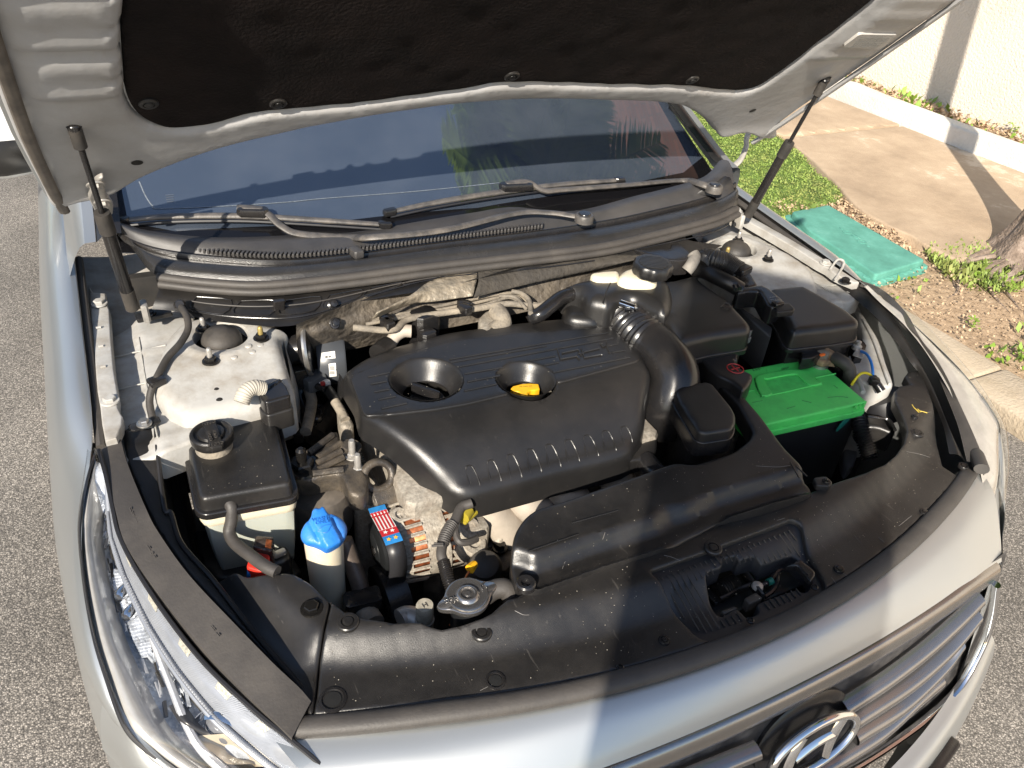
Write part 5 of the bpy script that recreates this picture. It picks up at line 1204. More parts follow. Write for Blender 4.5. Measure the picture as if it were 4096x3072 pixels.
def zec(x, y):
    """plateau, then slopes away from the raised plate to the shoulder"""
    if pin([(x, y)], pa_)[0]: return .868
    d = pdist([(x, y)], pa_)[0]
    front = sstep(.80, .55, y) if False else max(0, min(1, (.86-y)/.3))
    return .868 - (.045 + .17*d)*min(1, d/.11)**1.3*(.35+.65*front) - .12*max(0, d-.06)*0
W1c, W1i = (640, 815), (632, 893); W2c, W2i = (1270, 815), (1268, 880)
def ell(t, c, a, b, z, n=36, ca=0): return ring_from(t, [(c[0]+a*math.cos(q)*math.cos(ca)-b*math.sin(q)*math.sin(ca), c[1]+a*math.cos(q)*math.sin(ca)+b*math.sin(q)*math.cos(ca)) for q in [2*math.pi*i/n for i in range(n)]], z)
e1, e2 = ell('5', W1c, 224, 137, .872), ell('5', W2c, 180, 111, .872)
def ecenter(e): return (sum(p[0] for p in e)/len(e), sum(p[1] for p in e)/len(e))
c1, c2 = ecenter(e1), ecenter(e2)
def erad(e, c): return sum(math.hypot(p[0]-c[0], p[1]-c[1]) for p in e)/len(e)
r1, r2 = erad(e1, c1), erad(e2, c2)
h1, h2 = circle(c1, r1, r1, 44), circle(c2, r2, r2, 40)
def zb_(x, y): return .835 - .05*sstep(.84, .66, y)
mesh_obj('shell', *slab_vf(ec_poly, zec, lambda x, y: zec(x, y)-.052, r=.018, step=.0085, holes=[h1, h2], flare=.004, hr=.002, hdepth=.004, nr=6), m_cover, ec, sharp=50)
mesh_obj('raised_plate', *slab_vf(pl_poly, lambda x, y: .8715, .866, r=.0022, step=.010, holes=[h1, h2], hr=.003, hdepth=.004, nr=3), m_cover, ec, sharp=50)
for c, r, ri, dep, off in ((c1, r1, r1*.66, .034, .0), (c2, r2, r2*.66, .030, 0)):
    lathe('well', [(r+.001, -.001), (r-.001, -.002), (r*.93, -.007), (r*.80, -dep*.55), (ri+.002, -dep), (ri, -dep-.002), (ri, -dep-.006)], (c[0], c[1], .8735), m_cover, ec, n=56, caps=False)
# long raised lines and short bars on the plate
def bar(t, a, b, z, r=.0022, parent=None, mat=None, name='rib', flat=.7): return tube(name, [P(t, *a, z), P(t, *b, z)], r, mat or m_cover, parent, n=8, smooth=2, flat=flat)
for a, b in (((785, 690), (1788, 521)), ((795, 708), (1400, 603)), ((850, 735), (1822, 556)), ((882, 780), (1122, 740)), ((900, 830), (1105, 792)), ((880, 888), (1085, 845)), ((1290, 698), (1455, 668)), ((1382, 726), (1478, 708)), ((1440, 772), (1925, 676)),
             ((1780, 606), (1855, 592)), ((1815, 646), (1892, 632)), ((1600, 655), (1640, 648)), ((272, 800), (410, 772)), ((290, 846), (392, 826)), ((312, 895), (405, 877)), ((338, 943), (446, 922)), ((358, 1000), (518, 965))):
    bar('5', a, b, .8722, .0020, ec)
for st_ in ([(1470, 625), (1490, 690), (1590, 670), (1608, 690)], [(1498, 650), (1600, 628), (1620, 665)], [(1620, 620), (1640, 680), (1740, 660), (1752, 662)], [(1632, 645), (1735, 620)], [(1740, 590), (1760, 615), (1782, 605), (1800, 650)], [(1780, 580), (1790, 600)]):
    tube('emblem_stroke', [P('5', x, y, .8728) for x, y in st_], .0018, m_cover, ec, n=6, smooth=1)
# raised tongues on the front slope
tops = [(910, 1362), (1045, 1328), (1170, 1292), (1295, 1258), (1415, 1228), (1535, 1198), (1655, 1170), (1772, 1142), (1888, 1116)]
ends = [(978, 1478), (1113, 1450), (1243, 1424), (1368, 1390), (1490, 1358), (1608, 1325), (1728, 1290), (1840, 1257), (1942, 1206)]
def onec(t, x, y): 
    p = P(t, x, y, zec_r); return Vector((p.x, p.y, zec_r(p.x, p.y)))
def zec_r(x, y):
    z = zec(x, y); d = pdist([(x, y)], ec_poly)[0]; R_ = .018
    if d < R_: z -= R_ - math.sqrt(max(0, R_*R_ - (R_-d)**2))
    return z
for (ax_, ay_), (bx_, by_) in zip(tops, ends):
    lft = [onec('5', ax_-20, ay_+22), onec('5', ax_-14+(bx_-ax_)*.35*0, ay_+60), onec('5', ax_+2, by_+10)]
    top_ = [onec('5', ax_-20, ay_+26), onec('5', ax_-15, ay_+4), onec('5', ax_+8, ay_), onec('5', ax_+24, ay_+12)]
    rgt = [onec('5', ax_+24, ay_+12), onec('5', (ax_+bx_)/2+14, (ay_+by_)/2), onec('5', bx_, by_)]
    dn = rgt[-1]; rgt += [dn + Vector((0, -.004, -.012)), dn + Vector((0, -.005, -.038))]
    tube('tongue', top_ + rgt[1:], .0012, m_cover, ec, n=6, smooth=5)
    dl_ = lft[-1]; lft += [dl_ + Vector((0, -.004, -.012)), dl_ + Vector((0, -.005, -.036))]
    tube('tongue', lft, .0008, m_cover, ec, n=6, smooth=5)
# ---- filler cap in the big well
oc = thing('oil_filler_cap', 'black oil filler cap with a bar grip in the larger well of the engine cover', 'cap', (c1[0], c1[1], .83))
lathe('cap_disc', [(.032, -.02), (.032, .0), (.030, .003), (.012, .004), (0, .004)], (c1[0]+.002, c1[1], .826), m_gloss, oc, n=36)
a, b = P('5', 560, 852, .845), P('5', 712, 908, .845); u = (b-a).normalized()
v, f = box_vf((a+b)/2 - Vector((0, 0, .006)), u*((b-a).length/2+.004), Vector((-u.y, u.x, 0))*.0055, (0, 0, .010), b=.003); mesh_obj('grip', v, f, m_gloss, oc)
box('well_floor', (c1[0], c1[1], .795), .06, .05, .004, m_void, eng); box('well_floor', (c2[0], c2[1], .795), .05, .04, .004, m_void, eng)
# ---- dipstick in the small well
ds = thing('dipstick', 'yellow plastic dipstick handle in the smaller well of the engine cover', 'dipstick', (c2[0], c2[1], .83))
hp = [(1172, 880), (1185, 864), (1240, 850), (1290, 846), (1350, 850), (1358, 882), (1330, 892), (1300, 892), (1283, 905), (1282, 925), (1240, 928), (1232, 905), (1215, 898), (1190, 900)]
slab('handle', rounded(ring_from('5', hp, .850), .002, 3), .852, .838, m_yellow, ds, r=.0025, step=.004)
text('print', '== === ==', .0050, m_ink, mat_at(P('5', 1268, 862, .8526), P('5', 1330, 858, .8526)-P('5', 1200, 866, .8526), (0, 0, 1)), ds, ext=.0001)
tube('stick', [(c2[0], c2[1], .84), (c2[0], c2[1]+.01, .70)], .004, m_steel, ds, n=8, smooth=2)
# ---- intake runners
for i, (a, b, c) in enumerate((((960, 1610), (1090, 1720), (1200, 1830)), ((1190, 1560), (1330, 1660), (1420, 1760)), ((1420, 1490), (1560, 1590), (1640, 1690)), ((1730, 1390), (1850, 1480), (1920, 1560)))):
    pts = [P('5', a[0]-130, a[1]-150, .735), P('5', a[0]+35, a[1]-20, .735), P('5', b[0], b[1]-25, .71), P('5', c[0], c[1]-5, .66), P('5', c[0]+60, c[1]+90, .58)]
    tube('intake_runner', pts, .034, m_runner, eng, n=24, flat=.8)
box('intake_flange', P('8', 1130, 300, .66), .045, .03, .012, m_alud, eng, rz=.5, b=.008)
bolt(eng, P('8', 1105, 270, .68), .009, .012, m_bolt); tube('boss', [P('8', 1090, 240, .685), P('8', 1120, 170, .70)], .009, m_alu, eng, n=10, smooth=2)
# ---- dusty castings between cover, mount and alternator
def lump(name, t, poly, z, dep, mat, parent, r=.008, step=.012, seed=0, amp=.006):
    pp = [tuple(P(t, x, y, z)[:2]) for x, y in poly]
    return slab(name, smoothpoly(pp, 3), lambda x, y: z + amp*noise.noise(Vector((x*30+seed, y*30, 1))), z-dep, mat, parent, r=r, step=step)
lump('timing_cover', 'C', [(300, 0), (430, -20), (560, 80), (740, 190), (880, 290), (1020, 400), (900, 430), (560, 430), (200, 430), (160, 330), (330, 240), (310, 100)], .700, .2, m_alu, eng, seed=1, amp=.010)
lump('casting', 'C', [(540, 180), (640, 130), (745, 190), (740, 255), (600, 270), (545, 240)], .715, .03, m_alu, eng, seed=4)
lump('casting', 'C', [(850, 265), (1000, 330), (1050, 400), (900, 430), (870, 340)], .712, .03, m_alu, eng, seed=5)
for x, y in ((785, 250), (880, 280), (530, 100), (318, 395)):
    bolt(eng, P('C', x, y, .722), .008, .012, m_zinc, axis=(-.1, -.4, .9))
tube('camshaft_sensor', [P('A', 590, 1120, .80), P('A', 640, 1200, .795), P('A', 690, 1300, .79)], .0085, m_dusty, eng, n=12)
lump('casting', 'A', [(600, 1100), (680, 1150), (740, 1260), (770, 1340), (690, 1380), (640, 1340), (620, 1240)], .785, .06, m_alu, eng, seed=8)
# lifting eye
le = P('C', 400, 130, .785)
u, w_ = Vector((.98, .12, .0)), Vector((-.08, .62, .78)); n_ = u.cross(w_)
pts = [le + u*(.024*math.cos(t)) + w_*(.022*math.sin(t)) for t in np.linspace(0, 2*math.pi, 25)[:-1]]
v, f = tube_vf(pts + pts[:2], .0068, n=10, smooth=0, cap=False); mb = MB().add(v, f)
v, f = box_vf(le - w_*.045, u*.021, n_*.006, w_*.024, b=.004); mb.add(v, f); mb.put('lifting_eye', m_alud, eng)
# ---- coil pack and pipes behind the cover
box('solenoid_body', P('A', 1465, 430, .845), .026, .022, .045, m_gloss, eng, rz=.25, b=.008)
box('solenoid_plug', P('A', 1500, 480, .86), .016, .012, .012, m_gloss, eng, rz=.25, b=.005)
tubes('coolant_pipe', 'A', [(1340, 430), (1260, 430), (1180, 480), (1120, 570), (1050, 640)], [.87, .87, .86, .845, .83], .012, m_runner, eng, n=16)
tubes('pipe_sleeve', 'A', [(1120, 580), (1060, 620), (1020, 660)], .845, .020, m_plastic, eng, n=14)
tubes('coolant_hose', '5', [(1080, 380), (1110, 420), (1120, 470), (1060, 520)], [.875, .87, .86, .85], .018, m_dusty, eng, n=18)
lump('casting', '5', [(970, 430), (1040, 370), (1100, 400), (1060, 500), (1000, 520)], .865, .04, m_alu, eng, seed=12)
# ---- engine cover stub below right
lump('cover_foot', '5', [(1880, 1340), (1885, 1290), (2010, 1210), (2090, 1150), (2100, 1200), (2090, 1270), (2030, 1310)], .775, .03, m_plastic, eng, r=.004, amp=0)
# ---- brake pipes along the bulkhead
bp = thing('pipe_bundle', 'bundle of dust caked pipes with black clips along the bulkhead', 'pipes', (-.2, 1.05, .88))
for i, (pts, r) in enumerate((([(300, 435), (560, 390), (880, 322), (1180, 272), (1290, 330), (1350, 345)], .0036), ([(300, 450), (600, 400), (900, 345), (1180, 290), (1260, 350)], .0034), ([(180, 490), (420, 505), (520, 440), (700, 405), (960, 370), (1150, 340), (1330, 355), (1400, 335)], .0062),
                        ([(260, 470), (500, 425), (800, 385), (1000, 350), (1160, 300), (1240, 340)], .0036), ([(1180, 262), (1240, 275), (1290, 320), (1300, 400)], .0050), ([(1100, 290), (1200, 300), (1270, 370)], .0034))):
    tubes('pipe', '5', pts, .882 + .002*i, r, m_dusty, bp, n=10)
for x, y in ((880, 350), (390, 440), (395, 470), (885, 372)): box('pipe_clip', P('5', x, y, .893), .009, .013, .008, m_gloss, bp, rz=.3, b=.002)
# ---- vent hose with clamp to the filter box
vh = thing('breather_hose', 'short black breather hose with a spring clamp behind the engine cover', 'hose', (.1, .93, .9))
tubes('hose', '5', [(1305, 425), (1360, 405), (1430, 350), (1500, 300), (1600, 270)], [.875, .885, .895, .90, .90], .0145, m_gloss, vh, n=18)
tubes('clamp', '5', [(1545, 285), (1590, 272)], .900, .0162, m_gloss, vh, n=18, smooth=2)
# ---- horn and ABS pump
hn = thing('horn', 'round black horn with a chromed rim beside the left strut tower', 'horn', (-.42, .90, .84))
hc = P('A', 300, 600, .845); hax = Vector((.93, -.30, .10)).normalized()
lathe('horn_body', [(0, -.042), (.012, -.040), (.012, -.030), (.026, -.027), (.028, -.010), (.040, -.006), (.046, .0), (.049, .003), (.049, .007), (.044, .010), (0, .012)], hc, m_gloss, hn, axis=hax, n=40)
lathe('horn_rim', [(.0495, .001), (.051, .005), (.0495, .009)], hc, m_steel, hn, axis=hax, n=40)
tubes('horn_bracket', 'A', [(265, 740), (280, 820), (290, 900)], [.82, .80, .78], .007, m_steel, hn, n=8, flat=.4)
box('horn_plug', P('A', 245, 880, .80), .014, .012, .022, m_gloss, hn, b=.004)
ab = thing('abs_pump', 'dark cylindrical pump motor with two white barcode labels', 'pump', (-.36, .95, .80))
ac0, ac1 = P('A', 415, 720, .80), P('A', 690, 700, .80)
aax = (ac1-ac0).normalized(); al = (ac1-ac0).length
lathe('motor', [(0, 0), (.044, 0), (.047, .004), (.047, al-.004), (.044, al), (0, al)], ac0, M('grey pump paint', (.055, .06, .068), .35, var=.08), ab, axis=aax, n=40)
def onmotor(t, x, y):
    d = ray(t, x, y); k = 1.0
    for k in np.linspace(.9, 2.2, 1300):
        q = CAMP + d*k; rel = q - ac0; rad_ = (rel - aax*rel.dot(aax)).length
        if rad_ < .0478: return q
    return q
for quad, pr in (((458, 640), (588, 620), (594, 695), (456, 704)), ((528, 745), (596, 742), (606, 872), (536, 880))), :
    pass
for quad in (((458, 642), (588, 624), (594, 695), (456, 704)), ((526, 745), (596, 742), (606, 872), (536, 880))):
    A0, B0, C0, D0 = [onmotor('A', *q) for q in quad]
    r_ = [[onmotor('A', quad[0][0]*(1-i/4)+quad[3][0]*i/4, quad[0][1]*(1-i/4)+quad[3][1]*i/4), onmotor('A', quad[1][0]*(1-i/4)+quad[2][0]*i/4, quad[1][1]*(1-i/4)+quad[2][1]*i/4)] for i in range(5)]
    lb = loft('barcode_label', r_, m_label, ab, n=4, sub=3, smooth_cols=False)
    tall = abs(quad[2][1]-quad[1][1]) > 100; mb = MB(); rb = random.Random(5)
    for k in range(12):
        t0 = .12 + .72*k/12; w0 = .008 + rb.random()*.03
        if tall: q = [(quad[0][0]+ (quad[1][0]-quad[0][0])*a_ , quad[0][1] + (quad[3][1]-quad[0][1])*b_) for a_, b_ in ((.15, t0), (.85, t0), (.85, t0+w0), (.15, t0+w0))]
        else: q = [(quad[0][0] + (quad[1][0]-quad[0][0])*a_, quad[0][1]-12*a_ + (quad[3][1]-quad[0][1])*b_) for a_, b_ in ((t0*.7+.15, .55), (t0*.7+.15+w0, .55), (t0*.7+.15+w0, .9), (t0*.7+.15, .9))]
        ps = [onmotor('A', *z_) for z_ in q]; cc = sum(ps, Vector())/4; rel = cc-ac0; nn = (rel - aax*rel.dot(aax)).normalized()
        mb.add([p + nn*.0006 for p in ps], [(0, 1, 2, 3)])
    mb.put('barcode', m_ink, lb, smooth=False)
# ---- wiring harness on the left of the engine
wh = thing('wiring_harness', 'tangle of black and grey taped wires between strut tower and engine', 'wires', (-.43, .85, .72))
for pts, z, r, mt in (([(300, 880), (330, 1000), (360, 1120), (330, 1300), (300, 1420)], .77, .010, m_dusty), ([(250, 960), (260, 1100), (330, 1250), (420, 1290), (440, 1180)], .74, .009, m_gloss), ([(220, 1000), (240, 1200), (340, 1330), (400, 1320)], .73, .007, m_gloss),
                      ([(420, 880), (480, 960), (560, 1060), (620, 1130)], .78, .010, m_plastic), ([(330, 900), (400, 960), (500, 1000)], .79, .006, m_gloss), ([(180, 1060), (190, 1300), (240, 1500)], .72, .009, m_plastic)):
    tubes('wire', 'A', pts, z, r, mt, wh, n=10)
box('wire_plug', P('A', 380, 920, .79), .020, .016, .014, M('grey plug', (.08, .085, .09), .4), wh, rz=.4, b=.004); box('wire_plug', P('A', 490, 950, .79), .010, .006, .006, m_label, wh, rz=.4, b=.002); box('wire_tag', P('A', 470, 945, .797), .004, .004, .003, m_redm, wh, b=.001)
tubes('steel_pipe', 'A', [(400, 1480), (450, 1370), (540, 1250), (600, 1180)], .68, .022, m_alud, wh, n=14)
# ---- small fuse holder on the corrugated tube
fh = thing('fuse_holder', 'small black lidded fuse holder clipped at the front of the left strut tower', 'fuse holder', (-.48, .84, .87))
fp = ring_from('4', [(1628, 885), (1770, 812), (1815, 875), (1838, 930), (1680, 975), (1642, 940)], .885)
slab('lid', rounded(fp, .006, 3), .888, .865, m_gloss, fh, r=.004, step=.006); slab('base', rounded(inset(ccw(fp), -.003), .006, 3), .864, .83, m_plastic, fh, r=.003, step=.008)
text('lettering', '=-==-=', .012, m_plastic, mat_at(P('4', 1730, 855, .8885), P('4', 1770, 830, .8885)-P('4', 1690, 880, .8885), (0, 0, 1)), fh, ext=.0008)
def corr(name, t, pts, z, r, mat, parent, turns=20, amp=.12, n=14):
    c = resample(catmull([P(t, x, y, z[i] if isinstance(z, (list, tuple)) else z) for i, (x, y) in enumerate(pts)], 12), turns*8)
    return tube(name, c, lambda q: r*(1+amp*math.sin(q*turns*2*math.pi)), mat, parent, n=n, smooth=0)
corr('corrugated_tube', '4', [(1525, 965), (1550, 905), (1600, 870), (1660, 875)], [.888, .898, .900, .892], .0125, M('cream corrugated tube', (.42, .39, .33), .5, var=.1), fh, turns=13, amp=.03)
corr('corrugated_tube', '4', [(1780, 1000), (1760, 1060), (1740, 1120)], [.84, .82, .80], .012, m_gloss, fh, turns=8)
# ---- washer hose over the left tower
hz = thing('washer_hose', 'thin black hose curving down over the left strut tower', 'hose', (-.65, .95, .9))
tubes('hose', '4', [(1135, 345), (1180, 420), (1188, 500), (1140, 590), (1060, 680), (1000, 790), (962, 870), (945, 960), (965, 1070)], [.925, .925, .918, .910, .902, .896, .885, .870, .855], .0058, m_rubber, hz, n=12)
box('hose_clip', P('4', 990, 828, .893), .012, .010, .005, m_gloss, hz, rz=.3, b=.002)
lathe('grommet', [(.010, 0), (.010, .006), (.007, .010)], P('4', 1135, 348, .925), m_gloss, hz, axis=(0, -.8, .5), n=14)
# ---- coolant reservoir
cr = thing('coolant_reservoir', 'coolant tank with black dusty lid and round cap over a milky body', 'tank', (-.59, .74, .80))
lid_px = [('B', 328, 60), ('B', 380, 32), ('B', 1110, -70), ('B', 1180, -50), ('B', 1215, 0), ('B', 1290, 300), ('B', 1382, 640), ('B', 1372, 690), ('B', 1340, 705), ('B', 700, 815), ('B', 520, 850), ('B', 470, 815), ('B', 400, 480), ('B', 340, 160)]
lid = rounded([tuple(P(t, x, y, .842)[:2]) for t, x, y in lid_px], .010, 3)
slab('lid', lid, lambda x, y: .842, .815, m_plastic, cr, r=.007, step=.012, flare=.003)
rim = inset(ccw(lid), -.009)
slab('lid_rim', rim, .819, .808, m_gloss, cr, r=.003, step=.02)
tk = inset(ccw(lid), -.002)
rows = []
for z, ins in ((.808, -.003), (.79, -.001), (.74, .002), (.70, .006), (.672, .012), (.665, .03)):
    rows.append([(x, y, z) for x, y in (lambda q: q + q[:1])(inset(ccw(lid), ins))])
v, f = loft_vf(rows, n=80, sub=4, smooth_cols=False); mesh_obj('tank_body', v, f, m_tank, cr)
rows = [[(x, y, z) for x, y in (lambda q: q + q[:1])(inset(ccw(lid), ins))] for z, ins in ((.808, -.005), (.795, -.005), (.788, -.003))]
v, f = loft_vf(rows, n=80, sub=3, smooth_cols=False); mesh_obj('tank_shoulder', v, f, m_cream, cr)
cc_ = P('B', 612, 245, .862)
lathe('filler_neck', [(.027, -.03), (.027, -.004), (.025, 0)], cc_, m_dusty, cr, n=32)
lathe('cap', [(.028, -.012), (.0305, -.009), (.0315, .0), (.031, .005), (.029, .007), (.026, .007), (.023, .003), (.020, .003), (.018, .007), (.015, .008), (0, .008)], cc_ + Vector((0, 0, .004)), m_plastic, cr, n=44)
a, b = P('B', 575, 85, .880), P('B', 660, 345, .872); u = (b-a).normalized(); pu = Vector((-u.y, u.x, 0)).normalized()
v, f = box_vf((a+b)/2 - Vector((0, 0, .004)), u*((b-a).length/2), pu*.0092, (0, 0, .006), b=.0025); mesh_obj('cap_grip', v, f, m_plastic, cr)
for s_, o_, sz, al_ in (('ENGINE', .0035, .0070, 0), ('COOLANT', -.0045, .0068, 0)):
    text('lettering', s_, sz, m_rubber, mat_at((a+b)/2 + pu*o_ + Vector((0, 0, .0022)), a-b, (0, 0, 1)), cr, ext=.0008)
text('lettering', 'OPEN', .0075, m_rubber, mat_at(a.lerp(b, .10) + Vector((0, 0, .0022)), -pu, (0, 0, 1)), cr, ext=.0008); text('lettering', 'CLOSE', .0075, m_rubber, mat_at(a.lerp(b, .90) + Vector((0, 0, .0022)), -pu, (0, 0, 1)), cr, ext=.0008)
tab = ring_from('B', [(178, 340), (330, 310), (372, 500), (215, 515), (200, 480)], .800)
slab('mount_tab', rounded(tab, .005, 3), .802, .79, m_cream, cr, r=.002, step=.01); bolt(cr, P('B', 275, 392, .803), .013, .008, m_plastic, name='tab_bolt')
def tface(t, x, y, yy=None): return PY(t, x, y, yy)
front_y = min(p[1] for p in lid)
t0 = P('B', 1080, 1040, .74); 
tubes('level_mark', 'B', [(840, 1060), (1040, 1015)], .745, .0010, m_label, cr, n=4, smooth=2) if False else None
fy = lambda x: None
# bracket of the tank, lower right
sl_ = [('B', 1075, 1040, .755), ('B', 1290, 985, .755), ('B', 1345, 1270, .69), ('B', 1130, 1220, .69)]
mesh_obj('side_bracket', *loft_vf([[P(*sl_[0]), P(*sl_[1])], [P(*sl_[3]), P(*sl_[2])]], n=6, sub=1, smooth_cols=False), m_cream, cr); bolt(cr, P('B', 1232, 1232, .70), .012, .008, m_plastic, axis=(0, -.6, .8), name='tab_bolt')
tubes('edge_rib', 'B', [(1275, 985), (1345, 1270)], [.757, .692], .0035, m_cream, cr, n=6, smooth=2); tubes('edge_rib', 'B', [(1080, 1040), (1130, 1220)], [.757, .692], .003, m_cream, cr, n=6, smooth=2)
# overflow hose of the tank
tfy = min(p[1] for p in lid)
def PT(x, y, off=.0015):
    la, lb = Vector((*max(lid, key=lambda p: p[0]-p[1]), 0)), Vector((*min(lid, key=lambda p: p[0]+p[1]), 0))
    a_, b_ = P('B', 520, 990, .80), P('B', 1390, 790, .80); n_ = Vector(((b_-a_).y, -(b_-a_).x, 0)).normalized(); d = ray('B', x, y)
    return CAMP + d*((a_ + n_*off - CAMP).dot(n_)/d.dot(n_))
for p0, p1 in (((900, 1045), (1040, 1015)), ((930, 1165), (1058, 1130)), ((835, 1060), (862, 1055)), ((833, 1190), (870, 1182))):
    tube('level_mark', [PT(*p0), PT(*p1)], .0009, m_label, cr, n=4, smooth=2)
for s_, q_ in (('F', (880, 1050)), ('L', (905, 1172))): text('level_letter', s_, .013, m_label, mat_at(PT(*q_), PT(1000, 1030)-PT(880, 1058), PT(*q_, .01)-PT(*q_, 0)), cr, ext=.0004)
oh = thing('overflow_hose', 'grey rubber overflow hose bending from the tank lid to the shield', 'hose', (-.58, .62, .75))
tubes('hose', 'B', [(760, 860), (800, 930), (800, 1060), (780, 1180), (840, 1290), (980, 1400), (1130, 1510), (1250, 1570)], [.823, .818, .80, .785, .78, .785, .79, .79], .0088, m_greyrub, oh, n=14)
# ---- relay and red connector
ry = thing('relay', 'smoked clear relay plugged in a red connector with coloured wires', 'relay', (-.52, .57, .74))
rp = ring_from('B', [(1042, 1215), (1215, 1230), (1200, 1370), (1010, 1330)], .775); slab('relay_case', rounded(rp, .003, 2), .777, .745, m_smoke, ry, r=.002, step=.006)
for k in range(4): tubes('contact', 'B', [(1150+k*14, 1250+k*3), (1140+k*14, 1320+k*3)], .7785, .0014, m_copper, ry, n=6, smooth=2)
rc = ring_from('B', [(1035, 1355), (1160, 1375), (1180, 1420), (1130, 1580), (945, 1530), (965, 1460)], .765); slab('connector', rounded(rc, .004, 2), .767, .735, m_red, ry, r=.003, step=.006)
for x0, mt in ((980, m_wblue), (1022, m_wwhite), (1070, m_yel2)): tubes('lead', 'B', [(x0+5, 1535), (x0, 1580), (x0+4, 1640)], [.758, .752, .735], .0042, mt, ry, n=8)
lump('relay_bracket', 'B', [(1200, 1340), (1330, 1300), (1370, 1420), (1180, 1500)], .735, .05, m_plastic, ry, amp=0)
box('bracket_clip', P('B', 1270, 1385, .742), .010, .005, .004, m_zinc, ry, rz=.2, b=.002)
# ---- black inner tray under tank
tray = slab('inner_tray', rounded(XY(L('B', [(420, 1140), (560, 1130), (640, 1350), (1000, 1250), (1400, 1400), (1500, 1560), (1300, 1659), (640, 1640), (500, 1500)], .68)), .01), lambda x, y: .68, .60, m_plastic, car, r=.008, step=.015)
# ---- washer reservoir neck with blue cap
wr = thing('washer_reservoir', 'cream washer filler neck with a dirty blue flip cap', 'tank', (-.51, .57, .74))
wc = P('B', 1715, 1175, .80); wax = Vector((-.05, -.42, .90)).normalized()
lathe('neck', [(.026, -.22), (.026, -.19), (.0265, -.10), (.028, -.02), (.027, 0)], wc + Vector((.0, .012, -.012)), m_cream, wr, n=30)
WF = Frame(wc, (1, .08, 0), wax.cross(Vector((1, .08, 0))))
capo = [WF.pt('B', x, y, .004) for x, y in ((1690, 935), (1720, 945), (1755, 985), (1830, 1005), (1900, 1040), (1942, 1100), (1940, 1180), (1895, 1260), (1840, 1305), (1750, 1348), (1690, 1320), (1620, 1290), (1540, 1265), (1495, 1210), (1490, 1150), (1530, 1080), (1580, 1035), (1595, 975), (1625, 950), (1660, 955))]
capo = ccw(smoothpoly(capo, 4)); ccn = (sum(p[0] for p in capo)/len(capo), sum(p[1] for p in capo)/len(capo))
def zcap(u, v):
    x = (u-ccn[0])/.03; y = (v-ccn[1])/.033
    lobe = .0042*math.exp(-((abs(x)-.42-.15*y)/.10)**2) if False else 0
    d_ = abs(x + .12*y); return .010 - .010*x*x - .003*y*y + .004*(1-sstep(.36, .46, d_)) - .0025*math.exp(-((d_-.52)/.08)**2)
mesh_obj('cap', *slab_vf(capo, zcap, -.012, r=.005, step=.0028, T=lambda u, v, w: WF.wd(u, v, w)), m_blue, wr, sharp=60)
mrel = M('cap relief', (.008, .11, .40), .5)
def onc(x, y, up=.0004):
    u, v = WF.pt('B', x, y, .012); return WF.wd(u, v, zcap(u, v) + up)
for i, s_ in enumerate(('WASHER', 'ONLY')): text('lettering', s_, .0075, mrel, mat_at(onc(1695, 1045+i*36), onc(1760, 1035)-onc(1640, 1055), wax), wr, ext=.0005)
tube('washer_symbol', [onc(*q) for q in ((1650, 1165), (1680, 1135), (1720, 1115), (1785, 1105))], .0007, mrel, wr, n=4, smooth=3); tube('washer_symbol', [onc(*q) for q in ((1650, 1165), (1735, 1185), (1785, 1105))], .0007, mrel, wr, n=4, smooth=3)
# ---- engine mount bracket
mb_ = thing('engine_mount', 'black cast engine mount bracket with webs and three studs', 'bracket', (-.42, .68, .80))
mp_ = ring_from('B', [(1390, 500), (1440, 460), (1480, 420), (1800, 190), (1850, 210), (1900, 300), (1990, 330), (2060, 420), (2100, 560), (2145, 640), (2130, 740), (2060, 800), (1960, 780), (1920, 700), (1860, 610), (1700, 620), (1560, 655), (1440, 640), (1400, 580)], .800)
def zmt(x, y): return .800 + .006*noise.noise(Vector((x*20, y*20, 0)))
slab('bracket_body', smoothpoly(mp_, 3), zmt, .765, m_alud, mb_, r=.007, step=.008)
for a, b in (((1560, 400), (1800, 220)), ((1650, 440), (1880, 300)), ((1640, 500), (1880, 380)), ((1660, 560), (1900, 440)), ((1600, 600), (1900, 560))): bar('B', a, b, .806, .0055, mb_, m_alud, name='web', flat=1)
for x, y, z, m_, h, r in ((1500, 540, .802, m_bolt, .014, .019), (1990, 430, .800, m_zinc, .007, .008), (2045, 570, .795, m_zinc, .007, .008), (1955, 345, .802, m_alud, .006, .014)):
    q = P('B', x, y, z); bolt(mb_, q, r, h, m_, name='nut')
    if m_ is not m_alud: lathe('stud', [(.008 if r > .015 else .0055, 0), (.008 if r > .015 else .0055, .024), (.004, .028), (0, .028)], q + Vector((0, 0, h*.8)), m_bolt if r > .015 else m_zinc, mb_, n=14)
lathe('mount_body', [(.055, -.08), (.058, -.02), (.052, .0), (.03, .01), (0, .012)], P('B', 1640, 740, .735), M('worn mount rubber', (.035, .033, .032), .5, dust=((.30, .25, .2), .35, 14)), mb_, n=36)
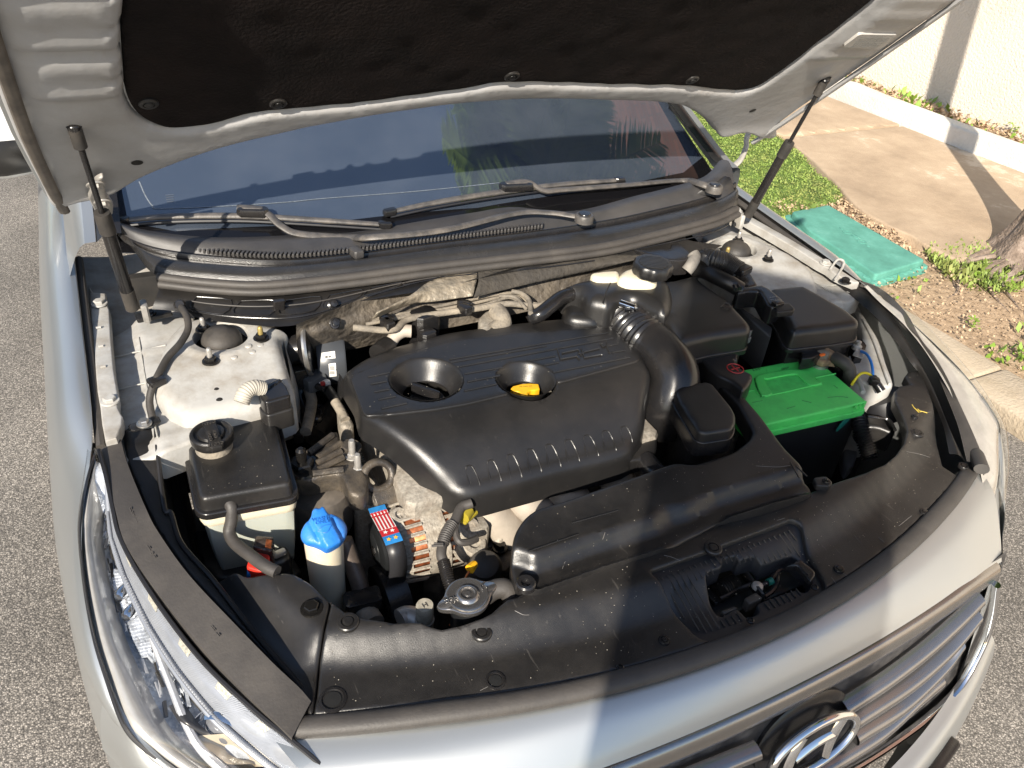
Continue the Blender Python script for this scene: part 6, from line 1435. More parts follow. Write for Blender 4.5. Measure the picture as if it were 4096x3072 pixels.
# ---- alternator
al = thing('alternator', 'dusty aluminium alternator with copper windings behind its slots', 'alternator', (-.33, .47, .70))
aax = Vector((1, -.03, 0)).normalized()
_p = P('C', 900, 700, .738); ac = _p - (CAMP - _p).normalized()*.067
def AW(ang, h, r=.067): return ac + aax*h + Vector((0, -math.sin(ang), math.cos(ang)))*r
prof = [(.030, -.072), (.052, -.070), (.060, -.064), (.064, -.054), (.0655, -.050), (.0665, -.024), (.067, -.020), (.067, .006), (.0695, .007), (.0695, .012), (.067, .013), (.067, .036), (.064, .046), (.055, .054), (.0, .055)]
lathe('winding_core', [(0, -.060), (.056, -.060), (.061, -.052), (.061, .040), (.05, .048), (0, .05)], ac, m_copper, al, axis=aax, n=48)
mb = MB(); NA = 144
for (r0, h0), (r1, h1) in zip(prof, prof[1:]):
    for i in range(NA):
        if (i % 5 in (1, 2, 3)) and (h0 in (-.050, .013)): continue
        q = []
        for (h, r), j_ in (((h0, r0), i), ((h0, r0), i+1), ((h1, r1), i+1), ((h1, r1), i)):
            an = 2*math.pi*j_/NA; q.append(ac + aax*h + Vector((0, -math.sin(an), math.cos(an)))*r)
        mb.add(q, [(0, 3, 2, 1)])
hs_ = mb.put('housing', m_alu, al)
for i in range(0, NA, 5):
    for h0, h1 in ((-.062, -.024),):
        an = 2*math.pi*(i+.5)/NA; tube('fin', [AW(an, h0, .0645), AW(an, h1, .0680)], .0024, m_alu, al, n=6, smooth=1)
for x, y, z, r in ((600, 520, .755, .014), (1290, 640, .74, .020), (1330, 780, .72, .024), (1180, 520, .75, .012)):
    lathe('boss', [(r, -.03), (r, .0), (r*.85, .004), (r*.5, .004), (r*.45, -.001), (0, -.001)], P('C', x, y, z), m_alu, al, axis=(.2, -.45, .85), n=20)
box('regulator', P('C', 1300, 700, .705), .022, .030, .035, m_alu, al, b=.006)
lathe('terminal_boot', [(.0, -.03), (.026, -.025), (.028, .0), (.022, .016), (.010, .022), (0, .022)], P('C', 1445, 1030, .70), m_rubber, al, axis=(-.2, -.35, .9), n=24)
lathe('pulley', [(.0, -.095), (.020, -.095), (.028, -.092), (.030, -.088), (.030, -.076), (.028, -.072), (0, -.072)], ac, m_darkcase, al, axis=aax, n=36)
# ---- belt and pulleys
bl = thing('drive_belt', 'wide black drive belt carrying a red, white and blue star sticker', 'belt', (-.43, .47, .68))
xb = -.430; bw = .027
bpts = [PX('C', x, y, xb) for x, y in ((300, 470), (330, 540), (375, 625), (425, 720), (470, 820), (500, 925), (512, 1050), (505, 1150), (480, 1240))]
bc_ = catmull(bpts, 8); nb = len(bc_)
def bedge(t_, off=0.0):
    j_ = min(nb-2, int(t_*(nb-1))); p = bc_[j_].lerp(bc_[j_+1], t_*(nb-1)-j_); tg = (bc_[j_+1]-bc_[j_]).normalized(); n_ = Vector((0, tg.z, -tg.y)); n_ = n_ if n_.dot(CAMP-p) > 0 else -n_
    return p + n_*off, tg, n_
def band(name, t0, t1, mat, x0=0, x1=1, off=.0, back=False):
    v_, f_ = [], []
    for k, t_ in enumerate(np.linspace(t0, t1, 22)):
        p, tg, n_ = bedge(t_, off); v_ += [p + Vector((bw*x0, 0, 0)), p + Vector((bw*x1, 0, 0))]
        if k: f_.append((k*2-2, k*2-1, k*2+1, k*2))
    return mesh_obj(name, v_, f_, mat, bl)
bm_ = band('belt', 0, 1, m_belt); q = bm_.modifiers.new('s', 'SOLIDIFY'); q.thickness = .006; q.offset = 0
mfl = M('printed sticker red', (.42, .02, .025), .45, var=.2, vs=80); mfb = M('printed sticker blue', (.02, .17, .42), .45, var=.2, vs=80)
band('sticker_blue', .0, .09, mfb, off=.0036); band('sticker_stripes', .09, .34, m_label, off=.0036); band('sticker_field', .34, .415, mfl, off=.0036); band('sticker_blue', .415, .51, mfb, off=.0036)
for k in range(5): band('stripe', .09, .34, mfl, k*.2+.03, k*.2+.14, .0040)
for k in range(2): band('stripe', .10+k*.05, .118+k*.05, mfl, 0, 1, .0041)
for tt, xx, mt in ((.375, .28, m_label), (.375, .68, m_label), (.46, .28, m_yellow), (.46, .68, m_yellow)):
    p, tg, n_ = bedge(tt, .0045); c = p + Vector((bw*xx, 0, 0)); tx, ty = Vector((1, 0, 0)), n_.cross(Vector((1, 0, 0)))
    mesh_obj('star', [c + (tx*math.cos(a_) + ty*math.sin(a_))*(.0042 if k % 2 == 0 else .0018) for k, a_ in enumerate([2*math.pi*q/10 for q in range(10)])], [tuple(range(10))], mt, bl, smooth=False)
pm = Vector((xb+bw/2, .602, .694)); lathe('pulley', [(0, -.010), (.015, -.013), (.040, -.011), (.044, -.010), (.044, .012), (0, .013)], pm, m_darkcase, bl, axis=(1, 0, 0), n=40)
lathe('pulley_bolt', [(.008, 0), (.008, .006), (0, .007)], pm + Vector((-.012, 0, 0)), m_bolt, bl, axis=(-1, 0, 0), n=6)
cp = thing('crank_pulley', 'black ribbed lower pulley with a bright machined face', 'pulley', (-.42, .40, .60))
lathe('pulley_wheel', [(0, -.02), (.03, -.022), (.05, -.02), (.058, -.018), (.058, .018), (.05, .02), (0, .02)], P('C', 530, 1330, .62), m_gloss, cp, axis=(1, .05, 0), n=48)
# ---- hoses and pipe left of the pulleys
dp = thing('steel_pipe', 'thick dusty steel pipe running down beside the washer neck', 'pipe', (-.47, .48, .65))
tubes('pipe', 'C', [(60, 760), (130, 960), (210, 1180), (250, 1330), (300, 1480)], [.74, .71, .68, .66, .64], .0135, m_dusty if False else M('stained pipe', (.14, .11, .09), .4, metal=.5, var=.4, vs=40), dp, n=14)
box('pipe_clamp', P('C', 250, 1360, .67), .028, .016, .012, m_gloss, dp, rz=-.1, b=.004); tubes('lower_hose', 'C', [(245, 1430), (310, 1540), (350, 1600)], .655, .019, m_dusty, dp, n=14)
# ---- alternator loom
ll = thing('alternator_loom', 'taped grey wiring loom falling in front of the alternator', 'wires', (-.28, .45, .75))
tubes('taped_wire', 'C', [(1320, 400), (1220, 440), (1160, 560), (1100, 660), (1040, 780), (1020, 900), (1040, 970)], [.785, .782, .778, .775, .77, .765, .76], .0078, m_greyrub, ll, n=12)
corr('spiral_wrap', 'C', [(1130, 600), (1070, 700), (1035, 800)], [.778, .775, .770], .0092, m_greyrub, ll, turns=11, amp=.07)
corr('corrugated_tube', 'C', [(1040, 970), (1070, 1080), (1100, 1180), (1140, 1290)], [.76, .755, .75, .74], .0088, m_gloss, ll, turns=16, amp=.12)
tubes('branch_wire', 'C', [(1150, 600), (1160, 700), (1200, 780), (1290, 780), (1370, 750)], [.776, .77, .765, .76, .755], .0055, m_greyrub, ll, n=8)
tubes('tie_tail', 'C', [(1040, 800), (990, 800), (950, 795)], .778, .002, m_greyrub, ll, n=6, smooth=2); tubes('tie_tail', 'C', [(1040, 815), (980, 815), (925, 820)], .778, .002, m_greyrub, ll, n=6, smooth=2)
tubes('tape', 'C', [(1225, 540), (1275, 470)], .768, .012, m_yel2 if False else M('faded yellow tape', (.30, .24, .02), .5), ll, n=10, smooth=2)
box('yellow_flag', P('C', 1255, 510, .760), .017, .014, .003, bpy.data.materials['faded yellow tape'], ll, rz=.5, b=.002)
tubes('orange_wire', 'C', [(1310, 1050), (1270, 1110), (1240, 1180)], .745, .0015, m_copperw, ll, n=6); tubes('orange_wire', 'C', [(1165, 1500), (1140, 1560), (1100, 1600)], .72, .0015, m_copperw, ll, n=6)
tubes('ring_terminal', 'C', [(1300, 1050), (1335, 1010), (1355, 990)], .75, lambda t: .008-.003*t, m_yellow, ll, n=8, smooth=3)
# ---- radiator cap and neck
rcp = thing('pressure_lid', 'round two-eared steel radiator cap stamped 1.1 and HCC', 'cap', (-.27, .32, .78))
rcc = P('C', 1280, 1300, .790)
ua = (P('C', 1440, 1235, .79) - P('C', 1120, 1365, .79)).normalized(); ang = math.atan2(ua.y, ua.x)
def ears(t): return 1 + .46*max(0, math.cos(t))**26 + .46*max(0, -math.cos(t))**26
lathe('cap_body', [(.027, -.011), (.030, -.009), (.031, -.004), (.0305, -.0015), (.029, -.0005), (0, -.0005)], rcc, m_satin, rcp, n=120, wob=ears, ref=(math.cos(ang), math.sin(ang), 0))
lathe('cap_centre', [(.0285, -.0010), (.0275, .0012), (.025, .0005), (.0165, .0003), (.015, .003), (.012, .0045), (.010, .0045), (.009, .002), (.004, .002), (.004, .0035), (0, .0035)], rcc, m_satin, rcp, n=48)
pz = lambda x, y: P('C', x, y, .7925)
text('stamp', '1.1', .009, m_steel, mat_at(pz(1435, 1222), -ua, (0, 0, 1)), rcp, ext=.0006); text('stamp', 'HCC', .009, m_steel, mat_at(pz(1120, 1340), -ua, (0, 0, 1)), rcp, ext=.0006)
lathe('neck', [(.022, -.08), (.022, -.008)], rcc, m_darkcase, rcp, n=30)
tubes('neck_pipe', 'C', [(1450, 1310), (1540, 1250), (1640, 1240), (1700, 1300), (1720, 1380)], [.77, .775, .775, .765, .74], .014, m_greyrub, rcp, n=16)
# small white valve cap
vc = thing('service_valve', 'pale capped service valve marked H between pulley and radiator cap', 'valve', (-.35, .34, .74))
q = P('C', 858, 1400, .755); lathe('valve_cap', [(.0125, -.028), (.0125, -.002), (.0115, 0), (0, 0)], q, M('ivory cap', (.40, .37, .30), .5, dust=((.1, .08, .05), .6, 80)), vc, n=24)
text('stamp', 'H', .011, m_greyrub, mat_at(q + Vector((0, 0, .0003)), (-1, -.1, 0), (0, 0, 1)), vc, ext=.0006)
lathe('valve_stem', [(.013, -.05), (.013, -.036), (.014, -.034), (.014, -.031)], q, m_zinc, vc, n=18); tubes('valve_pipe', 'C', [(620, 1560), (680, 1530), (760, 1545), (820, 1580)], .70, .018, m_zinc, vc, n=14)
# ---- air duct (front snorkel)
ad = thing('air_duct', 'flat black air intake duct running along the back of the radiator shield', 'air duct', (-.05, .45, .82))
dp1 = [('8', 1185, 340), ('8', 1180, 260), ('8', 1200, 160), ('8', 1260, 70), ('8', 1330, 15), ('5', 1500, 1580), ('5', 2212, 1335), ('6', 130, 1350), ('6', 380, 1270), ('6', 480, 1190), ('6', 500, 1140), ('6', 470, 1080), ('6', 400, 960), ('6', 280, 850), ('6', 330, 820), ('6', 370, 835), ('6', 560, 1050), ('6', 700, 1240), ('6', 830, 1370), ('6', 900, 1430), ('6', 905, 1475)]
dp2 = [('6', 640, 1575), ('6', 300, 1655), ('8', 2212, 190), ('8', 1960, 265), ('8', 1700, 345), ('8', 1340, 480), ('8', 1250, 460), ('8', 1200, 400)]
duct = [tuple(P(t, x, y, .822)[:2]) for t, x, y in dp1 + dp2]
fed = [tuple(P(t, x, y, .80)[:2]) for t, x, y in (('8', 1200, 420), ('8', 1330, 470), ('8', 1700, 340), ('8', 2212, 185), ('6', 300, 1650), ('6', 905, 1470))]
fa2 = np.array(dense(fed + fed[::-1][1:-1], .01))
step_px = [('8', 1300, 440), ('8', 2080, 200), ('8', 2212, 90), ('9', 60, 60), ('9', 230, 80), ('9', 450, 0), ('6', 920, 1470)]
def zdu(x, y):
    d = float(np.sqrt(((fa2 - (x, y))**2).sum(1)).min())
    lip = .021 + .016*sstep(lipx+.01, lipx-.03, x)*0 + .010*math.exp(-((x - lipx)/.022)**2)
    return .797 + .024*sstep(lip*.5, lip*1.35, d) + .001*noise.noise(Vector((x*9, y*9, 4)))
lipx = P('D', 480, 280, .80).x
mesh_obj('duct_shell', *slab_vf(rounded(duct, .012, 3), zdu, lambda x, y: zdu(x, y)-.035, r=.007, step=.0065), m_plastic, ad, sharp=50)
q = P('6', 965, 1458, .800); slab('fixing_tab', rounded(ring_from('6', [(880, 1440), (960, 1430), (1005, 1470), (985, 1495), (900, 1490)], .80), .005, 3), .801, .79, m_plastic, ad, r=.002, step=.01); clip(ad, P('6', 962, 1460, .802), .008, m_gloss)
lathe('tab_ring', [(.014, -.004), (.014, .004), (.012, .006), (.007, .005), (.006, 0)], P('8', 1268, 500, .805), m_steel if False else m_gloss, ad, n=24)
bar('6', (735, 1340), (790, 1440), .824, .0016, ad, m_plastic, name='relief'); bar('6', (770, 1365), (840, 1430), .824, .0016, ad, m_plastic, name='relief')
bar('8', (1280, 290), (1600, 180), .8235, .0009, ad, m_plastic, name='relief'); bar('8', (1560, 110), (1850, 30), .8235, .0009, ad, m_plastic, name='relief')
# resonator box in the duct opening
rb_ = thing('resonator_box', 'rounded black plastic resonator lid in the opening of the air duct', 'resonator', (.13, .55, .84))
rp_ = rounded(ring_from('F', [(0, 1390), (60, 1335), (300, 1285), (370, 1310), (560, 1540), (600, 1620), (600, 1700), (560, 1760), (300, 1800), (230, 1780), (40, 1480)], .850), .008, 3)
slab('lid', rp_, .850, .828, m_cover, rb_, r=.006, step=.010); slab('lid_rim', inset(ccw(rp_), -.003), .830, .80, m_gloss, rb_, r=.002, step=.015)
lump('lower_body', '6', [(20, 1000), (150, 1160), (370, 1110), (400, 1180), (180, 1270), (60, 1220)], .77, .2, m_plastic, rb_, amp=0)
# ---- intake hose
ih = thing('intake_hose', 'fat ribbed black rubber intake hose curving beside the engine cover', 'hose', (.2, .75, .83))
pts = [P('E', 1420, 760, .862), P('E', 1520, 880, .860), P('E', 1640, 1000, .858), P('E', 1800, 1120, .855), P('E', 1930, 1290, .845), P('E', 1960, 1450, .825), P('E', 1900, 1650, .79), P('E', 1820, 1850, .74)]
def rih(t): 
    r = .047
    if .10 < t < .36: r += .0022*math.sin((t-.10)/.26*2*math.pi*8.5)
    return r
v, f = tube_vf(pts, rih, n=40, smooth=16); mesh_obj('hose', v, f, m_gloss, ih)
u = (pts[1]-pts[0]).normalized(); lathe('hose_clamp', [(.0485, -.006), (.0495, -.005), (.0495, .005), (.0485, .006)], pts[0] + u*.006, m_steel, ih, axis=u, n=44, caps=False)
tube('clamp_screw', [P('E', 1430, 645, .915), P('E', 1575, 695, .915)], .0075, m_chrome, ih, n=12, smooth=2)
box('clamp_housing', P('E', 1530, 690, .912), .012, .008, .006, m_chrome, ih, rz=-.4, b=.002)
tubes('lower_branch', '5', [(2020, 1330), (2080, 1400), (2140, 1440)], .76, .02, m_gloss, ih, n=14)
# ---- air filter box
af = thing('air_filter_box', 'big black air filter box with a duct bulge and raised lettering on its front', 'air filter', (.3, .86, .88))
cap_px = [('F', -60, 290), ('F', 200, 228), ('F', 300, 320), ('F', 520, 470), ('F', 700, 620), ('F', 775, 690), ('F', 760, 730), ('F', 400, 785), ('F', 90, 855), ('F', 40, 830), ('F', -40, 700), ('F', -160, 560), ('E', 1850, 720), ('E', 1780, 500), ('E', 1820, 420), ('E', 2000, 390)]
bxp = rounded([tuple(P(t, x, y, .905)[:2]) for t, x, y in cap_px], .010, 3)
seamA, seamB = P('F', 0, 580, .905), P('F', 520, 470, .905)
def zaf(x, y):
    s_ = (Vector((x, y, 0)) - Vector((seamA.x, seamA.y, 0))).cross(Vector((seamB.x-seamA.x, seamB.y-seamA.y, 0)).normalized()).z
    return .905 - .10*max(0, s_)*1.0 - .0015*math.exp(-(s_/.0025)**2) 
slab('lid', bxp, zaf, .845, m_cover, af, r=.016, step=.010, flare=.002)
slab('lid_flange', inset(ccw(bxp), -.004), .850, .838, m_gloss, af, r=.003, step=.02)
slab('box_body', inset(ccw(bxp), .006), .838, .55, m_plastic, af, r=.004, step=.03)
# duct bulge at the back left of the filter box
du = [('E', 880, 470), ('E', 1150, 395), ('E', 1360, 385), ('E', 1700, 400), ('E', 1900, 425), ('E', 1960, 600), ('E', 1880, 730), ('E', 1700, 660), ('E', 1560, 600), ('E', 1450, 605), ('E', 1330, 655), ('E', 1240, 645), ('E', 1110, 610), ('E', 1050, 540)]
def zdb(x, y): return .925 + .004*noise.noise(Vector((x*10, y*10, 2)))
dpoly = smoothpoly([tuple(P(t, x, y, .918)[:2]) for t, x, y in du], 3)
slab('duct_bulge', dpoly, zdb, .86, m_cover, af, r=.028, step=.009, flare=.006, nr=7)
lump('duct_neck', 'E', [(880, 650), (1060, 560), (1240, 640), (1250, 790), (1080, 800), (900, 760)], .885, .07, m_cover, af, r=.02, amp=.001)
lump('duct_neck', 'E', [(1260, 660), (1440, 650), (1640, 730), (1680, 800), (1400, 800), (1310, 800), (1260, 790)], .870, .07, m_plastic, af, r=.015, amp=.001)
tube('duct_seam', [Vector((p.x, p.y, zdb(p.x, p.y)+.0002)) for p in (P('E', x, y, .925) for x, y in ((1365, 392), (1320, 470), (1280, 560), (1255, 640)))], .0012, m_void, af, n=5)
# letters on the front face
fA, fB = P('F', 70, 862, .882), P('F', 755, 742, .882); fx = (fB-fA); fx.z = 0; fn = Vector((fx.y, -fx.x, 0)).normalized()
def PV(t, x, y, off=.002):
    d = ray(t, x, y); return CAMP + d*(((fA + fn*off) - CAMP).dot(fn)/d.dot(fn))
m_rel = M('worn raised lettering', (.05, .046, .042), .3)
text('lettering', 'PULL OUT TO OPEN', .0155, m_rel, mat_at(PV('F', 410, 872), fx, fn), af, ext=.001, sx=1.2); text('lettering', 'PUSH TO CLOSE', .013, m_rel, mat_at(PV('F', 385, 925), fx, fn), af, ext=.001, sx=1.1)
for x, y in ((695, 825), (125, 965), (690, 885), (640, 940)): box('latch', PV('F', x, y, .004), .012, .005, .007, M('grey latch', (.11, .11, .115), .35) if x == 695 else bpy.data.materials['grey latch'], af, rz=.1, b=.002)
tubes('arrow_relief', 'F', [(450, 560), (490, 520), (540, 530), (565, 555), (520, 580), (455, 562)], .9045, .0011, m_cover, af, n=5, smooth=1)
# ---- battery
ba = thing('battery', 'bright green topped car battery in a black case', 'battery', (.42, .60, .70))
Z = .800
bq = [P('F', 660, 1130, Z), P('F', 1225, 1062, Z), P('F', 1900, 1480, Z), P('F', 1010, 1680, Z)]
b_br, b_fr = P('6', 792, 690, Z), P('6', 1225, 960, Z); b_fl = P('6', 598, 1098, Z)
ex = (b_fr - b_fl); ex.z = 0; ey = Vector((-ex.y, ex.x, 0)).normalized(); exn = ex.normalized(); dpt = (b_br - b_fr).dot(ey)
xl = -.035
def BT(a, b, z=Z): q = b_fl + exn*a + ey*b; return Vector((q.x, q.y, z))
LX = ex.length
top_ = rounded([tuple(BT(xl, 0)[:2]), tuple(BT(LX, 0)[:2]), tuple(BT(LX+.004, dpt)[:2]), tuple(BT(xl, dpt)[:2])], .005, 3)
hq = XY([P('F', x, y, Z) for x, y in ((870, 1270), (900, 1290), (960, 1275), (1010, 1240), (1060, 1255), (1110, 1225), (1150, 1240), (1190, 1232), (1230, 1260), (1280, 1310), (1330, 1340), (1100, 1400), (940, 1430), (900, 1360))])
hq2 = XY([P('F', x, y, Z) for x, y in ((785, 1270), (850, 1235), (1100, 1190), (1190, 1185), (1260, 1200), (1380, 1290), (1440, 1320), (1335, 1345), (1280, 1312), (1225, 1262), (1180, 1232), (1060, 1250), (900, 1282), (872, 1272), (900, 1340), (950, 1425), (850, 1445), (800, 1340))])
slab('top', top_, lambda x, y: Z, Z-.034, m_green, ba, r=.004, step=.008)
slab('lip', inset(ccw(top_), -.003), Z-.018, Z-.030, m_green, ba, r=.002, step=.02)
slab('handle', smoothpoly(hq2, 2), Z+.0040, Z-.001, m_green, ba, r=.0018, step=.005)
tubes('handle_shade_line', 'F', [(785, 1265), (800, 1340), (850, 1447), (895, 1438)], Z+.0006, .0016, M('green shadow line', (.010, .14, .03), .6), ba, n=5, smooth=1)  # dark green line paints the shade in the groove beside the handle
slab('handle_recess', smoothpoly(hq, 1), Z+.0010, Z-.001, M('darker green recess', (.055, .52, .10), .6, var=.25, vs=30), ba, r=.0005, step=.008)  # recess plate in a slightly darker, mottled green than the top
tubes('top_ridge', 'F', [(670, 1398), (780, 1380), (850, 1445), (950, 1425), (1335, 1338), (1440, 1322), (1375, 1255), (1580, 1215)], Z+.0003, .0015, m_green, ba, n=6, smooth=1)
for k in range(3): tubes('grip_rib', 'F', [(1770+k*40, 1560-k*12), (1790+k*40, 1515-k*12)], Z-.004, .0028, m_green, ba, n=6, smooth=2)
slab('case', inset(ccw(top_), .004), Z-.032, .60, m_darkcase, ba, r=.003, step=.03)
for q_ in (([(760, 1500), (860, 1480)]), ([(1500, 1450), (1620, 1440), (1700, 1452)]), ([(1100, 1560), (1180, 1535)]), ([(1250, 1480), (1340, 1500)]), ([(1560, 1330), (1600, 1360)])): tubes('scuff', 'F', q_, Z+.0001, .0007, M('scuff green', (.03, .20, .05), .7) if 'scuff green' not in bpy.data.materials else bpy.data.materials['scuff green'], ba, n=4, smooth=2)
lathe('plug', [(.012, 0), (.011, .001), (0, .001)], P('F', 957, 1198, Z), m_green, ba, n=20)
for x, y, s_ in ((1085, 1158, '-=-==-'), (1075, 1170, '=-=='), (800, 1165, '== =-='), (800, 1178, '=-= =')): text('print', s_, .0075, m_ink, mat_at(P('F', x, y, Z+.0006), -(P('F', 1200, 1130, Z)-P('F', 900, 1185, Z)), (0, 0, 1)), ba, ext=.0001)
pt0 = P('F', 1415, 1130, Z); lathe('terminal', [(.0185, 0), (.018, .006), (.012, .008), (.0105, .026), (.0095, .028), (0, .028)], pt0, m_steel, ba, n=24)
tm = thing('battery_clamp', 'corroded brown battery clamp with black sensor and cable on the green top', 'clamp', tuple(pt0))
lathe('clamp_ring', [(.018, .008), (.019, .012), (.018, .020), (.013, .022)], pt0, m_brass, tm, n=20, wob=lambda a: 1+.08*math.sin(5*a))
box('clamp_jaw', pt0 + Vector((.018, -.012, .012)), .011, .008, .008, m_brass, tm, rz=-.6, b=.002)
lathe('clamp_cap', [(.012, .020), (.012, .031), (.009, .033), (0, .033)], pt0, m_dusty, tm, n=18)
slab('sensor', rounded(ring_from('F', [(1250, 980), (1345, 965), (1440, 1010), (1440, 1025), (1350, 1060), (1250, 1070)], .832), .004, 2), .832, .806, m_gloss, tm, r=.002, step=.01)
tubes('clamp_bolt', 'F', [(1480, 1000), (1600, 1075)], .826, .0095, m_brass, tm, n=10, smooth=2); box('orange_tag', P('F', 1450, 1030, .834), .006, .003, .002, m_orange, tm, b=.001)
tubes('earth_cable', 'F', [(1560, 1050), (1650, 1100), (1710, 1160), (1715, 1230), (1690, 1300)], [.825, .825, .815, .80, .77], .0125, m_rubber, tm, n=14)
tubes('earth_cable', 'F', [(1530, 1060), (1590, 1110), (1640, 1180), (1640, 1260)], [.815, .81, .79, .75], .011, m_gloss, tm, n=12)
# positive terminal cover
pc = thing('terminal_cover', 'black battery terminal cover marked with a red plus sign', 'cover', (.30, .70, .83))
pp_ = rounded(ring_from('F', [(250, 1050), (300, 985), (500, 925), (530, 930), (630, 1010), (620, 1075), (590, 1075), (640, 1150), (700, 1185), (765, 1215), (770, 1260), (730, 1330), (670, 1380), (560, 1290), (430, 1230), (330, 1160)], .842), .006, 3)
slab('cover_lid', pp_, .842, .805, m_plastic, pc, r=.007, step=.010)
rc_ = P('F', 592, 1165, .8425); mb = MB(); ring = [rc_ + Vector((.0155*math.cos(t), .0155*math.sin(t), 0)) for t in np.linspace(0, 2*math.pi, 29)[:-1]]
mb.add(*tube_vf(ring + ring[:2], .0012, n=6, smooth=0, cap=False)); mb.add(*tube_vf([rc_ - Vector((.010, 0, 0)), rc_ + Vector((.010, 0, 0))], .0013, n=6, smooth=0)); mb.add(*tube_vf([rc_ - Vector((0, .010, 0)), rc_ + Vector((0, .010, 0))], .0013, n=6, smooth=0)); mb.put('plus_mark', m_redm, pc)
lump('cover_skirt', 'F', [(205, 1070), (260, 1030), (400, 1150), (540, 1250), (500, 1290), (410, 1290), (280, 1250)], .815, .06, m_gloss, pc, r=.006, amp=.003)
for k in range(6): bar('F', (320+k*36, 1110+k*26), (300+k*38, 1180+k*22), .822, .003, pc, m_gloss, name='rib', flat=1)
tubes('green_edge', 'F', [(345, 1255), (405, 1330)], .800, .008, m_green, ba, n=8, smooth=2)
# ---- fuse box
fb = thing('fuse_box', 'large black under-bonnet fuse box with dusty sloped lid and side clips', 'fuse box', (.50, .83, .85))
fpx = [('F', 935, 365), ('F', 1260, 335), ('F', 1420, 420), ('F', 1700, 580), ('F', 1825, 680), ('F', 1820, 720), ('F', 1560, 760), ('F', 1180, 800), ('F', 1140, 770), ('F', 1060, 620), ('F', 960, 480)]
fpp = rounded([tuple(P(t, x, y, .880)[:2]) for t, x, y in fpx], .010, 3)
slab('lid', fpp, .880, .838, m_plastic, fb, r=.014, step=.010, flare=.004); slab('lid_rim', inset(ccw(fpp), -.007), .842, .832, m_gloss, fb, r=.003, step=.02); slab('box_body', inset(ccw(fpp), .004), .832, .66, m_gloss, fb, r=.004, step=.03)
for x, y, h in ((1430, 800, .030), (1540, 780, .03), (1650, 810, .028)): box('side_clip', P('F', x, y, .838), .020, .006, h, m_gloss, fb, rz=.28, b=.004)
lathe('clip_knob', [(.010, -.004), (.009, .004), (0, .006)], P('F', 1545, 725, .868), m_gloss, fb, n=14)
q0 = P('F', 1780, 970, .812); slab('earth_bracket', rounded(ring_from('F', [(1740, 900), (1840, 870), (1885, 935), (1850, 1040), (1770, 1050)], .808), .003, 2), .808, .78, m_gloss, fb, r=.002, step=.01)
lathe('earth_stud', [(.010, 0), (.010, .008), (.006, .010), (.006, .018), (0, .020)], q0, m_zinc, fb, n=14)
box('ring_lug', P('F', 1815, 1015, .812), .018, .010, .0015, m_zinc, fb, rz=.5, b=.001)
A0 = [P('F', x, y, .80) for x, y in ((1035, 975), (1120, 1000), (1200, 965))]; lbl = [P('F', x, y, z) for x, y, z in ((1035, 945, .812), (1115, 985, .812), (1205, 968, .812))]
loft('barcode_label', [[P('F', x, y, .785) for x, y in ((1030, 1010), (1110, 1045), (1190, 1030))], lbl], m_label, fb, n=10, sub=1, thick=.001)
for k in range(7): tubes('barcode_bar', 'F', [(1130+k*10, 992-k*1.5), (1127+k*10, 1030-k*1.5)], .800, .0010, m_ink, fb, n=4, smooth=1)
# ECU connector on the fuse box
ek = thing('ecu_connector', 'black lever connector and ribbed latch lying over the corner of the fuse box', 'connector', (.42, .86, .90))
kp = rounded(ring_from('F', [(600, 370), (640, 350), (720, 355), (850, 335), (930, 375), (1060, 480), (1070, 510), (1040, 540), (960, 560), (900, 520), (830, 400), (740, 400), (620, 420)], .905), .005, 3)
slab('connector_body', kp, .905, .865, m_gloss, ek, r=.006, step=.008)
slab('lever', rounded(ring_from('F', [(930, 545), (1120, 515), (1180, 575), (1170, 595), (1010, 610), (960, 580)], .900), .003, 2), .900, .888, m_plastic, ek, r=.002, step=.008)
for k in range(7): bar('F', (985+k*3, 562+k*6), (1120+k*8, 527+k*8), .9008, .0011, ek, m_plastic, name='ridge')
box('lever_catch', P('F', 1010, 525, .908), .012, .008, .004, m_gloss, ek, rz=.1, b=.002)
for i, s_ in enumerate(('=-==-', '== -')): text('print', s_, .0075, m_grink, mat_at(P('F', 965, 462+i*24, .9055), P('F', 1010, 455, .9)-P('F', 930, 470, .9), (0, 0, 1)), ek, ext=.0001)
kp2 = rounded(ring_from('F', [(590, 230), (680, 190), (740, 220), (815, 340), (730, 365), (640, 320), (590, 290)], .900), .005, 3); slab('second_connector', kp2, .900, .87, m_gloss, ek, r=.004, step=.008)
box('connector_latch', P('F', 660, 195, .915), .020, .014, .008, m_gloss, ek, rz=.3, b=.003); box('connector_latch', P('F', 590, 160, .918), .022, .012, .008, m_plastic, ek, rz=.3, b=.003)
lw = thing('braided_loom', 'thick black braided wiring loom arching behind the air filter box', 'wires', (.42, .96, .9))
corr('braided_sleeve', 'F', [(240, 170), (300, 90), (400, 100), (500, 130), (600, 200)], [.915, .925, .93, .925, .915], .022, m_plastic, lw, turns=30, amp=.03, n=20)
tubes('taped_loom', 'F', [(190, 190), (300, 210), (420, 270), (540, 330), (640, 390)], [.905, .910, .912, .910, .900], .0165, m_plastic, lw, n=16)
for i, (a, b) in enumerate((((585, 350), (600, 390)), ((615, 335), (640, 380)))): tubes('cable_tie', 'F', [a, b], .915, .0045, m_gloss, lw, n=6, smooth=2)
tubes('loom_end', 'E', [(2080, 330), (2120, 280), (2160, 200), (2140, 160)], [.915, .925, .935, .94], .013, M('pale loom tape', (.18, .165, .145), .7, var=.3, vs=50), lw, n=14)
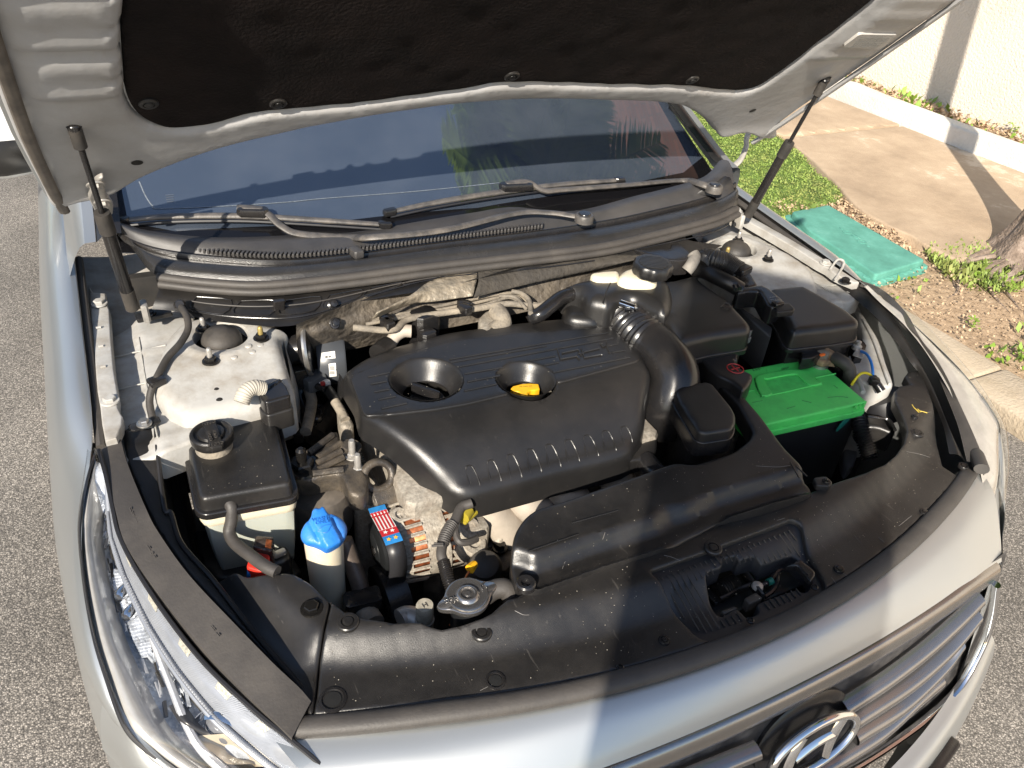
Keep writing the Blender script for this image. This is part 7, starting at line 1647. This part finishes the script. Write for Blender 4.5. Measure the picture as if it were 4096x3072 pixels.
# ECU with fins between filter box and fuse box
ecu = thing('engine_computer', 'flat aluminium control unit wedged between filter box and fuse box', 'control unit', (.40, .80, .82))
slab('case', rounded(ring_from('F', [(560, 480), (700, 590), (960, 760), (940, 860), (760, 700), (700, 640)], .850), .004, 2), .850, .76, m_satin if False else M('dull grey alloy', (.10, .105, .11), .4, metal=.6, var=.2), ecu, r=.004, step=.01)
# ---- brake fluid reservoir
br = thing('brake_reservoir', 'cream brake fluid reservoir with knurled black cap at the bulkhead', 'tank', (.26, 1.02, .93))
rp2 = smoothpoly(ring_from('E', [(1410, 370), (1470, 300), (1600, 275), (1760, 290), (1800, 360), (1790, 410), (1700, 430), (1500, 420)], .945), 3); slab('tank_body', rp2, .945, .87, m_cream, br, r=.016, step=.008, flare=.004)
rp3 = smoothpoly(ring_from('E', [(1140, 355), (1180, 330), (1380, 315), (1430, 350), (1400, 400), (1200, 400)], .935), 3); slab('front_chamber', rp3, .935, .87, m_cream, br, r=.010, step=.008)
bcp = P('E', 1755, 250, .972)
lathe('cap', [(.037, -.022), (.039, -.018), (.039, -.003), (.036, .001), (0, .002)], bcp, m_plastic, br, n=64, wob=lambda a: 1+.035*math.cos(a*9)); mb = MB()
for k in range(-4, 5):
    w = math.sqrt(max(0, .029**2 - (k*.006)**2)); mb.add(*box_vf(bcp + Vector((k*.006*.5, k*.006*.86, .0022)), (w*.86, -w*.5, 0), (.0009, .0015, 0), (0, 0, .0007)))
mb.put('cap_relief', m_cover, br)
ln = thing('plastic_channel', 'black plastic cable channel under the right end of the cowl', 'cable channel', (.45, 1.08, .95))
slab('channel_body', rounded(ring_from('E', [(1560, 110), (1920, 110), (1930, 60), (2010, 50), (2130, 160), (2110, 215), (2000, 225), (1860, 215)], .935), .004, 2), .935, .90, m_gloss, ln, r=.003, step=.012)
# brake booster, a glossy dark dome
bo = thing('brake_booster', 'glossy dark brake booster dome behind the engine cover', 'brake booster', (.12, 1.08, .84))
lathe('booster_shell', [(.13, -.05), (.13, -.02), (.125, .0), (.10, .02), (.06, .03), (0, .035)], P('E', 800, 620, .80), m_gloss, bo, axis=(-.1, -1, .15), n=48)
# ---- headlight area at right: inner panel, wires, plug, horn-like cover
ri = thing('headlight_wiring', 'blue and yellow wires looping to a black plug behind the right headlight', 'wires', (.62, .72, .82))
tubes('blue_wire', 'F', [(1830, 995), (1890, 1030), (1930, 1110), (1945, 1200), (1945, 1250)], [.815, .822, .820, .81, .80], .0028, m_wblue, ri, n=10)
tubes('yellow_wire', 'F', [(1735, 1330), (1780, 1260), (1830, 1215), (1890, 1212), (1945, 1245)], [.785, .80, .81, .81, .80], .0028, m_yel2, ri, n=10)
tubes('plug', 'F', [(1940, 1255), (1975, 1310), (2030, 1390)], [.80, .795, .785], .009, m_gloss, ri, n=14, smooth=3); box('plug_collar', P('F', 1955, 1290, .80), .010, .008, .008, m_plastic, ri, rz=-.6, b=.003)
rin = slab('inner_rail', smoothpoly(ring_from('F', [(1650, 400), (1760, 470), (1900, 700), (2010, 880), (2080, 1100), (2150, 1300), (2100, 1340), (1980, 1330), (1750, 1250), (1690, 1060), (1850, 850), (1780, 600), (1680, 520)], .79), 3), lambda x, y: .79 + .01*math.sin(x*60)*0, .60, m_inner, car, r=.008, step=.014)
tubes('rail_bead', 'F', [(1850, 680), (1960, 900), (2040, 1130), (2110, 1320)], .795, .0030, m_inner, rin, n=8); tubes('rail_bead', 'F', [(1700, 1080), (1790, 1240), (1850, 1400)], .792, .0050, m_inner, rin, n=8)
hcv = thing('headlight_boot', 'round black dust cover of the right headlight', 'dust cover', (.62, .58, .74))
lathe('boot', [(.0, .02), (.025, .02), (.042, .014), (.047, .004), (.047, -.03)], P('6', 1320, 960, .735), m_darkrub, hcv, axis=(-.3, .5, .8), n=36)
tubes('corrugated_tube', '6', [(1160, 1040), (1180, 1120), (1210, 1220), (1240, 1320)], [.76, .75, .73, .71], lambda q: .015*(1+.13*math.sin(q*18*2*math.pi)), m_gloss, hcv, n=12, smooth=48)
lump('small_parts', '6', [(1180, 1045), (1250, 1040), (1340, 1060), (1400, 1110), (1390, 1150), (1300, 1120), (1210, 1100)], .735, .05, m_plastic, hcv, amp=.004)
tubes('thin_wire', '6', [(1225, 1050), (1290, 1060), (1360, 1075), (1400, 1140)], .755, .003, m_gloss, hcv, n=6)
lump('grey_shape', '6', [(1080, 1250), (1160, 1250), (1150, 1330), (1100, 1380), (1075, 1320)], .62, .03, M('dim grey metal', (.09, .09, .095), .5), hcv, amp=0)
lathe('teal_paint_mark', [(.02, 0), (0, .001)], P('6', 1085, 1080, .765), m_teal, ba, axis=(0, -1, .1), sx=1.4, sy=.4, n=12)
# ---- latch in the shield opening
lt = thing('bonnet_latch', 'bonnet latch with coil spring and cable under the shield opening', 'latch', (.03, .24, .73))
corr('spring', 'D', [(900, 920), (980, 870), (1090, 820)], [.735, .738, .738], .013, m_steel if False else m_bolt, lt, turns=11, amp=.22, n=14)
slab('latch_plate', rounded(ring_from('D', [(790, 840), (900, 880), (940, 990), (890, 1020), (830, 950)], .73), .003, 2), .73, .722, m_gloss, lt, r=.001, step=.01)
tubes('latch_arm', 'D', [(930, 970), (1010, 930), (1090, 880), (1180, 850), (1250, 820)], .742, .0035, m_bolt, lt, n=8); tubes('latch_arm', 'D', [(1150, 690), (1230, 800), (1300, 900), (1350, 970)], [.735, .738, .742, .745], .004, m_gloss, lt, n=6, flat=2.5, smooth=2)
for pl_, z in (([(1175, 965), (1285, 905), (1355, 960), (1225, 1020)], .752), ([(945, 1085), (1075, 1040), (1105, 1065), (980, 1115)], .752)): slab('stop_pad', rounded(ring_from('D', pl_, z), .002, 2), z, z-.02, m_rubber, lt, r=.002, step=.006)
tubes('cable', 'D', [(1300, 860), (1420, 800), (1500, 700), (1600, 620)], .735, .0045, m_gloss, lt, n=8); tubes('teal_band', 'D', [(1405, 810), (1445, 792)], .737, .0055, m_teal, lt, n=8, smooth=2)
tubes('cable', 'D', [(1370, 950), (1440, 900), (1490, 820), (1500, 720)], .735, .004, m_gloss, lt, n=8)
slab('release_lever', rounded(ring_from('D', [(1580, 650), (1720, 575), (1870, 695), (1875, 740), (1830, 800), (1800, 770), (1700, 640)], .765), .004, 3), .765, .755, m_gloss, lt, r=.003, step=.008)
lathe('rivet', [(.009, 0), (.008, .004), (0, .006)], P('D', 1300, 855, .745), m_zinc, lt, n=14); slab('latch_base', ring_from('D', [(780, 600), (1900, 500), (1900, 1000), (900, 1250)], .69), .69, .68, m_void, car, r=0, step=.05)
# ------------------------------------------------------------ corner fillers of the nose
nt_ = [(-.835, .445, .665), (-.79, .367, .662), (-.735, .310, .661), (-.68, .268, .661), (-.62, .224, .661)]
cf = loft('corner_panel', [HO[6:11], [Vector(a).lerp(Vector(b), .5) + Vector((-.004, -.006, .002)) for a, b in zip(HO[6:11], nt_)], nt_], m_silver, car, n=24, sub=4); mirror(cf)
cf = loft('corner_panel', [[HO[10], HI[10], Vector((-.60, .27, .722))], [Vector((-.63, .235, .662)), Vector((-.572, .192, .664)), Vector((-.553, .180, .668))]], m_silver, car, n=12, smooth_rows=False, flip=True); mirror(cf)
# ------------------------------------------------------------ scratches, pollen specks and stains on the black plastics
m_scr = M('pale scratch', (.16, .15, .14), .5); m_speck = M('pollen specks', (.42, .38, .30), .8); m_ymk = M('yellow scuff', (.40, .30, .05), .7)
rs_ = random.Random(77)
def surf_line(par, t, pts, zf, mat=m_scr, r=.00035, name='scratch'):
    q = [P(t, x, y, zf) for x, y in pts]; tube(name, [Vector((p.x, p.y, zf(p.x, p.y)+.0002)) for p in q], r, mat, par, n=4, smooth=4)
for t, pts in (('D', [(385, 545), (450, 560), (545, 598)]), ('D', [(185, 5), (250, 30), (280, 48)]), ('8', [(1200, 665), (1250, 690), (1290, 692)]), ('9', [(1420, 130), (1500, 65)]), ('9', [(1140, 190), (1185, 245)]), ('9', [(995, 455), (1030, 500)]),
               ('9', [(1070, 430), (1130, 470)]), ('6', [(1470, 1275), (1550, 1290), (1620, 1312)]), ('9', [(940, 0), (975, 60)]), ('8', [(980, 1170), (1040, 1140), (1070, 1128)]), ('9', [(1290, 200), (1330, 235)]), ('9', [(650, 95), (700, 80)])):
    surf_line(shield, t, pts, zsh)
for t, pts in (('8', [(1500, 400), (1515, 360), (1540, 330)]), ('6', [(520, 1365), (650, 1372), (735, 1362)]), ('8', [(1755, 215), (1770, 170)])): surf_line(ad, t, pts, zdu)
for pts in ([(1505, 978), (1520, 1000), (1545, 1020)], [(1540, 1005), (1560, 1025)], [(1555, 1018), (1600, 1030)], [(1530, 1010), (1548, 1028)]): surf_line(shield, '6', pts, zsh, m_ymk, .0011, 'yellow_scuff')
def specks(par, poly, zf, n, name='dust_specks'):
    pp = [(float(a), float(b)) for a, b in poly]; xs_, ys_ = [p[0] for p in pp], [p[1] for p in pp]
    c = np.array([(rs_.uniform(min(xs_), max(xs_)), rs_.uniform(min(ys_), max(ys_))) for _ in range(n*3)]); c = c[pin(c, pp)][:n]; v_, f_ = [], []
    for x, y in c:
        if pdist([(x, y)], pp)[0] < .008: continue
        s_ = rs_.choice([.0003, .0004, .0005, .0008]); z = zf(x, y) + .0005; k = len(v_)
        v_ += [(x-s_, y, z), (x, y-s_, z), (x+s_, y, z), (x, y+s_, z)]; f_.append((k, k+1, k+2, k+3))
    o = mesh_obj(name, v_, f_, m_speck, par, smooth=False); o['kind'] = 'stuff'
specks(shield, ccw([p for p in shp]), zsh, 420)
specks(ad, ccw(duct), zdu, 160)
specks(ec, pl_poly, lambda x, y: .8718, 90)
specks(cr, ccw(lid), lambda x, y: .842, 60)
